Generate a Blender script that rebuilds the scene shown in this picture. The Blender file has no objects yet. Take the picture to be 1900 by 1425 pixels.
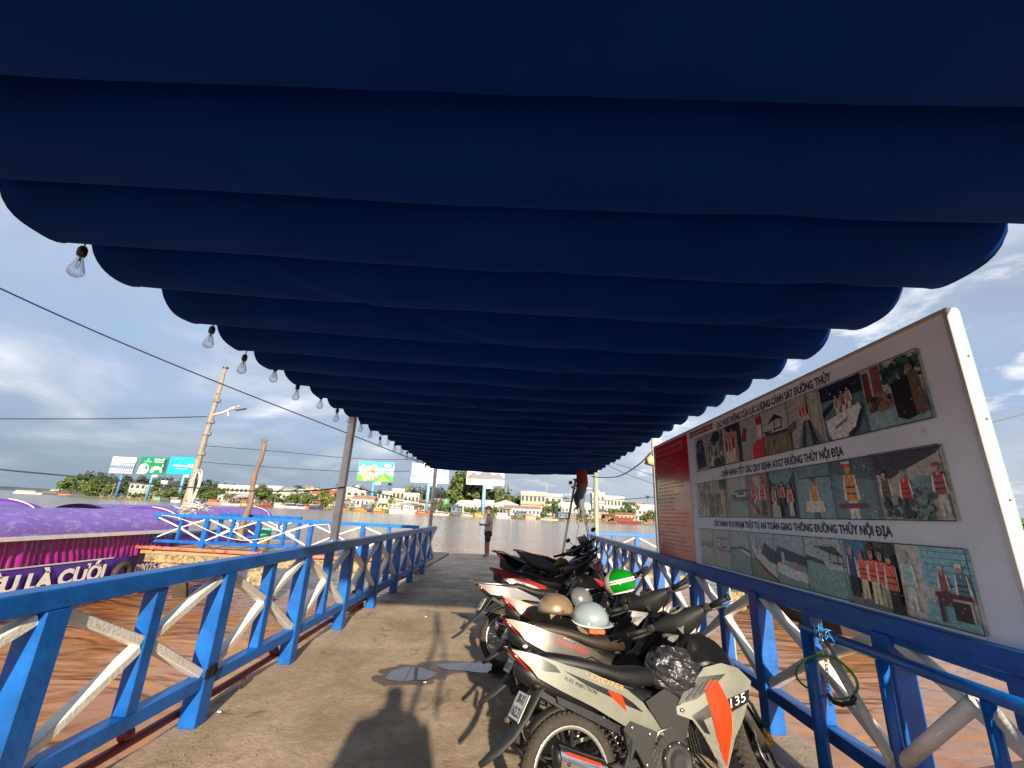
import bpy, bmesh, math, random
from mathutils import Vector, Matrix, noise
R = math.radians
random.seed(7)
scene = bpy.context.scene
COL = scene.collection

# ---------------------------------------------------------------- camera
PX_F, PITCH, ROLL, YAW, CAM_Z = 786.0, R(17.0), R(2.7), R(-1.0), 1.5
cam_d = bpy.data.cameras.new("camera"); cam = bpy.data.objects.new("camera", cam_d); COL.objects.link(cam)
cam_d.sensor_width = 36; cam_d.lens = 36*PX_F/1900; cam_d.clip_end = 20000; cam_d.clip_start = .02
fw = Vector((math.sin(YAW)*math.cos(PITCH), math.cos(YAW)*math.cos(PITCH), math.sin(PITCH)))
rt = Vector((math.cos(YAW), -math.sin(YAW), 0)); up = rt.cross(fw)
r2 = rt*math.cos(ROLL)+up*math.sin(ROLL); u2 = up*math.cos(ROLL)-rt*math.sin(ROLL)
cam.matrix_world = Matrix(((r2.x, u2.x, -fw.x, 0), (r2.y, u2.y, -fw.y, 0), (r2.z, u2.z, -fw.z, CAM_Z), (0, 0, 0, 1)))
scene.camera = cam

# ---------------------------------------------------------------- sun, sky, exposure
SUN_EL, SUN_DX = R(19.0), -.20
sun_d = bpy.data.lights.new("sun", 'SUN'); sun_d.energy = 4.7; sun_d.angle = R(.8); sun_d.color = (1, .86, .66)
sun = bpy.data.objects.new("sun", sun_d); COL.objects.link(sun)
sun.rotation_euler = Vector((SUN_DX, 1, -math.tan(SUN_EL))).normalized().to_track_quat('-Z', 'Y').to_euler()
world = bpy.data.worlds.new("World"); scene.world = world; world.use_nodes = True
W = world.node_tree; W.nodes.clear()
def wn(t, **k):
    n = W.nodes.new(t)
    for a, b in k.items(): setattr(n, a, b)
    return n
def wmath(op, a, b=None, c=None):
    n = wn('ShaderNodeMath', operation=op)
    for i, v in enumerate((a, b, c)):
        if v is None: continue
        if hasattr(v, 'links'): W.links.new(v, n.inputs[i])
        else: n.inputs[i].default_value = v
    return n.outputs[0]
sky = wn('ShaderNodeTexSky'); sky.sky_type = 'NISHITA'; sky.sun_disc = False; sky.sun_elevation = SUN_EL
sky.sun_rotation = R(180); sky.dust_density = 2.0
tc = wn('ShaderNodeTexCoord'); sep = wn('ShaderNodeSeparateXYZ'); W.links.new(tc.outputs['Generated'], sep.inputs[0])
zc = wmath('MAXIMUM', sep.outputs[2], 0.0)
den = wmath('ADD', zc, .16)
cx = wmath('DIVIDE', sep.outputs[0], den); cy = wmath('DIVIDE', sep.outputs[1], den)
comb = wn('ShaderNodeCombineXYZ'); W.links.new(cx, comb.inputs[0]); W.links.new(cy, comb.inputs[1])
def wnoise(scale, detail, rough, off, dist=0.0):
    mp = wn('ShaderNodeMapping'); mp.inputs['Location'].default_value = off
    W.links.new(comb.outputs[0], mp.inputs[0])
    n = wn('ShaderNodeTexNoise'); n.inputs['Scale'].default_value = scale; n.inputs['Detail'].default_value = detail
    n.inputs['Roughness'].default_value = rough; n.inputs['Distortion'].default_value = dist
    W.links.new(mp.outputs[0], n.inputs[0]); return n.outputs[0]
def wramp(f, pts):
    n = wn('ShaderNodeValToRGB'); e = n.color_ramp.elements
    while len(e) < len(pts): e.new(.5)
    for i, (p, c) in enumerate(pts):
        e[i].position = p; e[i].color = (*c, 1) if len(c) == 3 else c
    W.links.new(f, n.inputs[0]); return n.outputs[0]
nA = wnoise(.55, 4, .5, (3.1, 1.7, 0), .6)
nB = wnoise(.95, 4, .45, (7.3, 4.2, 2.0), 1.1)
nC = wnoise(3.2, 7, .55, (1.0, 9.0, 5.0), .8)
cloud_mask = wramp(wmath('ADD', wmath('MULTIPLY', nA, .7), wmath('MULTIPLY', nB, .3)), [(.36, (.25, .25, .25)), (.52, (1, 1, 1))])
lum = wmath('ADD', wmath('MULTIPLY', nB, .78), wmath('MULTIPLY', nC, .22))
cloud_col = wramp(lum, [(.36, (.23, .27, .36)), (.46, (.27, .32, .42)), (.55, (.40, .43, .51)), (.68, (.62, .63, .67))])
blue = wramp(zc, [(0.0, (.20, .27, .38)), (.12, (.18, .28, .44)), (.35, (.25, .34, .48)), (.8, (.20, .30, .46))])
bank_n = wnoise(.9, 5, .55, (12.0, 2.0, 8.0), .3)
# thick grey-blue cloud bank low over the horizon on the left
mixc = wn('ShaderNodeMix', data_type='RGBA'); W.links.new(cloud_mask, mixc.inputs[0]); W.links.new(blue, mixc.inputs[6]); W.links.new(cloud_col, mixc.inputs[7])
bank = wramp(wmath('ADD', zc, wmath('MULTIPLY', bank_n, .30)), [(.18, (1, 1, 1)), (.36, (0, 0, 0))])
rs = wramp(wmath('ADD', wmath('MULTIPLY', sep.outputs[0], .5), .5), [(.25, (.16, .215, .29)), (.5, (.22, .255, .335)), (.72, (.34, .35, .41))])
mixb = wn('ShaderNodeMix', data_type='RGBA'); W.links.new(wmath('MULTIPLY', bank, .85), mixb.inputs[0]); W.links.new(mixc.outputs[2], mixb.inputs[6]); W.links.new(rs, mixb.inputs[7])
# bright cumulus heads low on the right half
puff = wnoise(2.6, 9, .62, (5.0, 0.5, 1.0), .2)
pm = wmath('MULTIPLY', wramp(puff, [(.54, (0, 0, 0)), (.66, (1, 1, 1))]), wramp(wmath('ADD', wmath('MULTIPLY', sep.outputs[0], .5), .5), [(.42, (0, 0, 0)), (.6, (1, 1, 1))]))
mixp = wn('ShaderNodeMix', data_type='RGBA'); W.links.new(wmath('MULTIPLY', pm, .75), mixp.inputs[0]); W.links.new(mixb.outputs[2], mixp.inputs[6]); mixp.inputs[7].default_value = (.68, .68, .70, 1)
bg1 = wn('ShaderNodeBackground'); bg1.inputs[1].default_value = .05; W.links.new(sky.outputs[0], bg1.inputs[0])
bg2 = wn('ShaderNodeBackground'); bg2.inputs[1].default_value = .97; W.links.new(mixp.outputs[2], bg2.inputs[0])
addw = wn('ShaderNodeMixShader'); addw.inputs[0].default_value = .82
W.links.new(bg1.outputs[0], addw.inputs[1]); W.links.new(bg2.outputs[0], addw.inputs[2])
wo = wn('ShaderNodeOutputWorld'); W.links.new(addw.outputs[0], wo.inputs[0])
scene.view_settings.view_transform = 'Standard'; scene.view_settings.look = 'None'
scene.view_settings.exposure = 1.0; scene.view_settings.gamma = 1; scene.view_settings.use_curve_mapping = False
scene.cycles.max_bounces = 8; scene.cycles.transparent_max_bounces = 12; scene.cycles.caustics_reflective = False; scene.cycles.caustics_refractive = False
scene.cycles.use_denoising = True

# ---------------------------------------------------------------- placing helpers (pixel of the 1900 px photo -> world)
CAMP = Vector((0, 0, CAM_Z))
def ray(px, py): return r2*((px-950)/PX_F)+u2*((712.5-py)/PX_F)+fw
def onz(px, py, z=0): d = ray(px, py); return CAMP+d*((z-CAM_Z)/d.z)
def onx(px, py, x): d = ray(px, py); return CAMP+d*(x/d.x)
def ony(px, py, y): d = ray(px, py); return CAMP+d*(y/d.y)

# ---------------------------------------------------------------- materials
def lin(c):
    def f(v):
        v /= 255.0
        return v/12.92 if v <= .04045 else ((v+.055)/1.055)**2.4
    return (f(c[0]), f(c[1]), f(c[2]))
MATS = {}
def mat(name, col=(128, 128, 128), rough=.5, metal=0.0, var=.12, vscale=6.0, bump=0.0, bscale=30.0, col2=None, thresh=None, coat=0.0, spec=.5, attr=False, trans=0.0, mapscale=None):
    """procedural paint: base colour varied by noise, optional second colour in patches (chips, rust, dirt), optional bump"""
    if name in MATS: return MATS[name]
    m = bpy.data.materials.new(name); m.use_nodes = True; MATS[name] = m
    nt = m.node_tree; N = nt.nodes; L = nt.links; b = N['Principled BSDF']
    b.inputs['Roughness'].default_value = rough; b.inputs['Metallic'].default_value = metal
    b.inputs['Specular IOR Level'].default_value = spec
    if coat: b.inputs['Coat Weight'].default_value = coat; b.inputs['Coat Roughness'].default_value = .08
    if trans: b.inputs['Transmission Weight'].default_value = trans
    t = N.new('ShaderNodeTexCoord'); vec = t.outputs['Object']
    if mapscale:
        mp = N.new('ShaderNodeMapping'); mp.inputs['Scale'].default_value = mapscale; L.new(vec, mp.inputs[0]); vec = mp.outputs[0]
    n = N.new('ShaderNodeTexNoise'); n.inputs['Scale'].default_value = vscale; n.inputs['Detail'].default_value = 5; n.inputs['Roughness'].default_value = .6
    L.new(vec, n.inputs[0])
    mr = N.new('ShaderNodeMapRange'); mr.inputs[1].default_value = .3; mr.inputs[2].default_value = .7
    mr.inputs[3].default_value = 1-var; mr.inputs[4].default_value = 1+var; L.new(n.outputs[0], mr.inputs[0])
    mx = N.new('ShaderNodeMix'); mx.data_type = 'RGBA'; mx.blend_type = 'MULTIPLY'; mx.inputs[0].default_value = 1
    if attr:
        a = N.new('ShaderNodeVertexColor'); a.layer_name = 'Col'; L.new(a.outputs[0], mx.inputs[6])
    else: mx.inputs[6].default_value = (*lin(col), 1)
    L.new(mr.outputs[0], mx.inputs[7]); out = mx.outputs[2]
    if col2 is not None:
        n2 = N.new('ShaderNodeTexNoise'); n2.inputs['Scale'].default_value = vscale*2.3; n2.inputs['Detail'].default_value = 8; n2.inputs['Roughness'].default_value = .7
        L.new(vec, n2.inputs[0])
        rp = N.new('ShaderNodeMapRange'); th = thresh or .6; rp.inputs[1].default_value = th; rp.inputs[2].default_value = th+.05
        L.new(n2.outputs[0], rp.inputs[0])
        m2 = N.new('ShaderNodeMix'); m2.data_type = 'RGBA'; L.new(rp.outputs[0], m2.inputs[0]); L.new(out, m2.inputs[6]); m2.inputs[7].default_value = (*lin(col2), 1)
        out = m2.outputs[2]
    L.new(out, b.inputs['Base Color'])
    rr = N.new('ShaderNodeMapRange'); rr.inputs[3].default_value = max(.02, rough-.1*min(1, rough*2)); rr.inputs[4].default_value = min(1, rough+.12*min(1, rough*2)+.01)
    L.new(n.outputs[0], rr.inputs[0]); L.new(rr.outputs[0], b.inputs['Roughness'])
    if bump:
        nb = N.new('ShaderNodeTexNoise'); nb.inputs['Scale'].default_value = bscale; nb.inputs['Detail'].default_value = 6; L.new(vec, nb.inputs[0])
        bp = N.new('ShaderNodeBump'); bp.inputs['Strength'].default_value = bump; bp.inputs['Distance'].default_value = .02
        L.new(nb.outputs[0], bp.inputs['Height']); L.new(bp.outputs[0], b.inputs['Normal'])
    return m

# ---------------------------------------------------------------- mesh builder
class MB:
    def __init__(s, M=None): s.v = []; s.f = []; s.c = []; s.sm = []; s.M = M; s.col = (.8, .8, .8); s.smooth = False
    def add(s, vs, fs, M=None, smooth=None, col=None):
        o = len(s.v)
        for p in vs:
            p = Vector(p)
            if M is not None: p = M @ p
            if s.M is not None: p = s.M @ p
            s.v.append(p)
        for f in fs:
            s.f.append([o+i for i in f]); s.c.append(col or s.col); s.sm.append(s.smooth if smooth is None else smooth)
        return s
    def box(s, c, d, M=None, bev=0.0, col=None, rot=None):
        x, y, z = d[0]/2, d[1]/2, d[2]/2; c = Vector(c)
        T = Matrix.Translation(c)
        if rot is not None: T = T @ rot
        if M is not None: T = M @ T
        if bev <= 0:
            vs = [(sx*x, sy*y, sz*z) for sx in (-1, 1) for sy in (-1, 1) for sz in (-1, 1)]
            fs = [(0, 1, 3, 2), (4, 6, 7, 5), (0, 4, 5, 1), (2, 3, 7, 6), (0, 2, 6, 4), (1, 5, 7, 3)]
            return s.add(vs, fs, T, False, col)
        b = min(bev, x*.9, y*.9, z*.9); vs = []; idx = {}
        for sx in (-1, 1):
            for sy in (-1, 1):
                for sz in (-1, 1):
                    for a in range(3):
                        p = [sx*(x-b), sy*(y-b), sz*(z-b)]; p[a] = (sx*x, sy*y, sz*z)[a]
                        idx[(sx, sy, sz, a)] = len(vs); vs.append(p)
        fs = []
        for a in range(3):
            o = [k for k in range(3) if k != a]
            for sg in (-1, 1):
                q = []
                for (p1, p2) in ((-1, -1), (1, -1), (1, 1), (-1, 1)):
                    k = [0, 0, 0]; k[a] = sg; k[o[0]] = p1; k[o[1]] = p2; q.append(idx[(*k, a)])
                fs.append(q)
        for a in range(3):
            o = [k for k in range(3) if k != a]
            for p1 in (-1, 1):
                for p2 in (-1, 1):
                    k1 = [0, 0, 0]; k1[a] = -1; k1[o[0]] = p1; k1[o[1]] = p2; k2 = list(k1); k2[a] = 1
                    fs.append([idx[(*k1, o[0])], idx[(*k1, o[1])], idx[(*k2, o[1])], idx[(*k2, o[0])]])
        for sx in (-1, 1):
            for sy in (-1, 1):
                for sz in (-1, 1): fs.append([idx[(sx, sy, sz, a)] for a in range(3)])
        return s.add(vs, fs, T, False, col)
    def beam(s, p0, p1, w, h, upv=(0, 0, 1), bev=0.0, col=None):
        p0, p1 = Vector(p0), Vector(p1); d = p1-p0; L = d.length; d.normalize(); u = Vector(upv)
        sd = d.cross(u)
        if sd.length < 1e-4: sd = d.cross(Vector((1, 0, 0)))
        sd.normalize(); u = sd.cross(d)
        rot = Matrix((sd, d, u)).transposed().to_4x4()
        return s.box((p0+p1)/2, (w, L, h), bev=bev, col=col, rot=rot)
    def tube(s, pts, r, n=10, cap=True, col=None, smooth=True, closed=False, flat=1.0):
        pts = [Vector(p) for p in pts]; m = len(pts); rs = r if isinstance(r, (list, tuple)) else [r]*m
        vs = []; prev = None
        for i, p in enumerate(pts):
            if closed: t = pts[(i+1) % m]-pts[i-1]
            else: t = pts[min(i+1, m-1)]-pts[max(i-1, 0)]
            t.normalize()
            if prev is None:
                a = Vector((0, 0, 1)) if abs(t.z) < .9 else Vector((1, 0, 0)); prev = t.cross(a).normalized()
            prev = (prev-t*prev.dot(t)).normalized(); b = t.cross(prev)
            for k in range(n):
                an = 2*math.pi*k/n; vs.append(p+prev*(math.cos(an)*rs[i])+b*(math.sin(an)*rs[i]*flat))
        fs = []
        for i in range(m if closed else m-1):
            j = (i+1) % m
            for k in range(n): fs.append((i*n+k, i*n+(k+1) % n, j*n+(k+1) % n, j*n+k))
        if cap and not closed: fs.append(tuple(range(n-1, -1, -1))); fs.append(tuple((m-1)*n+k for k in range(n)))
        return s.add(vs, fs, None, smooth, col)
    def rings(s, rings, cap=True, smooth=True, col=None, closed=True):
        n = len(rings[0]); vs = [p for r_ in rings for p in r_]; fs = []
        for i in range(len(rings)-1):
            for k in range(n if closed else n-1): fs.append((i*n+k, i*n+(k+1) % n, (i+1)*n+(k+1) % n, (i+1)*n+k))
        if cap: fs.append(tuple(range(n-1, -1, -1))); fs.append(tuple((len(rings)-1)*n+k for k in range(n)))
        return s.add(vs, fs, None, smooth, col)
    def lathe(s, prof, c=(0, 0, 0), axis='z', n=24, col=None, smooth=True, a0=0, a1=2*math.pi, M=None):
        vs = []; full = abs(a1-a0-2*math.pi) < 1e-6; m = n if full else n+1
        for (r_, h) in prof:
            for k in range(m):
                a = a0+(a1-a0)*k/n; x, y = r_*math.cos(a), r_*math.sin(a)
                p = {'z': (x, y, h), 'y': (x, h, y), 'x': (h, x, y)}[axis]; vs.append(Vector(p)+Vector(c))
        fs = []
        for i in range(len(prof)-1):
            for k in range(n):
                k2 = (k+1) % m; fs.append((i*m+k, i*m+k2, (i+1)*m+k2, (i+1)*m+k))
        return s.add(vs, fs, M, smooth, col)
    def ball(s, c, r, nu=14, nv=9, col=None, M=None, vr=(0, math.pi)):
        r = r if isinstance(r, (tuple, list, Vector)) else (r, r, r); vs = []; fs = []
        for j in range(nv+1):
            b = vr[0]+(vr[1]-vr[0])*j/nv
            for i in range(nu):
                a = 2*math.pi*i/nu; vs.append((c[0]+r[0]*math.sin(b)*math.cos(a), c[1]+r[1]*math.sin(b)*math.sin(a), c[2]+r[2]*math.cos(b)))
        for j in range(nv):
            for i in range(nu): fs.append((j*nu+i, j*nu+(i+1) % nu, (j+1)*nu+(i+1) % nu, (j+1)*nu+i))
        return s.add(vs, fs, M, True, col)
    def poly(s, pts, col=None): return s.add(pts, [tuple(range(len(pts)))], None, False, col)
    def prism(s, poly2, t0, t1, fr, col=None):
        """outline extruded: fr(a,b,t)->3d"""
        n = len(poly2); A = [fr(a, b, t0) for a, b in poly2]; B = [fr(a, b, t1) for a, b in poly2]
        fs = [tuple(range(n)), tuple(range(2*n-1, n-1, -1))]+[(i, i+n, (i+1) % n+n, (i+1) % n) for i in range(n)]
        return s.add(A+B, fs, None, False, col)
    def mesh(s, name, fixn=True):
        me = bpy.data.meshes.new(name); me.from_pydata(s.v, [], s.f)
        me.polygons.foreach_set('use_smooth', s.sm)
        if any(c != s.c[0] for c in s.c) or s.c and s.c[0] != (.8, .8, .8):
            at = me.color_attributes.new('Col', 'FLOAT_COLOR', 'CORNER'); buf = []
            for p, c in zip(me.polygons, s.c): buf += [c[0], c[1], c[2], 1.0]*p.loop_total
            at.data.foreach_set('color', buf)
        me.validate()
        if fixn:
            b = bmesh.new(); b.from_mesh(me); bmesh.ops.remove_doubles(b, verts=b.verts, dist=1e-6); bmesh.ops.recalc_face_normals(b, faces=b.faces); b.to_mesh(me); b.free()
        return me
    def build(s, name, m, parent=None, label=None, fixn=True):
        me = s.mesh(name, fixn); me.materials.append(m)
        o = bpy.data.objects.new(name, me); COL.objects.link(o)
        if parent: o.parent = parent
        if label: o['label'] = label
        return o
def tag(o, label, cat, group=None, kind=None):
    if label: o['label'] = label
    if cat: o['category'] = cat
    if group: o['group'] = group
    if kind: o['kind'] = kind
    return o
def empty(name, loc, label, cat, group=None, rot=(0, 0, 0), s=1.0):
    o = bpy.data.objects.new(name, None); COL.objects.link(o); o.location = loc; o.rotation_euler = rot; o.scale = (s, s, s)
    return tag(o, label, cat, group)
def kids(o): return [c for c in o.children]
def copy_tree(o, parent=None):
    c = o.copy(); COL.objects.link(c)
    if parent: c.parent = parent
    for ch in kids(o): copy_tree(ch, c)
    return c
def text_mesh(body, size, bold=0.0, sx=1.0, shear=0.0, align='LEFT', spacing=1.0, ext=0.0):
    """lettering as a mesh lying in its own XY plane"""
    cu = bpy.data.curves.new('txt', 'FONT'); cu.body = body.replace('Đ', '\u00d0'); cu.size = size; cu.align_x = align; cu.shear = shear
    cu.space_character = spacing; cu.offset = bold; cu.resolution_u = 3; cu.extrude = ext
    o = bpy.data.objects.new('txt', cu); COL.objects.link(o); bpy.context.view_layer.update()
    dg = bpy.context.evaluated_depsgraph_get(); me = bpy.data.meshes.new_from_object(o.evaluated_get(dg))
    vs = [Vector((v.co.x*sx, v.co.y, v.co.z)) for v in me.vertices]; fs = [tuple(p.vertices) for p in me.polygons]
    bpy.data.objects.remove(o); bpy.data.curves.remove(cu); bpy.data.meshes.remove(me)
    return vs, fs
def text_on(mb, body, size, fr, width=None, col=None, **k):
    vs, fs = text_mesh(body, size, **k)
    if not vs: return mb
    x0 = min(v.x for v in vs); x1 = max(v.x for v in vs); sc = (width/(x1-x0)) if width else 1.0
    return mb.add([fr((v.x-x0)*sc if width else v.x, v.y, v.z) for v in vs], fs, None, False, col)
# ================================================================ setting
WATER_Z = -1.3
def water_mat():
    m = bpy.data.materials.new("river_water"); m.use_nodes = True; N = m.node_tree.nodes; L = m.node_tree.links; b = N['Principled BSDF']
    t = N.new('ShaderNodeTexCoord'); mp = N.new('ShaderNodeMapping'); mp.inputs['Scale'].default_value = (.6, 1.3, 1); mp.inputs['Rotation'].default_value = (0, 0, R(12)); L.new(t.outputs['Object'], mp.inputs[0])
    n1 = N.new('ShaderNodeTexNoise'); n1.inputs['Scale'].default_value = .75; n1.inputs['Detail'].default_value = 2; n1.inputs['Roughness'].default_value = .5; n1.inputs['Distortion'].default_value = 1.2; L.new(mp.outputs[0], n1.inputs[0])
    n2 = N.new('ShaderNodeTexNoise'); n2.inputs['Scale'].default_value = 5.0; n2.inputs['Detail'].default_value = 3; n2.inputs['Distortion'].default_value = .6; L.new(mp.outputs[0], n2.inputs[0])
    a = N.new('ShaderNodeMath'); a.operation = 'MULTIPLY_ADD'; a.inputs[1].default_value = .06; L.new(n2.outputs[0], a.inputs[0]); L.new(n1.outputs[0], a.inputs[2])
    bp = N.new('ShaderNodeBump'); bp.inputs['Strength'].default_value = .30; bp.inputs['Distance'].default_value = .5; L.new(a.outputs[0], bp.inputs['Height']); L.new(bp.outputs[0], b.inputs['Normal'])
    n3 = N.new('ShaderNodeTexNoise'); n3.inputs['Scale'].default_value = .35; n3.inputs['Detail'].default_value = 4; L.new(t.outputs['Object'], n3.inputs[0])
    rp = N.new('ShaderNodeValToRGB'); rp.color_ramp.elements[0].color = (.31, .13, .035, 1); rp.color_ramp.elements[1].color = (.42, .205, .08, 1)
    rp.color_ramp.elements[0].position = .35; rp.color_ramp.elements[1].position = .65
    L.new(n3.outputs[0], rp.inputs[0])
    # silt-laden orange water by the pier, grey sky reflection painted in farther out
    sp = N.new('ShaderNodeSeparateXYZ'); L.new(t.outputs['Object'], sp.inputs[0]); ad = N.new('ShaderNodeMath'); ad.operation = 'MULTIPLY_ADD'; ad.inputs[1].default_value = 30; L.new(n3.outputs[0], ad.inputs[0]); L.new(sp.outputs[1], ad.inputs[2])
    mr = N.new('ShaderNodeMapRange'); mr.inputs[1].default_value = 22; mr.inputs[2].default_value = 75; L.new(ad.outputs[0], mr.inputs[0])
    mc = N.new('ShaderNodeMix'); mc.data_type = 'RGBA'; L.new(mr.outputs[0], mc.inputs[0]); L.new(rp.outputs[0], mc.inputs[6]); mc.inputs[7].default_value = (.26, .20, .165, 1); L.new(mc.outputs[2], b.inputs['Base Color'])
    b.inputs['Roughness'].default_value = .16; b.inputs['IOR'].default_value = 1.33; b.inputs['Specular IOR Level'].default_value = .6
    return m
w = MB(); w.poly([(-6000, -60, WATER_Z), (6000, -60, WATER_Z), (6000, 6000, WATER_Z), (-6000, 6000, WATER_Z)])
tag(w.build('river', water_mat()), None, None, kind='structure')

def deck_mat():
    m = bpy.data.materials.new("worn_concrete"); m.use_nodes = True; N = m.node_tree.nodes; L = m.node_tree.links; b = N['Principled BSDF']
    t = N.new('ShaderNodeTexCoord')
    def nz(s, d=6, r=.6, dist=0):
        n = N.new('ShaderNodeTexNoise'); n.inputs['Scale'].default_value = s; n.inputs['Detail'].default_value = d; n.inputs['Roughness'].default_value = r; n.inputs['Distortion'].default_value = dist
        L.new(t.outputs['Object'], n.inputs[0]); return n.outputs[0]
    def ramp(f, pts):
        n = N.new('ShaderNodeValToRGB'); e = n.color_ramp.elements
        while len(e) < len(pts): e.new(.5)
        for i, (p, c) in enumerate(pts): e[i].position = p; e[i].color = (*c, 1)
        L.new(f, n.inputs[0]); return n.outputs[0]
    def mix(f, a, c, mode='MIX'):
        n = N.new('ShaderNodeMix'); n.data_type = 'RGBA'; n.blend_type = mode
        for s_, i in ((f, 0), (a, 6), (c, 7)):
            if hasattr(s_, 'links'): L.new(s_, n.inputs[i])
            else: n.inputs[i].default_value = s_
        return n.outputs[2]
    base = ramp(nz(1.1, 8, .65, .6), [(.3, (.26, .19, .125)), (.5, (.39, .29, .195)), (.7, (.52, .40, .275))])
    fine = ramp(nz(55, 8, .7), [(.3, (.78, .78, .78)), (.7, (1.14, 1.14, 1.14))])
    c = mix(1.0, base, fine, 'MULTIPLY')
    c = mix(ramp(nz(2.3, 9, .7, 1.5), [(.56, (0, 0, 0)), (.68, (.75, .75, .75))]), c, (.10, .075, .055, 1))
    c = mix(ramp(nz(9, 9, .75, .4), [(.63, (0, 0, 0)), (.72, (.5, .5, .5))]), c, (.45, .38, .29, 1))
    mid = ramp(nz(16, 6, .6), [(.35, (.88, .88, .88)), (.65, (1.1, 1.1, 1.1))]); c = mix(1.0, c, mid, 'MULTIPLY')
    L.new(c, b.inputs['Base Color'])
    rr = ramp(nz(1.6, 6, .6), [(.35, (.45, .45, .45)), (.6, (.9, .9, .9))]); L.new(rr, b.inputs['Roughness'])
    a = N.new('ShaderNodeMath'); a.operation = 'ADD'; L.new(nz(40, 8, .7), a.inputs[0]); L.new(nz(7, 4), a.inputs[1])
    bp = N.new('ShaderNodeBump'); bp.inputs['Strength'].default_value = .6; bp.inputs['Distance'].default_value = .012; L.new(a.outputs[0], bp.inputs['Height']); L.new(bp.outputs[0], b.inputs['Normal'])
    return m
DECKM = deck_mat()
pil_m = mat('pillar_concrete', (150, 134, 104), .85, var=.35, vscale=4, bump=1.0, bscale=16, col2=(92, 78, 54), thresh=.52)
# pier deck with a slightly ragged edge
d = MB(); rng = random.Random(3)
out = []
for i in range(70): out.append((-2.30+rng.uniform(-.012, .012)-.03*math.sin(i*.9), -6+i*.279))
for i in range(12): out.append((-2.2+i*.38, 16.95+rng.uniform(-.05, .05)+.06*i*.5))
for i in range(70): out.append((2.22+rng.uniform(-.01, .01), 13.25-i*.277))
d.prism(out, 0.0, -.26, lambda a, b_, t: Vector((a, b_, t)))
tag(d.build('pier_deck', DECKM), None, None, kind='structure')
jetty_deck = MB()
jetty_deck.prism([(-10.95, 13.35), (-2.34, 13.35), (-2.34, 17.0), (-10.95, 17.0)], -.004, -.10, lambda a, b_, t: Vector((a, b_, t)))
jetty_deck.prism([(2.26, 13.35), (6.9, 13.35), (6.9, 17.0), (2.26, 17.0)], -.004, -.10, lambda a, b_, t: Vector((a, b_, t)))
tag(jetty_deck.build('jetty_deck', mat('jetty_concrete', (150, 130, 100), .85, var=.25, vscale=3, bump=.5)), None, None, kind='structure')
# beams and piles beneath
sub = empty('pier_substructure', (0, 0, WATER_Z), 'mottled yellow concrete beams and piles carrying the far jetty platform', 'pier supports')
def at0(mb_name, m, mbb, par, label=None):
    o = mbb.build(mb_name, m, par, label); o.matrix_parent_inverse = Matrix.Translation(-Vector(par.location)); return o
b1 = MB(); b1.box((-6.6, 13.53, -.22), (8.4, .34, .235), bev=.02); at0('beam', pil_m, b1, sub)
for px in (-9.95, -7.35, -4.7):
    q = MB(); q.box((px, 13.5, -.58), (.52, .5, .48), bev=.03); at0('pile_cap', pil_m, q, sub)
    q = MB(); q.beam((px+.1, 13.7, -.7), (px+.5, 13.9, -2.6), .34, .34, bev=.02); at0('pile', mat('pile_dark', (70, 58, 42), .9, var=.35, vscale=3, bump=.6, col2=(150, 130, 80), thresh=.62), q, sub)
for px in (4.0, 6.4):
    q = MB(); q.box((px, 13.5, -.58), (.52, .5, .48), bev=.03); at0('pile_cap', pil_m, q, sub)
for (px, py_) in ((-2.05, 1.0), (-2.05, 6.0), (-2.05, 11.0), (2.0, 2.5), (2.0, 7.5)):
    q = MB(); q.beam((px, py_, -.26), (px, py_, -2.6), .3, .3, bev=.02); at0('pile', MATS['pile_dark'], q, sub)

# puddles
pud = mat('puddle_water', (58, 52, 46), .03, var=.15, vscale=3, spec=.8)
def puddle(cx, cy, rx, ry, seed, label):
    m_ = MB(); g = random.Random(seed); n = 40; ps = []
    for i in range(n):
        a = 2*math.pi*i/n; k = 1+.12*math.sin(2*a+seed)+.09*math.sin(3*a+seed*2)+.05*math.sin(7*a)
        ps.append((cx+rx*k*math.cos(a), cy+ry*k*math.sin(a), .0055+.001*seed))
    m_.poly(ps); o = m_.build('puddle', pud); tag(o, label, 'puddle', 'puddles on the deck')
    m2 = MB(); m2.poly([(cx+(p[0]-cx)*1.45+.05*math.sin(i*1.3), cy+(p[1]-cy)*1.55+.04*math.sin(i*.9), .0035) for i, p in enumerate(ps)]); m2.v = [Vector((v.x, v.y, .002+.0012*seed)) for v in m2.v]; m2.build('wet_edge', mat('wet_concrete', (94, 76, 56), .3, var=.3, vscale=8, bump=.3), o)
p = onz(762, 1252); puddle(p.x, p.y, .20, .20, 1, 'small round puddle in the middle of the sunlit deck')
p = onz(884, 1240); puddle(p.x, p.y, .34, .15, 2, 'long thin puddle beside the rear wheels of the motorbikes')

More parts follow.
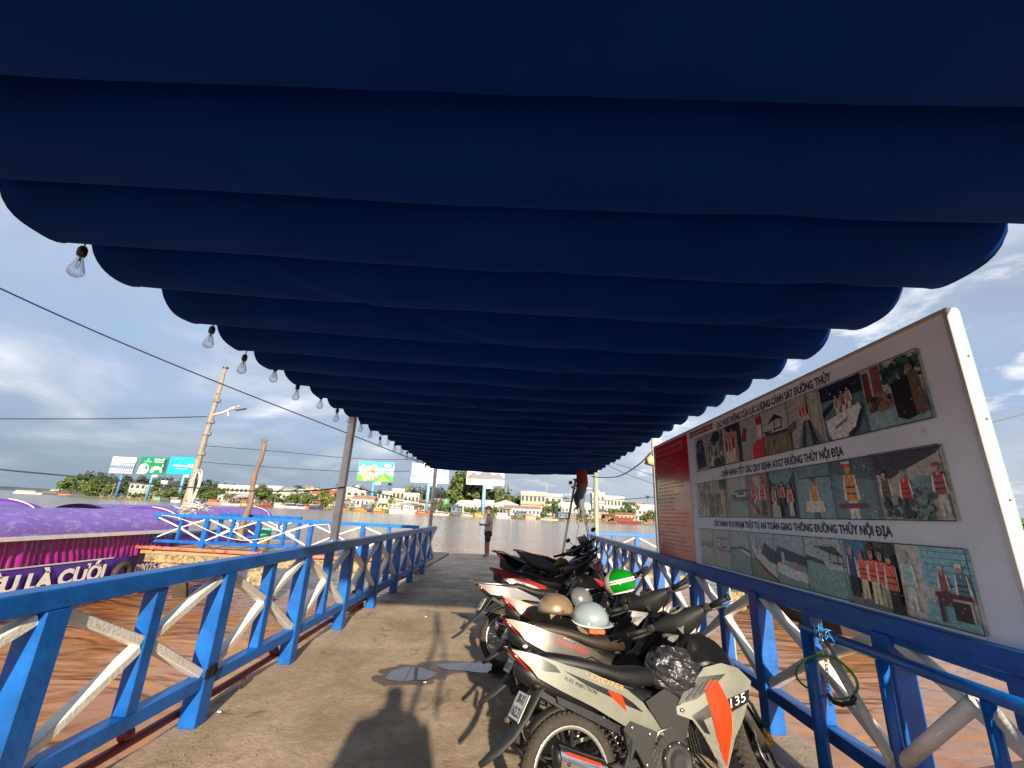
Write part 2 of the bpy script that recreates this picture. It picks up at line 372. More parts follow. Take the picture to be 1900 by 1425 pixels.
# ================================================================ canopy
canopy = empty('canopy', (0, 5.5, 2.8), 'long navy blue fabric canopy hanging in deep scalloped folds over the pier', 'canopy')
def canopy_mat():
    m = bpy.data.materials.new('navy_canvas'); m.use_nodes = True; N = m.node_tree.nodes; L = m.node_tree.links; b = N['Principled BSDF']
    b.inputs['Roughness'].default_value = .85; b.inputs['Sheen Weight'].default_value = .12; b.inputs['Sheen Roughness'].default_value = .35; b.inputs['Specular IOR Level'].default_value = .08; b.inputs['Sheen Tint'].default_value = (.06, .34, 1, 1)
    t = N.new('ShaderNodeTexCoord'); n = N.new('ShaderNodeTexNoise'); n.inputs['Scale'].default_value = 2.2; n.inputs['Detail'].default_value = 6; L.new(t.outputs['Object'], n.inputs[0])
    rp = N.new('ShaderNodeValToRGB'); rp.color_ramp.elements[0].color = (.0003, .019, .155, 1); rp.color_ramp.elements[1].color = (.0007, .038, .26, 1); L.new(n.outputs[0], rp.inputs[0]); L.new(rp.outputs[0], b.inputs['Base Color'])
    wv = N.new('ShaderNodeTexNoise'); wv.inputs['Scale'].default_value = 240; L.new(t.outputs['Object'], wv.inputs[0])
    bp = N.new('ShaderNodeBump'); bp.inputs['Strength'].default_value = .12; bp.inputs['Distance'].default_value = .004; L.new(wv.outputs[0], bp.inputs['Height']); L.new(bp.outputs[0], b.inputs['Normal'])
    tr = N.new('ShaderNodeBsdfTranslucent'); tr.inputs[0].default_value = (.002, .02, .13, 1)
    mx = N.new('ShaderNodeMixShader'); mx.inputs[0].default_value = .05; L.new(b.outputs[0], mx.inputs[1]); L.new(tr.outputs[0], mx.inputs[2]); L.new(mx.outputs[0], N['Material Output'].inputs[0])
    return m
NL, PITCH_L, Y0 = 25, .497, -.64
XL, XR = -2.28, 2.16
def LY(t): return Y0+PITCH_L*t if t > 5.5 else Y0+PITCH_L*5.5-.43*(5.5-t)
def SKW(t): return min(1, max(0, (t-2.4)/3.8))
vs = []; fs = []; NXc = 96; NS = 28
rows = NL*NS+1
for j in range(rows):
    t = j/NS; k = int(t) if j < rows-1 else NL-1; s_ = (t-k)*2-1
    prof = 1-math.sqrt(max(0, 1-abs(s_)**2.8))
    lobe_rnd = random.Random(k).uniform(-.008, .008)
    for i in range(NXc+1):
        u = i/NXc; x = XL+(XR-XL)*u
        yy = LY(t)+(x-XL)*.08*SKW(t)
        D = .26+.01*math.sin(k*1.7+x)
        zb = 2.66+.055*u-.0*t-.075*math.sin(math.pi*u)*(.35+.5*min(1, t/24))-.13*max(0, (t-15)/12)**1.5*(1 if u < .9 else 1)+lobe_rnd
        wr = noise.noise(Vector((x*1.6+k*7.3, s_*1.2, k*3.1)))*.018*(1-abs(s_)**2)
        # small creases near the fold bottoms
        cr = math.exp(-((x-(-1.5+((k*0.77) % 3.3)))*5-(s_-.3)*2.2)**2)*.030*(1-abs(s_)**2)
        cr -= math.exp(-((x-(-1.42+((k*0.77) % 3.3)))*7-(s_-.3)*2.6)**2)*.026*(1-abs(s_)**2)
        cr += math.exp(-((x-(-.4+((k*1.31) % 2.3)))*8+(s_-.2)*2.6)**2)*.018*(1-abs(s_)**2)
        vs.append((x+.012*math.sin(k*2.1+s_), yy, zb+D*prof+wr+cr))
for j in range(rows-1):
    for i in range(NXc): fs.append((j*(NXc+1)+i, j*(NXc+1)+i+1, (j+1)*(NXc+1)+i+1, (j+1)*(NXc+1)+i))
cm = MB(); cm.add(vs, fs, None, True)
o = at0('fabric', canopy_mat(), cm, canopy)
cb = MB()
for k in range(NL+1):
    t = k; y = LY(t)
    cb.tube([(XL+.01, y, 3.02-.02*k/NL), (XR-.01, y+(XR-XL)*.08*SKW(t), 3.05)], .006, 5)
at0('support_wire', mat('wire_steel', (90, 90, 95), .4, .8), cb, canopy)
# thin hem tapes on the two long edges
for nm, ii in (('hem', 0), ('hem', NXc)):
    hm = MB(); hm.tube([vs[j*(NXc+1)+ii] for j in range(0, rows, 2)], .0045, 5, col=None); at0(nm, canopy_mat() if False else mat('navy_hem', (22, 30, 62), .7), hm, canopy)
sr = MB(); 
for xx in (XL+.05, XR-.05): sr.tube([(xx, -1.2, 3.04), (xx, 12.1, 3.0 if xx < 0 else 2.95)], .022, 8)
at0('side_rail', mat('rail_steel', (120, 122, 126), .45, .6), sr, canopy)
# posts holding the canopy
stl = mat('galvanised_post', (222, 226, 222), .5, .2, var=.18, vscale=5, col2=(90, 88, 84), thresh=.64)
pnt = mat('pale_green_post', (150, 160, 142), .55, .1, var=.15, vscale=4, col2=(110, 96, 78), thresh=.66)
def post(x, y, z0, z1, r, m, label, sq=False, cap=True):
    e = empty('canopy_post', (x, y, z0), label, 'post', 'posts carrying the canopy')
    q = MB()
    if sq: q.box((0, 0, (z1-z0)/2), (r*2, r*2, z1-z0), bev=.006)
    else: q.tube([(0, 0, 0), (0, 0, z1-z0)], r, 16)
    q.build('pole', m, e)
    q = MB(); q.box((0, 0, .006), (r*2.5, r*2.5, .012)); q.build('base_plate', m, e)
    q = MB(); q.box((0, 0, z1-z0-.03), (r*2.5, r*2.5, .05), bev=.008); q.build('clamp', m, e)
    return e
post(-2.27, 5.72, 1.08, 3.0, .044, stl, 'grey square steel post standing on the left railing in mid pier', True)
post(-2.24, 12.05, 1.07, 2.93, .05, stl, 'thin grey round post at the far end of the left railing', False)
post(2.19, 11.75, .0, 2.72, .065, pnt, 'pale green round post at the far end of the right railing', False)
post(2.36, 7.15, .0, 2.98, .085, mat('white_post', (205, 205, 198), .55, var=.1), 'white post behind the far upper corner of the notice board', False)

# ================================================================ railings
BL = mat('blue_paint', (4, 88, 168), .42, var=.3, vscale=5, bump=.12, bscale=45, col2=(40, 48, 62), thresh=.70, coat=.1)
BL2 = mat('blue_paint_old', (24, 84, 150), .5, var=.18, vscale=10, bump=.15, bscale=60, col2=(120, 150, 190), thresh=.68)
WH = mat('white_paint', (226, 222, 212), .5, var=.12, vscale=6, bump=.2, bscale=50, col2=(66, 52, 42), thresh=.70)
RED = mat('red_pipe', (120, 34, 28), .5, var=.2, vscale=5, col2=(70, 40, 30), thresh=.62)
def railing(name, label, P0, dirv, majors, span, H=1.07, ps=.12, ms=.085, rw=.12, rh=.095, bz=.27, z0=0, inner=(1, 0, 0), broken=(), top_m=None, rng_seed=1, brace_r=.034, ends=(0, 0), rail_over=0.05):
    """majors: distances of the main posts along the run; a thin post stands in the middle of each bay, white braces make diamonds"""
    dv = Vector(dirv).normalized(); up_ = Vector((0, 0, 1)); side = Vector(inner)
    e = empty(name, Vector(P0), label, 'railing'); inv = Matrix.Translation(-Vector(P0)); g = random.Random(rng_seed)
    def pt(s_, z, o=0.0): return Vector(P0)+dv*s_+up_*(z)+side*o
    def prt(nm, q, m, lab=None): ob = q.build(nm, m, e, lab); ob.matrix_parent_inverse = inv; return ob
    s0, s1 = span
    q = MB(); q.beam(pt(s0-rail_over, H-rh/2), pt(s1+rail_over, H-rh/2), rw, rh, bev=.006); prt('top_rail', q, top_m or BL)
    q = MB(); q.beam(pt(s0, bz), pt(s1, bz), rw*.8, rh*.85, bev=.006); prt('bottom_rail', q, BL)
    for s_ in majors:
        if s_ < s0-.01 or s_ > s1+.01: continue
        q = MB(); q.beam(pt(s_, -.0), pt(s_, H-rh-.001), ps+.002, ps+.002, upv=dv, bev=.005); prt('post', q, BL)
    for a, b_ in zip(majors[:-1], majors[1:]):
        m_ = (a+b_)/2
        if m_ < s0 or m_ > s1: continue
        q = MB(); q.beam(pt(m_, bz+rh*.42), pt(m_, H-rh-.001), ms, ms, upv=dv, bev=.005); prt('thin_post', q, BL)
        zm = (H+bz)/2
        for (sa, za, sb, zb_) in ((a+ps*.5, H-rh-.03, m_-ms*.5, zm+.02), (a+ps*.5, bz+.06, m_-ms*.5, zm-.02), (b_-ps*.5, H-rh-.03, m_+ms*.5, zm+.02), (b_-ps*.5, bz+.06, m_+ms*.5, zm-.02)):
            q = MB(); q.beam(pt(sa, za, .0), pt(sb, zb_, .0), brace_r*1.6, brace_r*2, upv=side, bev=.006); prt('brace', q, WH)
    return e
maj = [3.49-1.28*4+1.28*k for k in range(12)]
LF = railing('pier_railing', 'blue and white diamond railing along the left edge of the pier', (-2.17, 0, 0), (0, 1, 0), maj, (maj[0], maj[11]-.05), inner=(1, 0, 0))
# chipped black joint on the left railing
q = MB(); yb = 3.49
for i in range(12):
    a = random.uniform(0, 1); q.box((-2.105+random.uniform(-.002, .004), yb-.062+random.uniform(0, .12), .335+random.uniform(-.03, .03)), (.006, .03, .03+.02*a))
ob = q.build('rusted_break', mat('black_rust', (18, 12, 10), .9), LF); ob.matrix_parent_inverse = Matrix.Translation(-LF.location)
majr = [3.88-1.28*5+1.28*k for k in range(12)]
RF = railing('pier_railing', 'blue and white diamond railing along the right edge behind the motorbikes', (2.06, 0, 0), (0, 1, 0), majr, (majr[0], 11.75), inner=(-1, 0, 0), rng_seed=2)
JL = railing('jetty_railing', 'blue and white railing along the left jetty platform by the purple boats', (0, 13.8, 0), (1, 0, 0), [-11.1+1.62*k for k in range(6)], (-11.1, -2.95), H=1.02, ps=.13, ms=.09, bz=.22, inner=(0, -1, 0), top_m=mat('bright_blue', (14, 104, 186), .4, var=.1), brace_r=.024)
# sides and back of the left platform
JB = railing('jetty_railing', 'short blue railing at the outer corner of the left jetty platform', (0, 16.9, 0), (1, 0, 0), [-11.1, -9.6, -8.1], (-11.1, -8.1), H=1.02, ps=.12, ms=.08, bz=.22, inner=(0, -1, 0), brace_r=.024)
JR = railing('jetty_railing', 'bright blue topped railing along the right jetty platform beyond the board', (0, 13.8, 0), (1, 0, 0), [2.35+1.45*k for k in range(4)], (2.35, 6.75), H=1.09, ps=.13, ms=.09, bz=.22, inner=(0, -1, 0), top_m=MATS['bright_blue'], brace_r=.024)
# red pipe along the left edge, red pipe along the jetty, hoses
e = empty('water_pipe', (-2.27, 0, .1), 'dark red pipe running low along the left railing', 'pipe')
q = MB(); q.tube([(0, -3+i, .03*math.sin(i*.7)) for i in range(17)], .028, 8); q.build('pipe', RED, e)
for i in range(8):
    q = MB(); q.tube([(0, -1.9+i*1.28*1.28, .03), (0, -1.85+i*1.28*1.28, .03)], .036, 10); q.build('coupling', RED, e)
e = empty('water_pipe', (-7, 13.27, .02), 'faded red pipe along the front edge of the left jetty platform', 'pipe')
q = MB(); q.tube([(-4.2, 0, .05), (-2, 0, .04), (0, 0, .02), (4.3, 0, .0)], .05, 10); q.build('pipe', mat('faded_red', (196, 112, 88), .6, var=.25, vscale=3, col2=(150, 60, 48), thresh=.55), e)
for xx in (-3.6, -.4, 2.2):
    q = MB(); q.tube([(xx, 0, .045), (xx+.09, 0, .045)], .066, 10); q.build('coupling', MATS['faded_red'], e)
q = MB(); pts = []
for i in range(40):
    t = i/39; pts.append((-10.9+t*8.5, 13.7, .96-.78*math.sin(min(1, t*1.6)*math.pi)**2*.8+ .1*math.sin(t*7)*.3 if t < .62 else .34+.62*(t-.62)/.38))
q.tube(pts, .009, 6); tag(q.build('rope', mat('pale_rope', (225, 220, 205), .7)), 'thin pale hose looped along the left jetty railing', 'rope')
# rusty mooring rings set in the deck edge
for i, (px, py_, lab) in enumerate(((448, 1278, 'rusty iron ring in the deck edge nearest the camera'), (656, 1142, 'rusty iron ring in the deck edge further along the railing'))):
    p = onz(px, py_); q = MB(); q.tube([(0, .035*math.cos(a), .04+.035*math.sin(a)) for a in [k*math.pi/8 for k in range(16)]], .006, 6, closed=True)
    o = q.build('mooring_ring', mat('rust', (70, 42, 28), .85)); o.location = (p.x, p.y, 0); tag(o, lab, 'mooring ring', 'rings in the deck')
# scattered litter
for i, (px, py_, lab) in enumerate(((407, 1322, 'white scrap of litter on the deck beside the nearest left post'), (790, 1145, 'tiny white scrap of litter at the edge of the canopy shadow'), (788, 1267, 'tiny white scrap of litter beside the round puddle'))):
    p = onz(px, py_); q = MB(); q.ball((0, 0, .006), (.018, .012, .006), 8, 5); o = q.build('litter', mat('litter', (225, 225, 220), .6)); o.location = p; tag(o, lab, 'litter')

g = random.Random(12); q = MB()
for _ in range(420):
    x = g.uniform(-2.1, 1.9); y = g.uniform(1.2, 12); s_ = g.uniform(.0025, .008)
    if g.random() < .5: x = -2.0+abs(g.gauss(0, .18))
    T = Matrix.Translation((x, y, s_*.3)) @ Matrix.Rotation(g.uniform(0, 6), 4, 'Z'); q.box((0, 0, 0), (s_*2, s_*1.4, s_), M=T, bev=s_*.3)
tag(q.build('grit', mat('grit', (120, 104, 84), .9, var=.5, vscale=40)), 'fine grit and crumbs of concrete scattered over the deck', 'grit', kind='stuff')

# ================================================================ near gate on the right
G = empty('tube_gate', (1.87, 2.4, 0), 'blue tubular gate leaning against the right railing below the board', 'gate'); gi = Matrix.Translation(-G.location)
def gp(nm, q, m): o = q.build(nm, m, G); o.matrix_parent_inverse = gi; return o
q = MB(); q.tube([(1.86, 3.03, .895), (1.86, 1.0, .935)], .028, 12); gp('top_tube', q, BL)
for y_ in (2.99, 2.42, 1.93, 1.4):
    q = MB(); q.tube([(1.86, y_, .89), (1.86, y_, .04)], .036 if y_ > 2.9 else .024, 12); gp('bar', q, BL)
q = MB(); q.tube([(1.86, 3.0, .12), (1.86, 1.0, .12)], .024, 10); gp('bottom_tube', q, BL)
RW = mat('rusty_white_pipe', (205, 200, 188), .5, var=.12, vscale=8, col2=(52, 38, 34), thresh=.6)
q = MB(); q.tube([(1.87, 2.86, .86), (1.87, 2.47, .42)], .024, 10); gp('diagonal', q, RW)
q = MB(); q.tube([(1.87, 2.47, .42), (1.87, 2.0, .86)], .030, 12); gp('diagonal', q, WH)
q = MB(); q.tube([(1.87, 1.93, .86), (1.87, 1.45, .42)], .024, 12); gp('diagonal', q, WH)
q = MB(); q.beam((1.88, 2.9, .12), (1.88, 2.46, .42), .03, .03); gp('diagonal', q, WH)
# green cable ring, chain, lock and twine
p = [onx(1475, 1240, 1.8), onx(1500, 1217, 1.8), onx(1545, 1216, 1.82), onx(1585, 1250, 1.82), onx(1595, 1280, 1.84), onx(1570, 1300, 1.9), onx(1520, 1290, 1.92), onx(1480, 1265, 1.86)]
for _ in range(3): p = [v for a_, b_ in zip(p, p[1:]+p[:1]) for v in (a_.lerp(b_, .25), a_.lerp(b_, .75))]
q = MB(); q.tube(p, .007, 8, closed=True); tag(q.build('cable_lock', mat('green_cable', (60, 150, 60), .3, coat=.4)), 'green coated cable loop around the blue gate post', 'cable')
q = MB(); nl = 16
for i in range(nl):
    t = i/(nl-1); c = Vector((1.815, 2.79-.01*math.sin(t*5), .90-.33*t)); a = (i % 2)*math.pi/2
    ax = Vector((math.cos(a), math.sin(a), 0)); q.tube([c+Vector((0, 0, .015*math.sin(k*math.pi/4)))*1.1+ax*(.008*math.cos(k*math.pi/4)) for k in range(8)], .0026, 6, closed=True)
tag(q.build('chain', mat('chain_steel', (190, 186, 170), .3, .9)), 'steel chain hanging from the blue gate rail', 'chain')
q = MB(); q.tube([onx(1537, 1290, 1.81)+Vector((0, 0, 0)), onx(1548, 1303, 1.8), onx(1562, 1307, 1.8), onx(1580, 1304, 1.8), onx(1586, 1292, 1.81)], .012, 8)
tag(q.build('padlock', mat('black_rubber', (16, 16, 18), .45)), 'black curved lock hanging on the end of the chain', 'padlock')
q = MB(); g = random.Random(5)
for i in range(9):
    c = Vector((1.83, 2.78, .925)); q.tube([c, c+Vector((g.uniform(-.03, .02), g.uniform(-.07, .07), g.uniform(-.02, .05))), c+Vector((g.uniform(-.04, .02), g.uniform(-.12, .08), g.uniform(-.09, .02)))], .0022, 5)
for k in range(3): q.tube([(1.86+.032*math.cos(a), 2.775+k*.012, .905+.032*math.sin(a)) for a in [j*math.pi/6 for j in range(12)]], .004, 5, closed=True)
tag(q.build('twine', mat('blue_twine', (70, 150, 215), .6)), 'frayed light blue twine knotted round the gate rail', 'twine')

# teal poles behind the right railing
TE = mat('teal_paint', (138, 178, 165), .55, var=.12, vscale=5, col2=(175, 190, 180), thresh=.6)

# ================================================================ notice board
BX = 2.05
board = empty('notice_board', (BX, 4.05, 1.03), 'large white notice board with rows of photographs and a red panel', 'notice board'); bi = Matrix.Translation(-board.location)
def bp_(nm, q, m, lab=None, par=None):
    o = q.build(nm, m, par or board, lab, fixn=False if nm in ('photo', 'lettering', 'red_panel') else True)
    if par is None: o.matrix_parent_inverse = bi
    return o
y_n, y_f, z_b, z_t = 1.86, 6.34, 1.03, 2.55
q = MB(); q.box((BX+.025, (y_n+y_f)/2, (z_b+z_t)/2), (.035, y_f-y_n-.04, z_t-z_b-.03)); bp_('panel', q, mat('board_white', (230, 242, 250), .42, var=.09, vscale=2.2, col2=(214, 214, 206), thresh=.64, bump=.05, bscale=8))
FR = mat('aluminium', (205, 205, 200), .35, .3, var=.08)
q = MB(); q.box((BX+.026, y_n+.012, (z_b+z_t)/2), (.062, .024, z_t-z_b), bev=.003); bp_('frame_edge', q, FR)
q = MB(); q.box((BX+.026, y_f-.012, (z_b+z_t)/2), (.062, .024, z_t-z_b), bev=.003); bp_('frame_edge', q, FR)
q = MB(); q.box((BX+.026, (y_n+y_f)/2, z_t-.012), (.062, y_f-y_n-.052, .024), bev=.003); bp_('frame_edge', q, FR)
q = MB(); q.box((BX+.026, (y_n+y_f)/2, z_b+.012), (.062, y_f-y_n-.052, .024), bev=.003); bp_('frame_edge', q, FR)
q = MB()
for z_ in (1.3, 1.65, 2.0, 2.3): q.ball((BX+.04, y_n-.002, z_), (.006, .004, .006), 8, 5)
bp_('rivet', q, mat('rivet', (120, 120, 118), .35, .8))
q = MB(); q.box((BX+.02, (y_n+y_f)/2, z_b-.05), (.10, y_f-y_n, .088), bev=.006); bp_('base_beam', q, BL)
for y_ in (1.98, 4.72):
    q = MB(); q.tube([(BX+.125, y_, -1.0), (BX+.125, y_, z_t+.03)], .048, 14); bp_('back_pole', q, TE)
PR = mat('print', attr=True, rough=.38, var=.34, vscale=42)
XF = BX+.0069
class Pic:
    """flat printed picture on the board: layers of coloured shapes; a goes right (towards -y), b goes up"""
    def __init__(s, y0, y1, z0, z1): s.y0, s.y1, s.z0, s.z1 = y0, y1, z0, z1; s.mb = MB(); s.k = 0; s.asp = abs(y0-y1)/(z1-z0)
    def P(s, a, b): a = min(1, max(0, a)); b = min(1, max(0, b)); return Vector((XF-.0012-.0005*s.k, s.y0+(s.y1-s.y0)*a, s.z0+(s.z1-s.z0)*b))
    def shape(s, col, pts): s.k += 1; s.mb.poly([s.P(a, b) for a, b in pts], lin(col)); return s
    def rect(s, col, a0, b0, a1, b1): return s.shape(col, [(a0, b0), (a1, b0), (a1, b1), (a0, b1)])
    def oval(s, col, a, b, ra, rb, n=10): return s.shape(col, [(a+ra*math.cos(2*math.pi*k/n), b+rb*math.sin(2*math.pi*k/n)) for k in range(n)])
    def person(s, a, b, h, vest=(205, 70, 40), leg=(190, 180, 155), cap=(205, 60, 50), skin=(170, 130, 105), stripes=True):
        w = h/s.asp*.34
        s.shape(leg, [(a-w*.30, b), (a-w*.04, b), (a, b+h*.3), (a+w*.06, b), (a+w*.30, b), (a+w*.27, b+h*.48), (a-w*.27, b+h*.48)])
        s.shape((205, 198, 180), [(a-w*.5, b+h*.42), (a-w*.36, b+h*.80), (a+w*.36, b+h*.80), (a+w*.5, b+h*.42), (a+w*.34, b+h*.40), (a-w*.34, b+h*.40)])
        s.shape(vest, [(a-w*.33, b+h*.40), (a-w*.28, b+h*.82), (a-w*.08, b+h*.82), (a, b+h*.74), (a+w*.08, b+h*.82), (a+w*.28, b+h*.82), (a+w*.33, b+h*.40)])
        if stripes:
            for q_ in (.50, .60): s.rect((60, 35, 30), a-w*.31, b+h*q_, a+w*.31, b+h*(q_+.025))
        s.oval(skin, a, b+h*.90, w*.17, h*.075); s.shape(cap, [(a-w*.22, b+h*.93), (a-w*.17, b+h*1.0), (a+w*.16, b+h*1.0), (a+w*.2, b+h*.93)])
        return s
    def boat(s, a, b, L, col=(70, 90, 110), cabin=(190, 195, 195), up_=.12):
        s.shape(col, [(a, b+up_*.9), (a+L*.1, b+up_*.25), (a+L*.3, b), (a+L*.95, b), (a+L, b+up_*.45)])
        s.shape(cabin, [(a+L*.35, b+up_*.45), (a+L*.38, b+up_*1.2), (a+L*.85, b+up_*1.2), (a+L*.88, b+up_*.45)])
        s.rect((50, 60, 70), a+L*.42, b+up_*.7, a+L*.8, b+up_*.95); return s
    def speck(s, cols, n, a0, b0, a1, b1, r, seed):
        g_ = random.Random(seed)
        for _ in range(n):
            a, b = g_.uniform(a0, a1), g_.uniform(b0, b1); rr = r*g_.uniform(.5, 1.3); c = g_.choice(cols)
            s.shape(c, [(a+rr*g_.uniform(.5, 1)*math.cos(t_), b+rr*g_.uniform(.6, 1.1)*math.sin(t_)*s.asp) for t_ in (0, .9, 1.9, 3, 4.1, 5.2)]); s.k -= .7
        return s
    def border(s):
        s.k += 1; w = .0026
        for (a0, a1, b0, b1) in ((s.y0+w*0, s.y1, s.z0-w, s.z0+w), (s.y0, s.y1, s.z1-w, s.z1+w)):
            x = XF-.0012-.0005*(s.k+2); s.mb.poly([Vector((x, a0, b0)), Vector((x, a1, b0)), Vector((x, a1, b1)), Vector((x, a0, b1))], lin((30, 36, 48)))
        for yy in (s.y0, s.y1):
            x = XF-.0012-.0005*(s.k+2); s.mb.poly([Vector((x, yy-w*.8, s.z0)), Vector((x, yy+w*.8, s.z0)), Vector((x, yy+w*.8, s.z1)), Vector((x, yy-w*.8, s.z1))], lin((30, 36, 48)))
        return s
    def done(s, lab):
        g_ = random.Random(lab); cs = list(s.mb.c)
        for _ in range(46):
            a, b = g_.random(), g_.random(); c = g_.choice(cs); k = g_.uniform(.8, 1.2); r_ = g_.uniform(.006, .016)
            s.k += .12; s.mb.poly([s.P(a+r_*g_.uniform(.5, 1.6)*math.cos(t_), b+r_*g_.uniform(.5, 1.4)*math.sin(t_)*s.asp) for t_ in (0, 1.2, 2.4, 3.5, 4.9)], tuple(min(.9, v*k) for v in c))
        s.mb.c = [tuple(min(.95, v*1.6) for v in c) for c in s.mb.c]; s.border(); bp_('photo', s.mb, PR, lab)
def row(zb, zt, cuts):
    return [Pic(cuts[i], cuts[i+1], zb, zt) for i in range(len(cuts)-1)]
SKY, RIV, TEAL, DK, GR = (150, 158, 156), (120, 125, 112), (92, 126, 132), (28, 34, 44), (118, 118, 106)
r1 = row(2.045, 2.41, [4.88, 4.56, 4.215, 3.87, 3.515, 3.15, 2.80, 2.44, 2.045])
r1[0].rect((150, 148, 140), 0, 0, 1, 1).shape((24, 32, 60), [(.1, .05), (.05, .5), (.25, .9), (.6, .95), (.75, .5), (.8, .1)]).shape((90, 100, 120), [(.2, .55), (.3, .8), (.5, .85), (.5, .6)]).speck([(60, 70, 100), (20, 26, 40)], 20, .1, .1, .7, .9, .09, 1).done('dark blue engine photograph')
r1[1].rect((135, 138, 130), 0, 0, 1, 1).rect((40, 50, 56), 0, 0, 1, .25).speck([(60, 70, 72), (160, 160, 150), (90, 110, 110)], 46, 0, .1, 1, .9, .12, 2).oval(DK, .6, .85, .25, .15).person(.3, .05, .75, (90, 100, 100), cap=DK).done('photograph of a group by a mooring')
r1[2].rect((150, 146, 135), 0, 0, 1, 1).rect(DK, .8, 0, 1, 1).shape(DK, [(.1, 1), (.8, 1), (.8, .8), (.3, .85)]).person(.2, .05, .75, (150, 60, 55)).person(.42, .0, .8, (120, 110, 95)).person(.63, .05, .82, (165, 38, 38)).done('photograph of people in red vests')
r1[3].rect((140, 150, 148), 0, 0, 1, 1).shape((176, 30, 52), [(.45, 0), (.5, .3), (.7, .42), (.9, .4), (1, .5), (1, 0)]).shape((120, 30, 36), [(0, .5), (.15, .82), (.3, .75), (.22, .45)]).oval((150, 30, 40), .86, .86, .12, .12).shape((190, 180, 165), [(.75, .45), (.8, .75), (.95, .75), (.98, .45)]).oval((150, 140, 120), .2, .12, .2, .13).done('photograph of two people in red')
r1[4].rect((150, 154, 150), 0, .42, 1, 1).rect((110, 102, 76), 0, 0, 1, .44).shape(DK, [(.2, .68), (.5, .86), (.8, .72), (.5, .74)]).boat(.02, .4, .9, (50, 60, 60), (170, 172, 170), .16).rect((60, 64, 60), .45, .5, .48, .74).rect((60, 64, 60), .7, .5, .73, .72).speck([(88, 80, 60), (130, 120, 92)], 18, 0, .02, 1, .36, .07, 4).done('photograph of a roofed boat on brown water')
r1[5].rect((150, 150, 142), 0, 0, 1, 1).shape((96, 108, 106), [(.15, 0), (.42, .52), (.62, .52), (.95, 0)]).shape(DK, [(.28, 0), (.44, .5), (.49, .5), (.40, 0)]).shape(DK, [(.62, 0), (.56, .5), (.62, .5), (.8, 0)]).person(.38, .48, .32, (170, 40, 40)).person(.5, .5, .34, (180, 45, 40)).person(.62, .49, .33, (160, 36, 40)).rect(DK, .62, .6, .65, .98).shape((80, 90, 80), [(0, .5), (.2, .55), (.2, .4), (0, .35)]).done('photograph of people at the end of a gangway')
r1[6].rect((78, 110, 112), 0, 0, 1, 1).rect((22, 28, 50), 0, .72, 1, 1).shape((20, 30, 40), [(0, .55), (.6, .8), (1, .78), (1, .7), (.5, .7), (0, .42)]).person(.38, .38, .42, (150, 130, 125), cap=DK).person(.55, .38, .46, (120, 90, 90), cap=DK).person(.7, .42, .44, (150, 120, 120), cap=DK).shape((185, 190, 188), [(.12, .12), (.1, .36), (.9, .52), (.95, .4), (.72, .08), (.5, .0), (.2, 0)]).shape(DK, [(.55, .05), (.75, .15), (.92, .42), (.96, .38), (.8, .12), (.65, .0)]).shape((60, 110, 140), [(.3, .22), (.6, .33), (.6, .28), (.32, .18)]).done('photograph of a white patrol boat')
r1[7].rect((150, 158, 150), 0, .4, 1, 1).rect((120, 150, 150), 0, 0, 1, .42).rect((90, 44, 44), .02, .45, .14, .95).rect((110, 60, 52), .18, .5, .34, 1).speck([(30, 60, 50), (50, 84, 62), (24, 44, 40)], 40, .38, .62, .95, .98, .07, 9).speck([(80, 60, 50), (40, 30, 30), (120, 90, 70)], 30, .08, .3, .45, .52, .06, 8).shape((26, 10, 14), [(.52, .12), (.5, .62), (.8, .7), (.84, .1), (.66, .05)]).shape((90, 70, 60), [(.8, .1), (.78, .7), (.9, .72), (.97, .12)]).oval((120, 90, 76), .82, .78, .06, .06).done('photograph of a speaker behind a dark red lectern')
r2_ = row(1.56, 1.915, [4.93, 4.62, 4.22, 3.86, 3.52, 3.19, 2.82, 2.47, 2.052])
r2_[0].rect((150, 152, 140), 0, 0, 1, 1).speck([(120, 124, 112), (100, 106, 96), (165, 165, 150)], 44, .05, .05, .95, .95, .12, 11).done('faded photograph of faces')
r2_[1].rect((142, 140, 130), 0, 0, 1, 1).speck([(110, 106, 96), (96, 80, 76), (80, 84, 80)], 44, .0, .1, .6, .6, .11, 12).rect(DK, .62, .75, .9, 1).person(.78, .02, .8, (175, 120, 80), (150, 145, 135), (100, 100, 98), stripes=False).done('faded photograph of a crowd with one person in an orange vest')
r2_[2].rect((150, 156, 150), 0, .5, 1, 1).rect((122, 136, 126), 0, 0, 1, .52).boat(.15, .4, .85, (70, 84, 92), (176, 180, 178), .22).rect((60, 70, 84), .4, .62, 1, .68).done('photograph of a long river barge')
r2_[3].rect((120, 116, 108), 0, 0, 1, 1).rect((160, 158, 148), .3, .7, .6, .95).person(.28, .1, .75, (170, 50, 48)).person(.68, .05, .88, (190, 74, 50), (70, 40, 44)).shape((150, 40, 44), [(.05, .45), (.4, .05), (.45, .12), (.1, .55)]).rect((150, 60, 70), .92, 0, 1, 1).done('photograph of two people in bright vests below deck')
r2_[4].rect((60, 64, 72), 0, 0, 1, 1).shape((96, 130, 138), [(0, 1), (0, .85), (.3, .68), (.7, .7), (1, .95), (1, 1)]).person(.15, .1, .62, (150, 120, 90), cap=DK).person(.5, .2, .55, (190, 80, 60), DK, DK).person(.78, .05, .66, (196, 84, 56), (185, 190, 175), (60, 80, 130)).person(.33, .22, .5, (50, 46, 60), DK, DK).shape((150, 156, 148), [(.05, 0), (.1, .3), (.4, .25), (.4, 0)]).done('photograph of passengers seated in life vests')
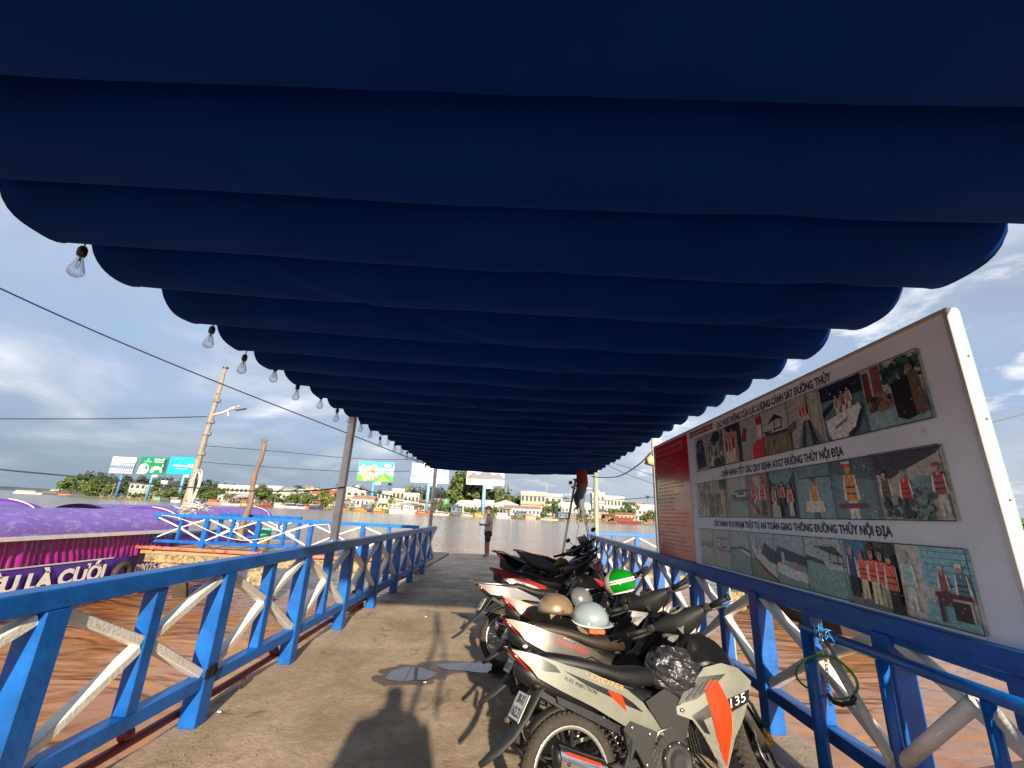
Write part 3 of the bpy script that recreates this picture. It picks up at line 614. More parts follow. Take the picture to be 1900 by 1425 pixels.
r2_[5].rect((110, 140, 146), 0, 0, 1, 1).shape((92, 120, 126), [(0, 1), (.1, .78), (1, .72), (1, 1)]).rect((50, 60, 66), .1, .76, 1, .78).person(.5, -.1, .86, (180, 124, 60), (90, 80, 76), (110, 60, 66), stripes=False).shape((190, 186, 172), [(.22, .12), (.75, .12), (.72, .32), (.26, .32)]).done('photograph of a masked passenger in an orange vest')
r2_[6].rect((92, 120, 124), 0, 0, 1, 1).shape((70, 88, 92), [(0, 1), (0, .8), (1, .6), (1, 1)]).person(.42, -.12, 1.06, (190, 120, 52), (196, 192, 180), (196, 60, 46)).rect((180, 184, 186), .3, .93, .5, .97).shape((110, 40, 60), [(.1, .18), (.7, .18), (.7, .26), (.1, .26)]).done('photograph of an officer in a white cap and orange vest')
r2_[7].rect((150, 152, 140), 0, 0, 1, 1).shape((56, 48, 58), [(0, 1), (0, .7), (.2, .6), (.45, .72), (.9, .9), (1, 1)]).shape((100, 130, 130), [(.45, .5), (.6, .62), (.9, .6), (.95, .45), (.7, .4)]).person(.12, .05, .7, (90, 84, 70), (70, 90, 70), DK).person(.42, .02, .7, (185, 44, 44), (40, 40, 36), (110, 130, 130)).person(.88, .05, .72, (150, 70, 76), (170, 168, 160), (150, 50, 60)).speck([(60, 90, 80), (40, 50, 50), (120, 130, 120)], 34, .05, .02, .75, .3, .06, 17).speck([(50, 70, 90), (90, 120, 120)], 14, .5, .1, .8, .45, .05, 18).done('photograph of officers handing out vests')
r3 = row(1.09, 1.44, [4.935, 4.62, 4.265, 3.915, 3.55, 3.19, 2.81, 2.445, 2.055])
r3[0].rect((156, 156, 146), 0, 0, 1, 1).speck([(110, 114, 108), (128, 130, 122)], 26, .0, .5, 1, .62, .08, 21).done('faded photograph of boats at anchor')
r3[1].rect((152, 154, 146), 0, 0, 1, 1).boat(.1, .42, .85, (110, 116, 114), (150, 152, 148), .16).rect((80, 86, 84), .2, .76, .95, .79).rect((100, 104, 100), .45, .5, .48, .76).rect((100, 104, 100), .65, .5, .68, .76).done('faded photograph of a ferry with a flat roof')
r3[2].rect((140, 156, 158), 0, .5, 1, 1).rect((116, 140, 134), 0, 0, 1, .54).shape((60, 70, 72), [(0, .52), (.6, .58), (1, .5), (.95, .56), (.6, .64), (0, .58)]).shape((180, 184, 180), [(.6, .5), (1, .42), (1, .48), (.62, .56)]).done('photograph of a low boat on grey water')
r3[3].rect((144, 160, 166), 0, .4, 1, 1).rect((114, 126, 96), 0, 0, 1, .42).shape((176, 178, 172), [(0, .72), (.15, .45), (.5, .25), (1, .02), (1, .35), (.7, .45), (.3, .62)]).shape((120, 44, 48), [(0, .72), (.15, .4), (.55, .16), (1, -.0), (1, .05), (.6, .22), (.2, .44)]).shape((44, 60, 80), [(.45, .55), (.6, .8), (1, .62), (1, .35), (.7, .4)]).rect((60, 66, 70), .28, .5, .3, .95).person(.4, .48, .3, (170, 166, 160), cap=DK).done('photograph of the bow of a wooden boat under a blue tarpaulin')
r3[4].rect((140, 158, 166), 0, .4, 1, 1).rect((110, 138, 130), 0, 0, 1, .44).shape((44, 66, 82), [(0, .62), (.1, .76), (1, .6), (1, .42), (.3, .48), (0, .4)]).shape((186, 188, 184), [(0, .22), (.05, .42), (1, .28), (1, .12), (.4, .14)]).shape((150, 130, 120), [(.5, .34), (.6, .48), (.75, .44), (.8, .3)]).person(.25, .36, .34, (176, 170, 160), cap=DK).done('photograph of a long open boat with a blue cover')
r3[5].rect((146, 162, 160), 0, .5, 1, 1).rect((116, 146, 140), 0, 0, 1, .54).shape((40, 60, 58), [(.2, .84), (.75, .86), (.95, .68), (.6, .74)]).shape((52, 62, 64), [(0, .56), (1, .46), (1, .54), (.5, .58), (0, .66)]).boat(.45, .46, .55, (170, 174, 172), (150, 156, 154), .14).rect((60, 66, 64), .62, .56, .64, .78).rect((60, 66, 64), .8, .54, .82, .74).done('photograph of a covered ferry boat')
r3[6].rect((40, 42, 40), 0, 0, 1, 1).rect((64, 110, 150), 0, .5, .42, 1).shape((110, 110, 100), [(0, 0), (1, 0), (1, .12), (.6, .2), (0, .16)]).speck([(70, 74, 66), (30, 32, 30)], 22, .45, .72, 1, .98, .08, 27).person(.12, .1, .78, (60, 60, 110), DK, (150, 150, 150), stripes=False).person(.34, .1, .74, (214, 84, 52), (190, 184, 150), (170, 80, 60)).person(.56, .06, .80, (220, 88, 50), (196, 188, 150), (150, 90, 80)).person(.74, .05, .80, (206, 84, 60), (150, 150, 130), (120, 116, 110)).person(.9, -.03, .86, (222, 92, 60), (34, 30, 30), (60, 70, 56)).done('photograph of officers in orange life vests')
r3[7].rect((170, 168, 160), 0, 0, 1, 1).rect((120, 168, 176), .35, .45, 1, 1).shape((110, 160, 160), [(.3, 0), (.35, .3), (.8, .3), (1, .02)])
for k in range(6): r3[7].rect((88, 138, 150), .4, .5+k*.085, 1, .515+k*.085)
r3[7].person(.14, .08, .8, (140, 176, 172), (186, 186, 176), (120, 160, 160), stripes=False).person(.62, .25, .5, (130, 70, 76), (90, 60, 60), (170, 170, 160), stripes=False).person(.86, .12, .68, (70, 110, 120), (180, 182, 172), (200, 190, 180)).rect((90, 34, 50), .5, .36, .95, .42).rect((90, 34, 50), .52, .05, .57, .38).rect((52, 40, 38), .7, .1, .9, .33).done('photograph of people writing at a red table')
INK = mat('ink', (38, 36, 62), .45, var=.05)
def blabel(txt, ya, yb, z, h, m=INK, name='lettering', bold=.0026, k=0.0):
    txt = txt.upper()
    q = MB(); fr = lambda a, b, c: Vector((XF-.002-k, ya-a, z+b)); text_on(q, txt, h/.72, fr, width=abs(ya-yb), bold=bold); bp_(name, q, m)
blabel('CÁC HOẠT ĐỘNG CỦA LỰC LƯỢNG CẢNH SÁT ĐƯỜNG THỦY', 4.32, 2.67, 2.435, .06)
blabel('CHẤP HÀNH TỐT CÁC QUY ĐỊNH ATGT ĐƯỜNG THỦY NỘI ĐỊA', 4.32, 2.68, 1.945, .056)
blabel('CÁC HÀNH VI VI PHẠM TRẬT TỰ AN TOÀN GIAO THÔNG ĐƯỜNG THỦY NỘI ĐỊA', 4.58, 2.44, 1.475, .052)
q = MB(); q.poly([Vector((XF-.0012, 6.30, 1.065)), Vector((XF-.0012, 5.10, 1.065)), Vector((XF-.0012, 5.10, 2.52)), Vector((XF-.0012, 6.30, 2.52))])
bp_('red_panel', q, mat('red_print', (210, 26, 34), .22, var=.12, vscale=1.2, coat=.3))
pinkm = mat('faded_white_ink', (226, 150, 140), .5)
RT = ['CÔNG AN THÀNH PHỐ', 'PHÒNG CẢNH SÁT ĐƯỜNG THỦY', 'Nội quy bến thủy nội địa', 'Điều khoản về an toàn giao thông đường thủy', 'người và phương tiện khi tham gia giao thông', 'phải chấp hành nghiêm các quy định', 'mặc áo phao hoặc mang dụng cụ nổi', 'khi đi trên phương tiện thủy nội địa', 'không chở quá số người quy định', 'không neo đậu sai quy định trên luồng']
g = random.Random(4); z_ = 2.43; i = 0
while z_ > 1.12:
    t = RT[i] if i < 3 else RT[3+(i*5) % 7]
    h = .045 if i < 2 else .024
    wd = min(1.08, (1.0 if i < 2 else g.uniform(.45, 1.08)))
    blabel(t, 6.24, 6.24-wd, z_, h, pinkm, bold=.0, k=.0008); z_ -= (.07 if i < 2 else .047); i += 1
redink = mat('red_ink', (150, 40, 44), .5)
for k, t in enumerate(('TUYÊN TRUYỀN PHÁP LUẬT GIAO THÔNG', 'TRẬT TỰ AN TOÀN ĐƯỜNG THỦY')): blabel(t, 5.02, 4.40, 2.487-k*.036, .024, redink)
# ================================================================ motorbikes
RUB = mat('tyre_rubber', (52, 46, 40), .8, var=.25, vscale=12, bump=.4, bscale=60, col2=(110, 92, 70), thresh=.6)
RIMB = mat('wheel_black', (26, 26, 28), .35, .4, var=.1)
RIMS = mat('wheel_polished', (200, 198, 190), .25, .8, var=.08)
BLK = mat('black_plastic', (20, 20, 22), .42, var=.25, vscale=10, bump=.1, bscale=120, col2=(60, 54, 48), thresh=.66)
BLK2 = mat('dusty_black', (34, 34, 35), .6, var=.2, vscale=14, col2=(96, 84, 68), thresh=.66)
STEEL = mat('bare_steel', (150, 148, 142), .35, .9, var=.25, vscale=16, col2=(70, 60, 50), thresh=.62)
CHR = mat('chrome', (225, 225, 222), .12, 1.0, var=.06)
SEATM = mat('seat_vinyl', (24, 25, 27), .48, var=.1, vscale=20, bump=.15, bscale=220)
SEATB = mat('seat_vinyl_brown', (46, 36, 30), .5, var=.14, vscale=14, bump=.15, bscale=220)
REDL = mat('red_lens', (110, 10, 12), .15, var=.1, coat=.6)
ORL = mat('amber_lens', (210, 120, 40), .2, coat=.4)
CLR = mat('clear_lens', (210, 215, 215), .12, .3, coat=.6)
GOLD = mat('gold_caliper', (200, 150, 60), .35, .7)
ORG = mat('orange_decal', (255, 48, 0), .55, var=.1, vscale=30, spec=.2)
BLKD = mat('black_decal', (12, 12, 14), .35, coat=.3)
PLATE = mat('plate_white', (215, 214, 205), .4, var=.05)
PLI = mat('plate_ink', (22, 22, 24), .5)
ENG = mat('engine_case', (66, 64, 62), .45, .6, var=.25, vscale=14, bump=.3, bscale=60, col2=(120, 104, 84), thresh=.63)

BLKG = mat('gloss_dark', (22, 22, 24), .16, var=.15, coat=.7, col2=(60, 54, 48), thresh=.7)
def smooth_panel(name, outline, vf, m, par, side, th=.012, cuts=3, lab=None, off=0.0):
    """side panel: outline in (u,w) of the bike's side view; vf gives the half width there"""
    b = bmesh.new(); vv = [b.verts.new((u, 0, w_)) for u, w_ in outline]
    b.faces.new(vv); bmesh.ops.triangulate(b, faces=b.faces[:]); bmesh.ops.subdivide_edges(b, edges=b.edges[:], cuts=cuts, use_grid_fill=True)
    bmesh.ops.triangulate(b, faces=b.faces[:])
    r = bmesh.ops.extrude_face_region(b, geom=b.faces[:]); new = [g_ for g_ in r['geom'] if isinstance(g_, bmesh.types.BMVert)]
    ns = set(new)
    for v in b.verts:
        o_ = vf(v.co.x, v.co.z)+off; v.co.y = side*(o_ if v in ns else o_-th)
    bmesh.ops.recalc_face_normals(b, faces=b.faces)
    me = bpy.data.meshes.new(name); b.to_mesh(me); b.free()
    for p in me.polygons: p.use_smooth = True
    try: me.set_sharp_from_angle(angle=R(40))
    except Exception: pass
    me.materials.append(m); o = bpy.data.objects.new(name, me); COL.objects.link(o)
    if par: o.parent = par
    if lab: o['label'] = lab
    return o
def wheel(par, u, r, m_rim, M=None, disc=True, spokes=5, wire=False, name='wheel', tw=.045, lip=None):
    e = MB(M)
    prof = []
    for k in range(15):
        a = math.pi*(k/14*1.32-.66); prof.append((r-.045+.045*math.cos(a)+(-.004 if k in (6, 8) else 0), tw*math.sin(a)*1.05))
    prof = [(r-.055, -tw*.75)]+prof+[(r-.055, tw*.75)]
    e.lathe(prof, (u, 0, r), 'y', 44)
    for k in range(54):
        a = 2*math.pi*k/54
        for sg in (-1, 1):
            c = Vector((u+(r-.006)*math.cos(a), sg*.022, r+(r-.006)*math.sin(a)))
            T = Matrix.Translation(c) @ Matrix.Rotation(-a, 4, 'Y') @ Matrix.Rotation(.5*sg, 4, 'X')
            e.box((0, 0, 0), (.012, .03, .011), M=T)
    w_ = e.build(name, RUB, par)
    q = MB(M); ri = r-.05
    q.lathe([(ri-.016, -.032), (ri, -.038), (ri+.004, -.03), (ri-.006, -.012), (ri-.02, 0), (ri-.006, .012), (ri+.004, .03), (ri, .038), (ri-.016, .032), (ri-.026, .01), (ri-.026, -.01), (ri-.016, -.032)], (u, 0, r), 'y', 44)
    if lip: pass
    if wire:
        for k in range(28):
            a = 2*math.pi*k/28; a2 = a+(.5 if k % 2 else -.5); q.tube([(u+.03*math.cos(a2), (.02 if k % 4 < 2 else -.02), r+.03*math.sin(a2)), (u+ri*math.cos(a), 0, r+ri*math.sin(a))], .0016, 4)
    else:
        for k in range(spokes):
            for dd in (-.16, .16):
                a = 2*math.pi*k/spokes+.3; q.beam((u+.03*math.cos(a+dd*2), 0, r+.03*math.sin(a+dd*2)), (u+(ri-.012)*math.cos(a+dd), 0, r+(ri-.012)*math.sin(a+dd)), .02, .018, upv=(0, 1, 0), bev=.004)
    q.build('rim', m_rim, w_)
    q = MB(M); q.lathe([(0, -.06), (.026, -.06), (.04, -.04), (.04, .04), (.026, .06), (0, .06)], (u, 0, r), 'y', 20); q.build('hub', STEEL, w_)
    if lip:
        q = MB(M); q.lathe([(ri-.030, -.036), (ri-.024, -.044), (ri-.006, -.043), (ri-.002, -.036)], (u, 0, r), 'y', 44); q.build('rim_stripe', lip, w_)
    if disc:
        q = MB(M); q.lathe([(.05, -.062), (.10, -.062), (.10, -.066), (.05, -.066), (.05, -.062)], (u, 0, r), 'y', 30)
        q.build('brake_disc', STEEL, w_)
    return w_
def motorbike(label, x, y, head, lean, s, C, opt):
    """C: colours body, dark, seat ; opt: kind flags. Local axes: x forward from the rear axle, y left, z up"""
    e = empty('motorbike', (x, y, 0), label, 'motorbike', 'motorbikes parked along the right railing', rot=(-lean, 0, head), s=s)
    body, trim, seat = C['body'], C.get('trim', BLK), C.get('seat', SEATM)
    WB, r = 1.255, .285
    st = opt.get('steer', .75)
    piv = Vector((.93, 0, .9)); rake = R(26)
    ax = Vector((-math.sin(rake), 0, math.cos(rake)))
    MS = Matrix.Translation(piv) @ Matrix.Rotation(st, 4, ax) @ Matrix.Translation(-piv)
    # wheels
    wheel(e, 0, r, C.get('rim', RIMB), lip=C.get('lip'), wire=opt.get('wire', False), disc=False)
    wheel(e, WB, r-.01, C.get('rim', RIMB), M=MS, wire=opt.get('wire', False), lip=C.get('lip'))
    def hw(u, w_):  # half width of the rear body
        t = min(1, max(0, (u+.42)/.45)); base = .055+.085*math.sin(t*math.pi/2)
        if u > .35: base -= (u-.35)*.12
        return base*(1-.9*(max(0, w_-.70))**1.2)*(1-.5*max(0, .56-w_))
    def fwid(u, w_): # half width of the leg shield
        t = min(1, max(0, (u-.62)/.45)); return .095+.10*math.sin(t*math.pi/2)-.16*max(0, .5-w_)-.20*max(0, w_-.74)
    k = opt.get('tail', 0)
    # inner body
    q = MB(); rg = []
    for u, zl, zh, v in ((-.30, .74, .82+k, .04), (-.2, .68, .80+k, .07), (0, .60, .77, .10), (.2, .54, .74, .10), (.4, .46, .70, .095), (.55, .42, .64, .085), (.7, .42, .60, .08), (.85, .46, .72, .08), (.95, .52, .80, .07)):
        rg.append([(u, v*math.cos(a)*(abs(math.cos(a))**-.4 if abs(math.cos(a)) > .01 else 0), (zl+zh)/2+(zh-zl)/2*math.sin(a)) for a in [2*math.pi*i/14 for i in range(14)]])
    q.rings(rg); q.build('inner_body', BLK, e)
    # side panels
    P1 = [(-.34, .88+k), (-.24, .795+k*.9), (-.2, .745+k*.6), (-.08, .685), (.11, .60), (.30, .50), (.38, .49), (.56, .435), (.49, .53), (.43, .60), (.33, .67), (.20, .725), (.09, .77), (-.03, .80+k*.3), (-.2, .855+k*.8), (-.29, .875+k)]
    for sd in (-1, 1):
        sp = smooth_panel('side_panel', P1, hw, body, e, sd, off=.006)
        if opt.get('stripe'):
            smooth_panel('black_stripe', [(-.05, .775), (.22, .672), (.29, .648), (.36, .605), (.425, .555), (.33, .59), (.22, .640), (.08, .70)], hw, BLKD, sp, sd, th=.001, off=.0085)
            smooth_panel('orange_flash', [(.205, .672), (.24, .662), (.29, .645), (.315, .565), (.285, .59), (.265, .605), (.235, .632)], hw, ORG, sp, sd, th=.001, off=.0105)
            smooth_panel('tail_gloss', [(-.29, .872), (-.25, .83), (-.16, .775), (-.07, .765), (-.1, .80), (-.2, .85)], hw, mat('dark_gloss', (70, 72, 62), .12, coat=.8), sp, sd, th=.001, off=.009)
        if opt.get('decal'):
            for dc, pl in opt['decal']: smooth_panel('decal', pl, hw, dc, sp, sd, th=.001, off=.0095)
    def side_text(txt, u0, w0, u1, w1, h, m, par, wf=hw, lab='lettering', off=.011, sd=-1):
        qq = MB(); dx, dz = u1-u0, w1-w0; L_ = math.hypot(dx, dz); ca, sa = dx/L_, dz/L_
        def fr(a, b, c):
            u = u0+a*ca-b*sa; w_ = w0+a*sa+b*ca; return Vector((u, sd*(wf(u, w_)+off), w_))
        text_on(qq, txt, h/.72, fr, width=L_, shear=.25); qq.build(lab, m, par, fixn=False)
    if opt.get('stripe'):
        side_text('FUEL INJECTION', -.055, .735, .135, .655, .017, BLKD, e)
        side_text('EXCITER', .10, .735, .30, .665, .026, mat('pale_orange', (214, 150, 84), .4), e)
    if opt.get('redtext'): side_text('Exciter', .02, .735, .27, .645, .04, mat('red_decal', (190, 24, 30), .3, coat=.4), e)
    # under-seat skirt, lower frame cover
    for sd in (-1, 1):
        smooth_panel('centre_cover', [(.46, .60), (.60, .655), (.70, .60), (.74, .50), (.70, .42), (.58, .36), (.50, .40), (.56, .45), (.50, .54)], lambda u, w_: .115, BLK2, e, sd)
        smooth_panel('rail_cover', [(-.09, .655), (.1, .58), (.34, .475), (.36, .44), (.3, .45), (.05, .56), (-.08, .62)], lambda u, w_: .10, BLK, e, sd, cuts=1)
    # seat
    q = MB(); rg = []
    for u, zl, zh, v in ((-.20, .80+k*.8, .845+k, .05), (-.12, .785+k*.5, .86+k*.8, .10), (0, .765, .845+k*.4, .125), (.12, .74, .825, .135), (.22, .715, .80, .135), (.3, .69, .775, .13), (.40, .665, .765, .12), (.5, .66, .765, .10), (.575, .66, .75, .075), (.60, .67, .72, .05)):
        rg.append([(u, v*(1 if math.cos(a) >= 0 else -1)*abs(math.cos(a))**.6, (zl+zh)/2+(zh-zl)/2*(1 if math.sin(a) >= 0 else -1)*abs(math.sin(a))**.7) for a in [2*math.pi*i/20 for i in range(20)]])
    q.rings(rg); st_ = q.build('seat', seat, e)
    q = MB()
    for sd in (-1, 1): q.tube([(-.05, sd*.122, .79+k*.3), (.1, sd*.138, .752), (.25, sd*.138, .70), (.38, sd*.124, .668)], .006, 6)
    q.build('seat_piping', C.get('piping', STEEL), st_)
    q = MB(); q.tube([(.215, -.134, .735), (.20, -.10, .803), (.195, 0, .822), (.20, .10, .803), (.215, .134, .735)], .0035, 6); q.build('seat_seam', BLK, st_)
    # grab rail
    if opt.get('rail'):
        q = MB()
        for sd in (-1, 1): q.tube([(.06, sd*.14, .80), (-.12, sd*.135, .84+k*.5), (-.28, sd*.11, .885+k), (-.40, sd*.06, .905+k)], .010, 8)
        q.tube([(-.40, -.06, .905+k), (-.42, 0, .907+k), (-.40, .06, .905+k)], .010, 8); q.build('grab_rail', C.get('railm', STEEL), e)
    # tail lamp
    q = MB(); q.rings([[( -.37+.02, v*.055, .895+k+.0*v) for v in (-1, -.5, .5, 1)][::1]+[(-.355, v*.055, .885+k) for v in (1, .5, -.5, -1)],
                       [(-.33, v*.06, .85+k) for v in (-1, -.5, .5, 1)]+[(-.30, v*.07, .85+k) for v in (1, .5, -.5, -1)],
                       [(-.25, v*.065, .78+k*.8) for v in (-1, -.5, .5, 1)]+[(-.21, v*.06, .79+k*.8) for v in (1, .5, -.5, -1)],
                       [(-.21, v*.04, .745+k*.6) for v in (-1, -.5, .5, 1)]+[(-.17, v*.04, .755+k*.6) for v in (1, .5, -.5, -1)]], smooth=True)
    q.build('tail_lamp', C.get('lens', REDL), e)
    for sd in (-1, 1):
        q = MB(); q.ball((-.19, sd*.075, .705), (.022, .022, .014), 10, 7); q.build('turn_signal', C.get('sig', BLK2), e)
    # rear mudguard with flap and plate
    q = MB(); A = [(-.10, .74, .06), (-.17, .68, .075), (-.25, .575, .08), (-.33, .49, .078), (-.41, .43, .06), (-.50, .375, .012)]
    rg = []
    for u, w_, v in A: rg.append([(u, -v, w_-.012), (u-.005, -v*.55, w_+.004), (u-.006, 0, w_+.008), (u-.005, v*.55, w_+.004), (u, v, w_-.012), (u+.006, v*.95, w_-.016), (u+.004, 0, w_-.001), (u+.006, -v*.95, w_-.016)])
    q.rings(rg); q.box((-.10, 0, .63), (.16, .13, .03), rot=Matrix.Rotation(R(28), 4, 'Y')); q.build('rear_mudguard', BLK2, e)
    pf = Matrix.Translation((-.268, 0, .60)) @ Matrix.Rotation(R(32), 4, 'Y')
    q = MB(); q.box((-.012, 0, 0), (.006, .19, .14), M=pf, bev=.003); pl = q.build('number_plate', PLATE, e)
    for tx, dz, ww in ((opt['plate'][0], .012, .12), (opt['plate'][1], -.052, .15)):
        q = MB(); fr = lambda a, b, c: pf @ Vector((-.0165, .0-a+ww/2, b+dz)); text_on(q, tx, .046/.72, fr, width=ww, bold=.001); q.build('plate_number', PLI, pl, fixn=False)
    q = MB(); q.box((-.0155, 0, .068), (.002, .186, .004), M=pf); q.box((-.0155, 0, -.068), (.002, .186, .004), M=pf); q.box((-.0155, .093, 0), (.002, .003, .132), M=pf); q.box((-.0155, -.093, 0), (.002, .003, .132), M=pf); q.build('plate_border', PLI, pl)
    q = MB(); q.ball((-.165, -.03, .675), (.02, .024, .02), 10, 7); q.build('reflector', REDL, e)
    # inner tyre hugger and swing arm, shock
    q = MB(); rg = []
    for a in range(20, 150, 13):
        t = R(a); c, s_ = math.cos(t), math.sin(t); rr = .318
        rg.append([(c*rr, v*.05, .285+s_*rr-(.012 if abs(v) > .9 else 0)) for v in (-1, -.4, .4, 1)]+[(c*(rr-.008), v*.048, .285+s_*(rr-.008)-(.012 if abs(v) > .9 else 0)) for v in (1, .4, -.4, -1)])
    q.rings(rg, closed=True); q.build('hugger', BLK2, e)
    for sd in (-1, 1):
        q = MB(); q.beam((-.03, sd*.085, .285), (.42, sd*.075, .33), .022, .045, bev=.006); q.build('swing_arm', C.get('arm', BLK2), e)
    q = MB(); q.tube([(.34, 0, .34), (.18, 0, .62)], .018, 8)
    for i in range(9): q.lathe([(.034, -.006), (.04, 0), (.034, .006), (.03, 0), (.034, -.006)], axis='z', n=12, M=Matrix.Translation((.33-.014*i, 0, .36+.025*i)) @ Matrix.Rotation(R(-30), 4, 'Y'))
    q.build('shock_absorber', C.get('spring', STEEL), e)
    # exhaust on the right
    if opt.get('exhaust', True):
        q = MB(); q.tube([(.72, -.03, .34), (.76, -.09, .26), (.66, -.13, .20), (.40, -.15, .20), (.2, -.155, .27)], .018, 10); q.build('exhaust_pipe', STEEL, e)
        q = MB(); q.rings([[(u, -.165+rr*.8*math.cos(a), z_+rr*math.sin(a)) for a in [2*math.pi*i/16 for i in range(16)]] for u, z_, rr in ((.24, .27, .022), (.20, .29, .045), (.10, .325, .056), (-.12, .405, .058), (-.145, .413, .05), (-.15, .415, .028))]); ex = q.build('muffler', C.get('muf', BLK), e)
        q = MB(); q.rings([[(u, -.165+(.062+.004*i_)*.9*math.cos(a), z_+.062*math.sin(a)) for a in [R(100)+R(190)*i/12 for i in range(13)]] for i_, (u, z_) in enumerate(((.13, .33), (0, .372), (-.13, .42)))], cap=False, closed=False); q.build('heat_shield', CHR, ex)
        q = MB(); q.beam((.09, -.218, .372), (-.1, -.222, .435), .004, .012); q.build('shield_stripe', ORG, ex)
        for u, z_ in ((.08, .335), (-.09, .392)): q = MB(); q.ball((u, -.226, z_), (.01, .006, .01), 8, 5); q.build('bolt', BLK, ex)
    # foot peg bracket
    smooth_panel('footrest_bracket', [(.28, .49), (.33, .525), (.49, .465), (.47, .42), (.43, .40), (.47, .27), (.44, .22), (.40, .30), (.36, .38), (.34, .40), (.30, .34), (.26, .33), (.33, .44)], lambda u, w_: .145, BLK2, e, -1, th=.02, cuts=1)
    for u, z_ in ((.335, .495), (.44, .46), (.40, .33)): q = MB(); q.ball((u, -.150, z_), (.011, .006, .011), 8, 5); q.build('bolt', STEEL, e)
    for sd in (-1, 1): q = MB(); q.tube([(.42, sd*.13, .25), (.42, sd*.24, .25)], .016, 8); q.build('foot_peg', STEEL, e)
    # engine
    q = MB(); q.box((.56, 0, .33), (.34, .20, .20), bev=.03); q.rings([[(u, rr*math.cos(a), z_+rr*math.sin(a)) for a in [2*math.pi*i/14 for i in range(14)]] for u, z_, rr in ((.66, .40, .07), (.74, .42, .068), (.80, .43, .06))], smooth=False)
    for i in range(6): q.box((.70+.018*i, 0, .41), (.006, .17, .17), bev=.01, rot=Matrix.Rotation(R(-8), 4, 'Y'))
    en = q.build('engine', ENG, e)
    q = MB(); q.lathe([(0, -.132), (.03, -.134), (.055, -.130), (.06, -.136), (.085, -.134), (.098, -.118), (.10, -.09)], (.62, 0, .31), 'y', 30); q.build('clutch_cover', BLK2, en)
    q = MB()
    for i in range(9):
        a = 2*math.pi*i/9; q.ball((.62+.092*math.cos(a), -.122, .31+.092*math.sin(a)), (.009, .008, .009), 8, 5)
    for i in range(8): q.box((.50+.03*i, -.104, .425+.012*(i % 3)), (.018, .02, .03+.01*(i % 2)), bev=.004)
    q.tube([(.48, -.10, .40), (.52, -.12, .46), (.60, -.11, .47), (.66, -.10, .44)], .008, 6); q.tube([(.50, -.09, .44), (.42, -.10, .5), (.36, -.10, .47)], .007, 6)
    q.build('engine_fittings', STEEL, en)
    # front leg shield
    P2 = [(.655, .53), (.65, .56), (.80, .635), (.97, .735), (.76, .725), (.86, .755), (.98, .775), (1.09, .745), (1.165, .675), (1.13, .61), (1.06, .51), (.98, .41), (.90, .26), (.85, .33), (.80, .42), (.74, .50)]
    P2 = [(.655, .53), (.65, .56), (.75, .60), (.80, .70), (.86, .755), (.98, .775), (1.09, .745), (1.165, .675), (1.13, .61), (1.06, .51), (.98, .41), (.90, .24), (.84, .34), (.79, .43), (.74, .50)]
    for sd in (-1, 1):
        ls = smooth_panel('leg_shield', P2, fwid, C.get('shield', body), e, sd, off=.006)
        smooth_panel('vent', [(.67, .575), (.76, .705), (.99, .72), (.94, .69), (.87, .65), (.78, .60)], fwid, BLK, ls, sd, th=.001, off=.009)
        for i in range(4):
            smooth_panel('vent_rib', [(.715+.04*i, .60+.012*i), (.80+.035*i, .675+.01*i), (.81+.035*i, .672+.01*i), (.725+.04*i, .596+.012*i)], fwid, BLK2, ls, sd, th=.002, off=.013, cuts=1)
        if opt.get('stripe'):
            smooth_panel('orange_flash', [(.835, .655), (.88, .69), (.925, .69), (.955, .62), (.975, .55), (.96, .44), (.905, .28), (.885, .33), (.865, .42), (.875, .52), (.845, .60)], fwid, ORG, ls, sd, th=.001, off=.0125)
            smooth_panel('black_band', [(.945, .59), (1.135, .635), (1.11, .575), (.95, .525)], fwid, BLKD, ls, sd, th=.001, off=.010)
            smooth_panel('black_band', [(.74, .52), (.87, .585), (.865, .52), (.80, .50), (.83, .43), (.80, .44)], fwid, BLKD, ls, sd, th=.001, off=.010)
            for i in range(4): smooth_panel('silver_bar', [(.80+.018*i, .425-.04*i), (.885, .385-.045*i), (.885, .375-.045*i), (.80+.018*i, .413-.04*i)], fwid, RIMS, ls, sd, th=.001, off=.0115, cuts=1)
        elif opt.get('shield_decal'):
            for dc, pl_ in opt['shield_decal']: smooth_panel('decal', pl_, fwid, dc, ls, sd, th=.001, off=.010)
    if opt.get('stripe'):
        side_text('135', .975, .553, 1.10, .585, .042, mat('white_decal', (225, 225, 222), .4), e, wf=fwid, off=.0135)
        q = MB(); q.ball((.69, -fwid(.69, .55)-.012, .548), (.014, .007, .011), 10, 6); q.build('screw', STEEL, e)
    # shield inner (rider side) and front nose
    q = MB(); rg = []
    for (u, z_, v, d_) in ((.62, .60, .07, .03), (.74, .66, .085, .04), (.82, .73, .10, .05), (.86, .80, .105, .06), (.90, .86, .095, .06), (.93, .91, .06, .05)):
        rg.append([(u+d_*math.sin(a)*.9, v*math.cos(a), z_-d_*math.sin(a)*.5) for a in [2*math.pi*i/14 for i in range(14)]])
    q.rings(rg); q.build('steering_cover', BLK, e)
    q = MB(); rg = []
    for (u, zl, zh, v) in ((.88, .60, .86, .085), (.98, .60, .88, .10), (1.07, .60, .82, .10), (1.14, .62, .74, .075), (1.19, .65, .70, .03)):
        rg.append([(u, v*math.cos(a), (zl+zh)/2+(zh-zl)/2*math.sin(a)) for a in [2*math.pi*i/16 for i in range(16)]])
    q.rings(rg); nf = q.build('nose_fairing', C.get('nose', trim), e)
    def nw_(u, w_): return max(.012, .150-.62*max(0, w_-.74)-.55*max(0, u-1.08))
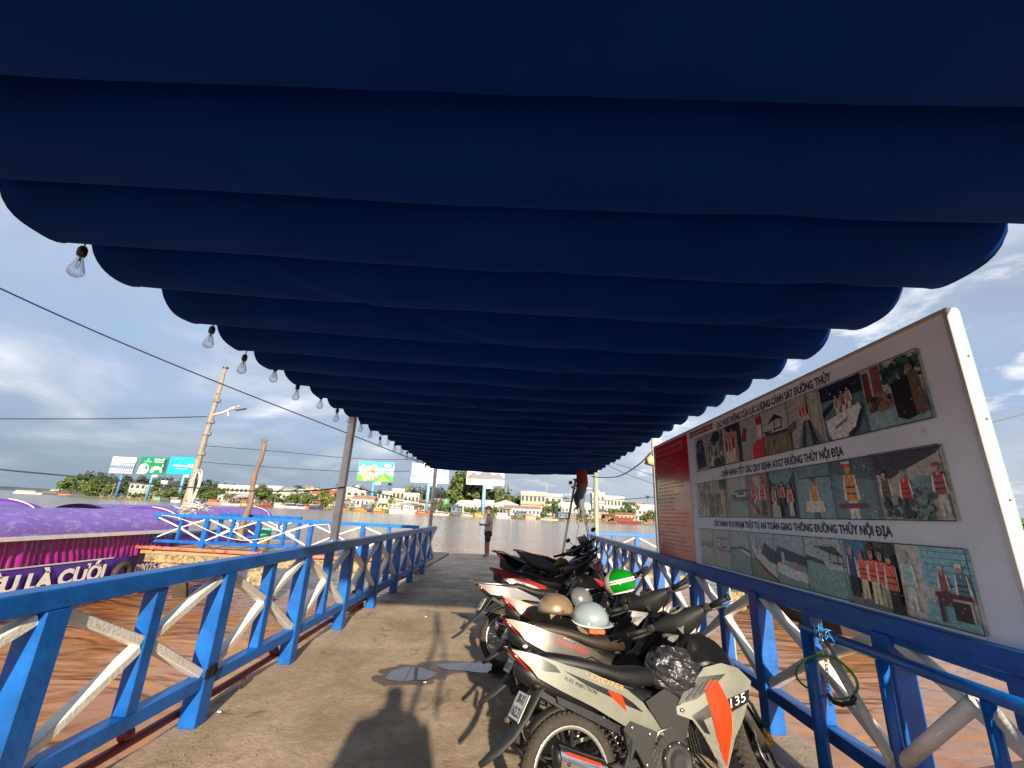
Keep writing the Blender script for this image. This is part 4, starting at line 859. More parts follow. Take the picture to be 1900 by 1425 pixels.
    for sd in (-1, 1):
        smooth_panel('nose_cowl', [(.78, .80), (.84, .87), (.90, .915), (.975, .935), (1.06, .885), (1.13, .80), (1.185, .705), (1.12, .745), (1.05, .77), (.95, .785), (.86, .775)], nw_, C.get('cowl', BLKG), nf, sd, th=.01, off=.008)
    q = MB(); q.ball((.855, -.055, .80), (.010, .022, .022), 14, 8); q.lathe([(.014, 0), (.024, .004), (.022, .01), (0, .011)], n=16, M=Matrix.Translation((.835, -.06, .795)) @ Matrix.Rotation(R(-70), 4, 'Y')); q.build('ignition_lock', STEEL, e)
    # front mudguard, forks, caliper
    q = MB(MS); rg = []
    for a in range(-20, 150, 14):
        t = R(a); rr = .315; c, s_ = math.cos(t), math.sin(t)
        wv = .062*(1 if 10 < a < 120 else .75)
        rg.append([(WB+c*rr, v*wv, .275+s_*rr-(.03 if abs(v) > .9 else 0)) for v in (-1, -.75, 0, .75, 1)]+[(WB+c*(rr-.008), v*wv*.95, .275+s_*(rr-.008)-(.03 if abs(v) > .9 else 0)) for v in (1, .75, 0, -.75, -1)])
    q.rings(rg); q.build('front_mudguard', C.get('fender', BLK), e)
    for sd in (-1, 1):
        q = MB(MS); q.tube([(WB-.005, sd*.085, .275), (WB-.13, sd*.08, .53), (WB-.30, sd*.07, .86)], [.026, .024, .018], 10); q.build('fork', STEEL if sd < 0 else STEEL, e)
    q = MB(MS); q.box((WB+.075, -.10, .33), (.05, .035, .09), bev=.008, rot=Matrix.Rotation(R(-30), 4, 'Y')); q.box((WB+.07, -.122, .33), (.02, .02, .05), bev=.005); q.build('brake_caliper', GOLD, e)
    q = MB(MS); 
    for i in range(4): q.tube([(WB+.06, -.10-.006*i, .38), (WB-.03+.02*i, -.12, .50), (WB-.16, -.10+.012*i, .66), (WB-.24, -.05, .80)], .0045, 6)
    q.build('brake_cable', BLK, e)
    # handlebar unit (turned with the front wheel)
    hb = Vector((.86, 0, 1.0))
    q = MB(MS); rg = []
    for v in (-.20, -.17, -.12, -.06, 0, .06, .12, .17, .20):
        t = abs(v)/.20; rr = .066*(1-t**1.3)+.023; cxx = .905-.035*t; cz = 1.0+.016*t-.012*(1-t)
        rg.append([(cxx+rr*1.25*math.cos(a), v, cz+rr*(.92 if math.sin(a) > 0 else .8)*math.sin(a)) for a in [2*math.pi*i/16 for i in range(16)]])
    q.rings(rg); q.build('handlebar_cover', C.get('bar', trim), e)
    for sd in (-1, 1):
        q = MB(MS); rg = []
        for k_ in range(8):
            t = k_/7; v = sd*(.03+.15*t); rr = .066*(1-(abs(v)/.20)**1.3)+.023+.004; cxx = .905-.035*(abs(v)/.20); cz = 1.0+.016*abs(v)/.20-.012*(1-abs(v)/.20)
            rg.append([(cxx+rr*1.25*math.cos(a), v, cz+rr*.92*math.sin(a)) for a in (R(60-10*t), R(75-8*t), R(92-8*t))])
        q.rings(rg, cap=False, closed=False); q.build('bar_trim', C.get('dialm', body), e)
    q = MB(MS); T = Matrix.Translation((.872, 0, 1.062)) @ Matrix.Rotation(R(-28), 4, 'Y')
    q.lathe([(.036, .012), (.044, .016), (.052, .006), (.056, -.02), (.05, -.04)], n=26, M=T); dp = q.build('dial_surround', C.get('dialm', body), e)
    q = MB(MS); q.lathe([(0, .006), (.036, .006)], n=24, M=T); q.build('dial_face', mat('dial_dark', (24, 22, 24), .15, coat=.8), dp)
    q = MB(MS); q.lathe([(.028, .0075), (.031, .0075)], n=24, M=T, a0=.5, a1=5.0); q.box((.008, .004, .008), (.026, .0025, .001), M=T); q.build('dial_marks', mat('dial_marks', (210, 200, 170), .4), dp)
    q = MB(MS); q.add([T @ Vector(p_) for p_ in ((-.03, .048, .006), (-.03, -.048, .006), (-.075, -.040, -.02), (-.075, .040, -.02), (-.115, .014, -.075), (-.115, -.014, -.075), (-.125, 0, -.10), (-.055, .052, -.02), (-.055, -.052, -.02))], [(0, 3, 2, 1), (3, 4, 5, 2), (4, 6, 5), (0, 7, 3), (1, 2, 8), (7, 4, 3), (2, 5, 8)], None, True)
    q.build('dial_tongue', C.get('dialm', body), e)
    q = MB(MS); q.ball((.985, 0, .945), (.022, .075, .038), 16, 10); q.build('headlight', CLR, e)
    for sd in (-1, 1):
        q = MB(MS); q.tube([(.865, sd*.18, 1.01), (.84, sd*.235, 1.015)], .013, 10); q.tube([(.842, sd*.235, 1.015), (.80, sd*.36, 1.02)], [.0175, .0175], 12); q.tube([(.80, sd*.36, 1.02), (.797, sd*.368, 1.02)], .021, 12)
        for i in range(9): q.lathe([(.0175, -.002), (.0195, 0), (.0175, .002)], n=12, M=Matrix.Translation(Vector((.842, sd*.235, 1.015)).lerp(Vector((.80, sd*.36, 1.02)), .1+i*.1)) @ Matrix.Rotation(R(-90), 4, 'X') @ Matrix.Rotation(R(18*sd), 4, 'X'))
        q.build('grip', mat('grip_rubber', (18, 18, 18), .6), e)
        q = MB(MS); q.box((.85, sd*.205, 1.015), (.045, .05, .045), bev=.008); q.box((.826, sd*.205, 1.025), (.008, .022, .016), bev=.003); q.build('switch_block', BLK2, e)
        q = MB(MS); q.tube([(.885, sd*.20, 1.01), (.905, sd*.23, 1.005), (.895, sd*.30, 1.0), (.875, sd*.365, .998)], [.008, .009, .007, .008], 8); q.build('brake_lever' if sd < 0 else 'clutch_lever', STEEL, e)
        if opt.get('mirrors') in (2, sd):
            q = MB(MS); q.tube([(.86, sd*.20, 1.03), (.87, sd*.24, 1.10), (.85, sd*.30, 1.17)], .006, 6); q.ball((.85, sd*.33, 1.20), (.022, .062, .038), 12, 8); q.build('mirror', BLK, e)
    q = MB(MS)
    for i in range(3): q.tube([(.89, -.18+.02*i, 1.0), (.96, -.14, 1.0+.03*i), (.97, -.05, .93), (.94, 0, .84)], .005, 6)
    for i in range(2): q.tube([(.89, .18, 1.0), (.97, .15, 1.02+.02*i), (.98, .06, .93), (.94, .02, .84)], .005, 6)
    q.build('bar_cable', BLK, e)
    if opt.get('screen'):
        q = MB(MS); rg = []
        for i in range(7):
            t = i/6; rg.append([(1.0-.14*t+.03*(1-abs(v)), v*(.15-.05*t), .95+.24*t) for v in [-1+k_*.25 for k_ in range(9)]]+[(.994-.14*t+.03*(1-abs(v)), v*(.15-.05*t), .95+.24*t) for v in [1-k_*.25 for k_ in range(9)]])
        q.rings(rg); q.build('windscreen', opt['screen'], e)
    # stands
    q = MB(); q.tube([(.42, .10, .24), (.36, .26, .05)], .011, 8); q.box((.355, .27, .045), (.06, .03, .012)); q.build('side_stand', STEEL, e)
    q = MB(); q.beam((.50, -.12, .23), (.12, -.11, .16), .02, .02); q.beam((.5, .12, .23), (.12, .11, .16), .02, .02); q.build('centre_stand', STEEL, e)
    return e
GREY = mat('grey_green_body', (112, 114, 103), .46, var=.16, vscale=6, coat=.2, bump=.03, col2=(108, 104, 88), thresh=.66)
BRZ = mat('bronze_black_body', (70, 64, 58), .32, .3, var=.2, vscale=5, coat=.35)
CREAM = mat('champagne_body', (104, 92, 74), .48, .2, var=.16, coat=.12)
GB = mat('gloss_black', (14, 14, 16), .12, var=.1, coat=.9)
REDB = mat('gloss_red', (150, 12, 20), .18, var=.08, coat=.8)
SILV = mat('silver_body', (84, 84, 88), .42, .3, var=.2, coat=.15)
PLW = mat('pearl_white', (150, 146, 138), .4, coat=.2)
A = motorbike('matt grey-green motorbike with orange flashes parked nearest the camera', .348, 2.557, .296, .20, .924, dict(body=GREY, trim=BLK2, lip=RIMS, nose=BLK, dialm=GREY), dict(stripe=True, plate=('38-X1', '162.21'), steer=.75))
B = motorbike('dark bronze motorbike with red lettering and two helmets, second from the camera', .30, 3.20, .22, .20, .93, dict(body=BRZ, trim=BLK2, seat=SEATB, lip=RIMS, shield=BLK, lens=REDL, sig=CLR), dict(redtext=True, plate=('65-F1', '204.37'), steer=.75, exhaust=True))
Cc = motorbike('champagne motorbike with red tail stripes parked behind the two helmets', .27, 3.98, .24, .20, .93, dict(body=CREAM, trim=BLK, lip=RIMS, rim=RIMS, shield=SILV, nose=SILV), dict(plate=('65-B2', '118.90'), steer=.7, rail=False, decal=[(REDB, [(-.33, .878), (-.2, .76), (-.08, .70), (-.1, .74), (-.22, .84)]), (REDB, [(-.04, .70), (.2, .60), (.4, .50), (.36, .53), (.1, .66)])]))
D_ = motorbike('slim black seated motorbike with steel grab rail and wire wheels in the sun', -.02, 4.95, .22, .18, .95, dict(body=SILV, trim=BLK, lip=RIMS, rim=RIMS, shield=GB, muf=CHR), dict(wire=True, rail=True, plate=('65-K5', '4471'), steer=.6, tail=-.07))
E_ = motorbike('red and white motorbike with a long black seat and one round mirror', .10, 5.65, .22, .18, .97, dict(body=REDB, trim=GB, shield=REDB, bar=GB, dialm=GB), dict(plate=('65-H1', '306.52'), steer=.6, decal=[(PLW, [(-.1, .75), (.18, .68), (.4, .58), (.3, .58), (.06, .66)])]))
F_ = motorbike('all black motorbike with a raised red tail lamp and big silencer', .15, 6.75, .20, .18, 1.0, dict(body=GB, trim=GB, shield=GB, bar=GB, dialm=GB, lens=mat('bright_red_lens', (190, 20, 24), .2, coat=.6)), dict(plate=('65-C1', '290.18'), steer=.6, tail=.06, rail=True))
G_ = motorbike('farthest motorbike with a smoky windscreen and two mirrors', .46, 7.9, .20, .16, 1.0, dict(body=SILV, trim=GB, shield=REDB, bar=GB, dialm=GB, nose=REDB), dict(plate=('65-L2', '055.61'), steer=.5, mirrors=2, rail=True, screen=mat('smoked_screen', (150, 150, 150), .2, .2, coat=.6)))
# round mirror of the red bike and red front light of the farthest
q = MB(); p = onx(1100, 1038, 1.15); p = ony(1100, 1038, 6.1); q.lathe([(0, -.012), (.05, -.01), (.058, 0)], c=p, axis='y', n=20); o = q.build('bike_mirror', mat('mirror_glass', (235, 238, 240), .05, .9), None)
q = MB(); q.tube([p+Vector((0, .03, -.03)), p+Vector((.03, .02, -.14)), p+Vector((.05, .0, -.24))], .008, 8); q.ball(p+Vector((0, .022, 0)), (.062, .03, .062), 14, 8); o2 = q.build('mirror_stem', GB, None)
Ei = Matrix.Translation(E_.location) @ E_.rotation_euler.to_matrix().to_4x4() @ Matrix.Scale(.97, 4)
for ob in (o, o2): ob.parent = E_; ob.matrix_parent_inverse = Ei.inverted()
# yellow patterned rain cloth on the black bike
q = MB(); p = ony(1043, 1052, 7.0); 
q.rings([[p+Vector((.12*math.cos(a)*s_, .05*math.sin(a), z_))*1.0 for a in [2*math.pi*i/12 for i in range(12)]] for z_, s_ in ((-.16, .55), (-.10, .9), (0, 1.0), (.08, .85), (.12, .4))])
tag(q.build('cloth_bundle', mat('yellow_cloth', (150, 124, 30), .7, var=.4, vscale=26, col2=(24, 22, 14), thresh=.5)), 'mustard patterned cloth bundle hanging on a black motorbike', 'cloth')
# black plastic bag hanging in the step-through of the nearest bike
def bikepoint(bk, u, v, w_):
    return Matrix.Translation(bk.location) @ bk.rotation_euler.to_matrix().to_4x4() @ Matrix.Scale(bk.scale[0], 4) @ Vector((u, v, w_))
c = bikepoint(A, .71, -.06, .73); vs = []; fs = []; NU, NV = 26, 20
for j in range(NV+1):
    b_ = math.pi*j/NV
    for i in range(NU):
        a = 2*math.pi*i/NU; d_ = Vector((math.sin(b_)*math.cos(a), math.sin(b_)*math.sin(a), math.cos(b_)))
        rr = 1+.16*noise.noise(d_*2.5)+.10*noise.noise(d_*6)+.06*noise.noise(d_*14)
        vs.append(c+Vector((d_.x*.155, d_.y*.11, d_.z*.125))*rr)
for j in range(NV):
    for i in range(NU): fs.append((j*NU+i, j*NU+(i+1) % NU, (j+1)*NU+(i+1) % NU, (j+1)*NU+i))
q = MB(); q.add(vs, fs, None, False)
tag(q.build('plastic_bag', mat('black_bag_film', (70, 70, 74), .12, .6, var=.3, vscale=30, bump=1.0, bscale=22, coat=.7)), 'shiny crumpled black plastic bag on the nearest motorbike', 'bag')
# ---------------------------------------------------------------- helmets
def helmet(label, p, r, shell, band, rot, stripe=None, visor=None, brim=False, deep=.56):
    e = empty('helmet', p, label, 'helmet', 'helmets left on the motorbikes', rot=rot)
    q = MB(); vs = []; prof = []
    for k in range(13): 
        b_ = math.pi*deep*k/12; prof.append((r*math.sin(b_), r*.92*math.cos(b_)))
    zr = r*.92*math.cos(math.pi*deep); prof += [(r*.93*math.sin(math.pi*deep), zr*.96), (r*.88*math.sin(math.pi*deep), zr+.12*r), (r*.7, r*.4), (0, r*.75)]
    q.lathe(prof, n=32, M=Matrix.Scale(1.14, 4, (1, 0, 0))); 
    q.build('shell', shell, e)
    q = MB(); q.tube([(1.14*r*math.sin(math.pi*deep)*math.cos(a), r*math.sin(math.pi*deep)*math.sin(a), zr) for a in [2*math.pi*i/30 for i in range(30)]], r*.05, 8, closed=True); q.build('edge_trim', band, e)
    if brim:
        q = MB(); rg = []
        for i in range(13):
            a = R(-60)+R(120)*i/12; c_, s_ = math.cos(a), math.sin(a)
            rg.append([(1.12*r*c_, r*s_, -.10*r), (1.12*r*c_+.32*r*math.cos(a)**2, r*s_, -.20*r), (1.12*r*c_+.32*r*math.cos(a)**2, r*s_, -.23*r), (1.12*r*c_, r*s_, -.15*r)])
        q.rings(rg); q.build('peak', shell, e)
    if stripe:
        for zz in (.02, .17):
            q = MB(); rg = []
            for i in range(31):
                a = R(52)+R(256)*i/30; ring = []
                for z_ in (zz-.045, zz+.045):
                    k_ = math.sqrt(max(0, 1-(z_/.92)**2))*1.012; ring.append((1.14*r*k_*math.cos(a), r*k_*math.sin(a), z_*r))
                rg.append(ring)
            q.rings(rg, cap=False, closed=False); q.build('stripe', stripe, e)
    if visor:
        q = MB(); rg = []
        for j in range(9):
            b_ = R(4)+R(deep*180-4)*j/8; rg.append([(1.14*r*1.02*math.sin(b_)*math.cos(a), r*1.02*math.sin(b_)*math.sin(a), r*.94*math.cos(b_)) for a in [R(-50)+R(100)*i/14 for i in range(15)]])
        q.rings(rg, cap=False, closed=False); q.build('front_half', visor, e)
    q = MB(); q.tube([(0, r*.93, -.2*r), (.15*r, r*.6, -.75*r), (.2*r, 0, -.95*r), (.15*r, -r*.6, -.75*r), (0, -r*.93, -.2*r)], r*.045, 6, flat=.4); q.build('chin_strap', BLK, e)
    q = MB()
    for sd in (-1, 1): q.ball((0, sd*r*1.0, -.02*r), (r*.08, r*.03, r*.08), 10, 6)
    q.build('rivet', band, e)
    return e
helmet('bronze helmet resting on the seat of the bronze motorbike', ony(1031, 1131, 3.42), .115, mat('bronze_shell', (142, 120, 94), .28, .3, coat=.7), mat('dark_trim', (60, 48, 40), .6), (R(6), R(-4), R(200)))
helmet('pale grey helmet with a short white-edged peak beside the bronze helmet', ony(1095, 1147, 3.40), .115, mat('grey_shell', (132, 146, 154), .25, coat=.6), mat('white_trim', (220, 216, 205), .5), (R(8), R(2), R(-15)), brim=True)
helmet('glossy green and white striped helmet hung on a handlebar', ony(1150, 1081, 4.05), .120, mat('green_shell', (12, 120, 24), .12, var=.04, coat=1.0), mat('white_trim', (220, 216, 205), .5), (R(6), R(16), R(168)), deep=.74, stripe=mat('white_stripe', (228, 228, 220), .3, coat=.5), visor=mat('ivory_shell', (186, 178, 160), .35, coat=.4))
helmet('silver helmet tipped on its side behind the grey one', ony(1078, 1113, 4.3), .105, mat('silver_shell', (120, 122, 126), .25, .3, coat=.6), mat('dark_trim', (60, 48, 40), .6), (R(60), R(20), R(40)))
q = MB(); p = ony(1107, 1171, 3.32); q.box(p, (.11, .05, .03), bev=.006); tag(q.build('orange_cloth', mat('orange_cloth', (224, 96, 48), .8, var=.2, vscale=30)), 'folded orange cloth beneath the pale grey helmet', 'cloth')

# ================================================================ light bulbs along the left canopy edge
glass = bpy.data.materials.new('bulb_glass'); glass.use_nodes = True; N = glass.node_tree.nodes; L = glass.node_tree.links
N.remove(N['Principled BSDF']); tb = N.new('ShaderNodeBsdfTransparent'); tb.inputs[0].default_value = (.86, .88, .9, 1); gb = N.new('ShaderNodeBsdfGlossy'); gb.inputs[1].default_value = .04
lw = N.new('ShaderNodeLayerWeight'); lw.inputs[0].default_value = .45; ms = N.new('ShaderNodeMixShader'); L.new(lw.outputs['Facing'], ms.inputs[0]); L.new(tb.outputs[0], ms.inputs[1]); L.new(gb.outputs[0], ms.inputs[2]); L.new(ms.outputs[0], N['Material Output'].inputs[0])
SOCK = mat('bulb_socket', (30, 30, 30), .5)
def bulb(loc, drop, label, tilt):
    e = empty('light_bulb', loc, label, 'light bulb', 'clear bulbs strung along the left canopy edge', rot=(tilt, tilt*.6, 0))
    q = MB(); q.tube([(0, 0, 0), (.004, 0, -drop*.5), (0, 0, -drop)], .0035, 6); q.build('cord', SOCK, e)
    q = MB(); q.lathe([(0, -drop+.012), (.012, -drop+.010), (.02, -drop-.005), (.021, -drop-.03), (.017, -drop-.045), (0, -drop-.045)], n=16); q.build('socket', SOCK, e)
    z0 = -drop-.042
    q = MB(); q.lathe([(.013, z0), (.014, z0-.015), (.022, z0-.04), (.033, z0-.075), (.036, z0-.09), (.030, z0-.106), (.012, z0-.118), (0, z0-.119)], n=20); g_ = q.build('glass', glass, e)
    q = MB(); q.tube([(.004, 0, z0), (.009, 0, z0-.04), (.004, 0, z0-.07), (-.004, 0, z0-.07), (-.009, 0, z0-.04), (-.004, 0, z0)], .0012, 5); q.tube([(0, 0, z0), (0, 0, z0-.03)], .004, 6); q.build('filament', mat('filament', (190, 160, 120), .4), g_)
    return e
ys = [1.87, 2.85, 3.27, 3.72, 4.16, 4.70, 5.19, 5.60, 6.05, 6.50, 6.98, 7.45, 7.9, 8.4, 8.85, 9.35, 9.8, 10.3, 10.8, 11.3]
labs = ['large clear light bulb hanging closest, alone before the gap', 'clear light bulb with a crooked cord just after the wide gap', 'clear light bulb on the longest cord in the canopy string', 'clear light bulb with its socket tucked up under the canopy fold']
rg_ = random.Random(8)
for i, y_ in enumerate(ys):
    bulb((-2.27, y_, 2.775-.006*y_), (.05, .045, .11, .012, .07, .03, .08, .02)[i % 8]+rg_.uniform(0, .03), labs[i] if i < 4 else 'small clear light bulb further down the string before the far post' if i < 9 else 'tiny clear light bulb in the far half of the canopy string', rg_.uniform(-.15, .1))
q = MB(); pts = []
for i in range(160):
    t = i/159; y_ = .4+t*11.4; pts.append((-2.265, y_, 2.83-.006*y_-.05*abs(math.sin((y_-.1)/.497*math.pi/2))+.012*math.sin(y_*5)))
q.tube(pts, .004, 5); tag(q.build('bulb_cable', SOCK), 'black cable of the bulb string sagging below the left canopy edge', 'cable')

# ================================================================ overhead cables
def cable(pix, r_, label, m=None):
    pts = [ony(px, py_, y_) for px, py_, y_ in pix]; sm = []
    for i in range(len(pts)-1):
        p0, p1, p2, p3 = pts[max(i-1, 0)], pts[i], pts[i+1], pts[min(i+2, len(pts)-1)]
        for k in range(8):
            t = k/8; sm.append(.5*((2*p1)+(p2-p0)*t+(2*p0-5*p1+4*p2-p3)*t*t+(-p0+3*p1-3*p2+p3)*t**3))
    sm.append(pts[-1]); q = MB(); q.tube(sm, r_, 6); tag(q.build('overhead_cable', m or mat('cable_black', (24, 24, 28), .6)), label, 'cable', 'cables strung over the water')
cable([(-120, 475, 5.0), (0, 535, 5.6), (200, 625, 6.8), (420, 716, 8.3), (660, 810, 10.4), (800, 866, 11.95)], .012, 'thick black cable sloping down from the upper left to the far left post')
cable([(-100, 858, 4.4), (0, 871, 4.6), (160, 886, 5.0), (400, 908, 5.4), (560, 911, 5.6), (640, 904, 5.66)], .009, 'thick black cable sagging low across the purple boats')
cable([(655, 903, 5.68), (700, 915, 6.6), (760, 928, 8.0), (812, 936, 11.9)], .007, 'black cable running on from the steel post toward the far post')
cable([(-60, 777, 16), (200, 777, 16), (384, 773, 16)], .018, 'thin cable reaching the leaning pole from the left edge')
cable([(380, 827, 16), (520, 838, 17), (665, 851, 18), (810, 853, 20)], .012, 'upper thin cable between the leaning pole and the steel post')
cable([(374, 857, 16), (520, 868, 17), (655, 875, 18), (760, 874, 20)], .012, 'lower thin cable between the leaning pole and the steel post')
cable([(1097, 884, 11.7), (1120, 886, 11), (1150, 883, 10), (1185, 862, 8.4), (1214, 832, 7.1)], .012, 'black cable drooping from the pale green post to the board')
cable([(1118, 858, 12.4), (1160, 878, 14), (1216, 899, 18)], .012, 'thin cable falling steeply behind the drooping cable', mat('cable_grey', (100, 105, 120), .6))
cable([(1112, 850, 12.4), (1160, 866, 14), (1216, 882, 18)], .012, 'thin cable just above the steeply falling one', MATS['cable_grey'])
cable([(1800, 795, 3.2), (1850, 781, 3.2), (1960, 752, 3.2)], .0065, 'grey cable leaving the right side of the notice board', MATS['cable_grey'])
cable([(930, 918, 60), (1060, 924, 60), (1130, 928, 60), (1216, 922, 50)], .05, 'distant power cable above the white riverside buildings', MATS['cable_grey'])
# lamp pot hanging by the board
p = ony(1207, 852, 6.7)
e = empty('hanging_pot', p, 'beige plastic pot hanging by a hook at the far edge of the board', 'pot')
q = MB(); q.lathe([(0, .055), (.03, .055), (.035, .03), (.07, .0), (.078, -.09), (.0, -.09)], n=20, M=Matrix.Rotation(.25, 4, 'Y')); q.build('pot', mat('beige_plastic', (190, 172, 140), .5, var=.1), e)
q = MB(); q.tube([(.01, 0, .05), (.02, 0, .10), (.0, 0, .13), (.03, 0, .15), (.06, 0, .13)], .006, 6); q.build('hook', STEEL, e)
# CCTV camera on an arm from the pale green post
p = ony(1062, 898, 11.7)
e = empty('cctv_camera', p, 'white round security camera on a horizontal arm from the far right post', 'camera')
q = MB(); q.tube([(.02, 0, -.12), (.42, 0, -.09), (.52, 0, -.10)], .014, 8); q.build('arm', mat('white_plastic', (215, 215, 215), .4), e)
q = MB(); q.lathe([(0, -.05), (.05, -.05), (.055, 0), (.045, .05), (0, .06)], c=(-.05, 0, .03), axis='y', n=16); q.build('housing', MATS['white_plastic'], e)
q = MB(); q.lathe([(0, -.056), (.036, -.055)], c=(-.05, 0, .03), axis='y', n=16); q.build('lens', GB, e)
q = MB(); q.ball((.0, 0, -.08), (.035, .035, .04), 12, 8); q.build('mount', MATS['white_plastic'], e)

# ================================================================ people
SKIN = mat('skin', (150, 104, 78), .55, var=.08)
def skin_obj(name, verts, edges, radii, m, par, root=0, sub=2, label=None):
    me = bpy.data.meshes.new(name); me.from_pydata([Vector(v) for v in verts], edges, []); o = bpy.data.objects.new(name, me); COL.objects.link(o)
    sm = o.modifiers.new('Skin', 'SKIN'); sm.use_smooth_shade = True
    for i, r_ in enumerate(radii):
        d_ = me.skin_vertices[0].data[i]; d_.radius = r_ if isinstance(r_, tuple) else (r_, r_)
    me.skin_vertices[0].data[root].use_root = True
    ss = o.modifiers.new('Sub', 'SUBSURF'); ss.levels = sub; ss.render_levels = sub
    me.materials.append(m)
    if par: o.parent = par
    if label: o['label'] = label
    return o
def chain(pts): return [(i, i+1) for i in range(len(pts)-1)]
def hand(par, base, d, up_, m, curl=.5, s=1.0, name='hand'):
    """palm with four fingers and a thumb; d: pointing direction, up_: back of the hand"""
    d = Vector(d).normalized(); up_ = Vector(up_); up_ = (up_-d*up_.dot(d)).normalized(); sd = d.cross(up_); V = []; E = []; Rr = []
    base = Vector(base)
    def av(p, r_): V.append(base+(d*p[0]+sd*p[1]+up_*p[2])*s); Rr.append(r_*s); return len(V)-1
    a = av((0, 0, 0), .022); b_ = av((.045, 0, 0), (.030)); E.append((a, b_))
    for k, (off_, ln) in enumerate(((-.03, .062), (-.01, .07), (.01, .066), (.03, .052))):
        p1 = av((.085, off_, 0), .0095); E.append((b_, p1)); p2 = av((.085+ln*.5*math.cos(curl), off_, -ln*.5*math.sin(curl)), .0085); E.append((p1, p2)); p3 = av((.085+ln*.5*math.cos(curl)+ln*.5*math.cos(curl*2.2), off_, -ln*.5*math.sin(curl)-ln*.5*math.sin(curl*2.2)), .0075); E.append((p2, p3))
    t1 = av((.03, -.042, -.012), .0105); E.append((a, t1)); t2 = av((.065, -.056, -.028), .009); E.append((t1, t2))
    return skin_obj(name, V, E, Rr, m, par, 0, 1)
# man at the end of the pier looking at his phone (faces left)
MAN = empty('person', (-.86, 15.85, 0), 'man in a checked shirt, dark shorts and cap standing at the pier end', 'person', rot=(0, 0, R(188)))
# body: local +x is forward (turned to point left), z up
bv = [(0, 0, .90), (0, 0, 1.10), (-.01, 0, 1.30), (.0, 0, 1.40), (.03, 0, 1.48), (.045, 0, 1.56), (.05, 0, 1.63),
      (0, .10, .86), (.0, .105, .47), (-.02, .11, .08), (.10, .12, .03),
      (0, -.10, .86), (.06, -.105, .47), (.04, -.11, .08), (.16, -.12, .03),
      (0, .19, 1.36), (-.02, .23, 1.10), (.20, .16, 1.06), (.0, -.19, 1.36), (-.02, -.23, 1.10), (.20, -.14, 1.08)]
be = [(0, 1), (1, 2), (2, 3), (3, 4), (4, 5), (5, 6), (0, 7), (7, 8), (8, 9), (9, 10), (0, 11), (11, 12), (12, 13), (13, 14), (3, 15), (15, 16), (16, 17), (3, 18), (18, 19), (19, 20)]
br = [.13, .13, (.12, .16), (.09, .12), .055, (.085, .075), (.075, .068), .085, .055, .042, .035, .085, .055, .042, .035, .055, .042, .03, .055, .042, .03]
skin_obj('body', bv, be, br, SKIN, MAN)
SH = mat('checked_shirt', (186, 160, 166), .8, var=.25, vscale=30, col2=(120, 84, 96), thresh=.58)
SHO = mat('dark_shorts', (48, 34, 34), .8, var=.2, vscale=12)
skin_obj('shirt', [(0, 0, .78), (0, 0, 1.05), (-.01, 0, 1.28), (0, 0, 1.40), (0, .18, 1.37), (-.02, .235, 1.16), (0, -.18, 1.37), (-.02, -.235, 1.16)], [(0, 1), (1, 2), (2, 3), (3, 4), (4, 5), (3, 6), (6, 7)], [(.16, .19), (.155, .19), (.145, .20), (.085, .12), .08, .07, .08, .07], SH, MAN)
skin_obj('shorts', [(0, 0, .92), (0, .09, .82), (.01, .105, .48), (0, -.09, .82), (.04, -.105, .48)], [(0, 1), (1, 2), (0, 3), (3, 4)], [(.14, .155), .115, .088, .115, .088], SHO, MAN)
hand(MAN, (.21, .145, 1.065), (1, -.5, .15), (0, 0, 1), SKIN, .5, name='left_hand'); hand(MAN, (.21, -.125, 1.085), (1, .5, .15), (0, 0, 1), SKIN, .6, name='right_hand')
q = MB(); q.ball((.04, 0, 1.625), (.118, .103, .11), 16, 8, vr=(0, math.pi*.56)); q.box((.17, 0, 1.625), (.12, .14, .016), bev=.006); q.build('cap', mat('black_cap', (22, 22, 26), .7), MAN)
q = MB(); q.ball((.135, 0, 1.575), (.016, .012, .02), 8, 6); q.build('nose', SKIN, MAN)
q = MB(); q.ball((.122, .03, 1.598), (.008, .011, .007), 8, 5); q.ball((.122, -.03, 1.598), (.008, .011, .007), 8, 5); q.build('eyes', mat('eye_dark', (20, 16, 14), .3), MAN)
q = MB(); q.ball((.125, 0, 1.535), (.008, .024, .006), 8, 5); q.build('mouth', mat('lips', (120, 62, 56), .5), MAN)
q = MB(); q.ball((.035, .082, 1.575), (.02, .01, .03), 8, 6); q.ball((.035, -.082, 1.575), (.02, .01, .03), 8, 6); q.build('ear', SKIN, MAN)
q = MB(); q.box((.31, .02, 1.10), (.02, .075, .15), bev=.005, rot=Matrix.Rotation(R(35), 4, 'Y')); tag(q.build('phone', mat('phone_dark', (20, 20, 24), .2)), 'small dark phone held in front of the man on the pier end', 'phone').matrix_world = MAN.matrix_basis.copy() if False else Matrix.Translation(MAN.location) @ Matrix.Rotation(R(188), 4, 'Z')
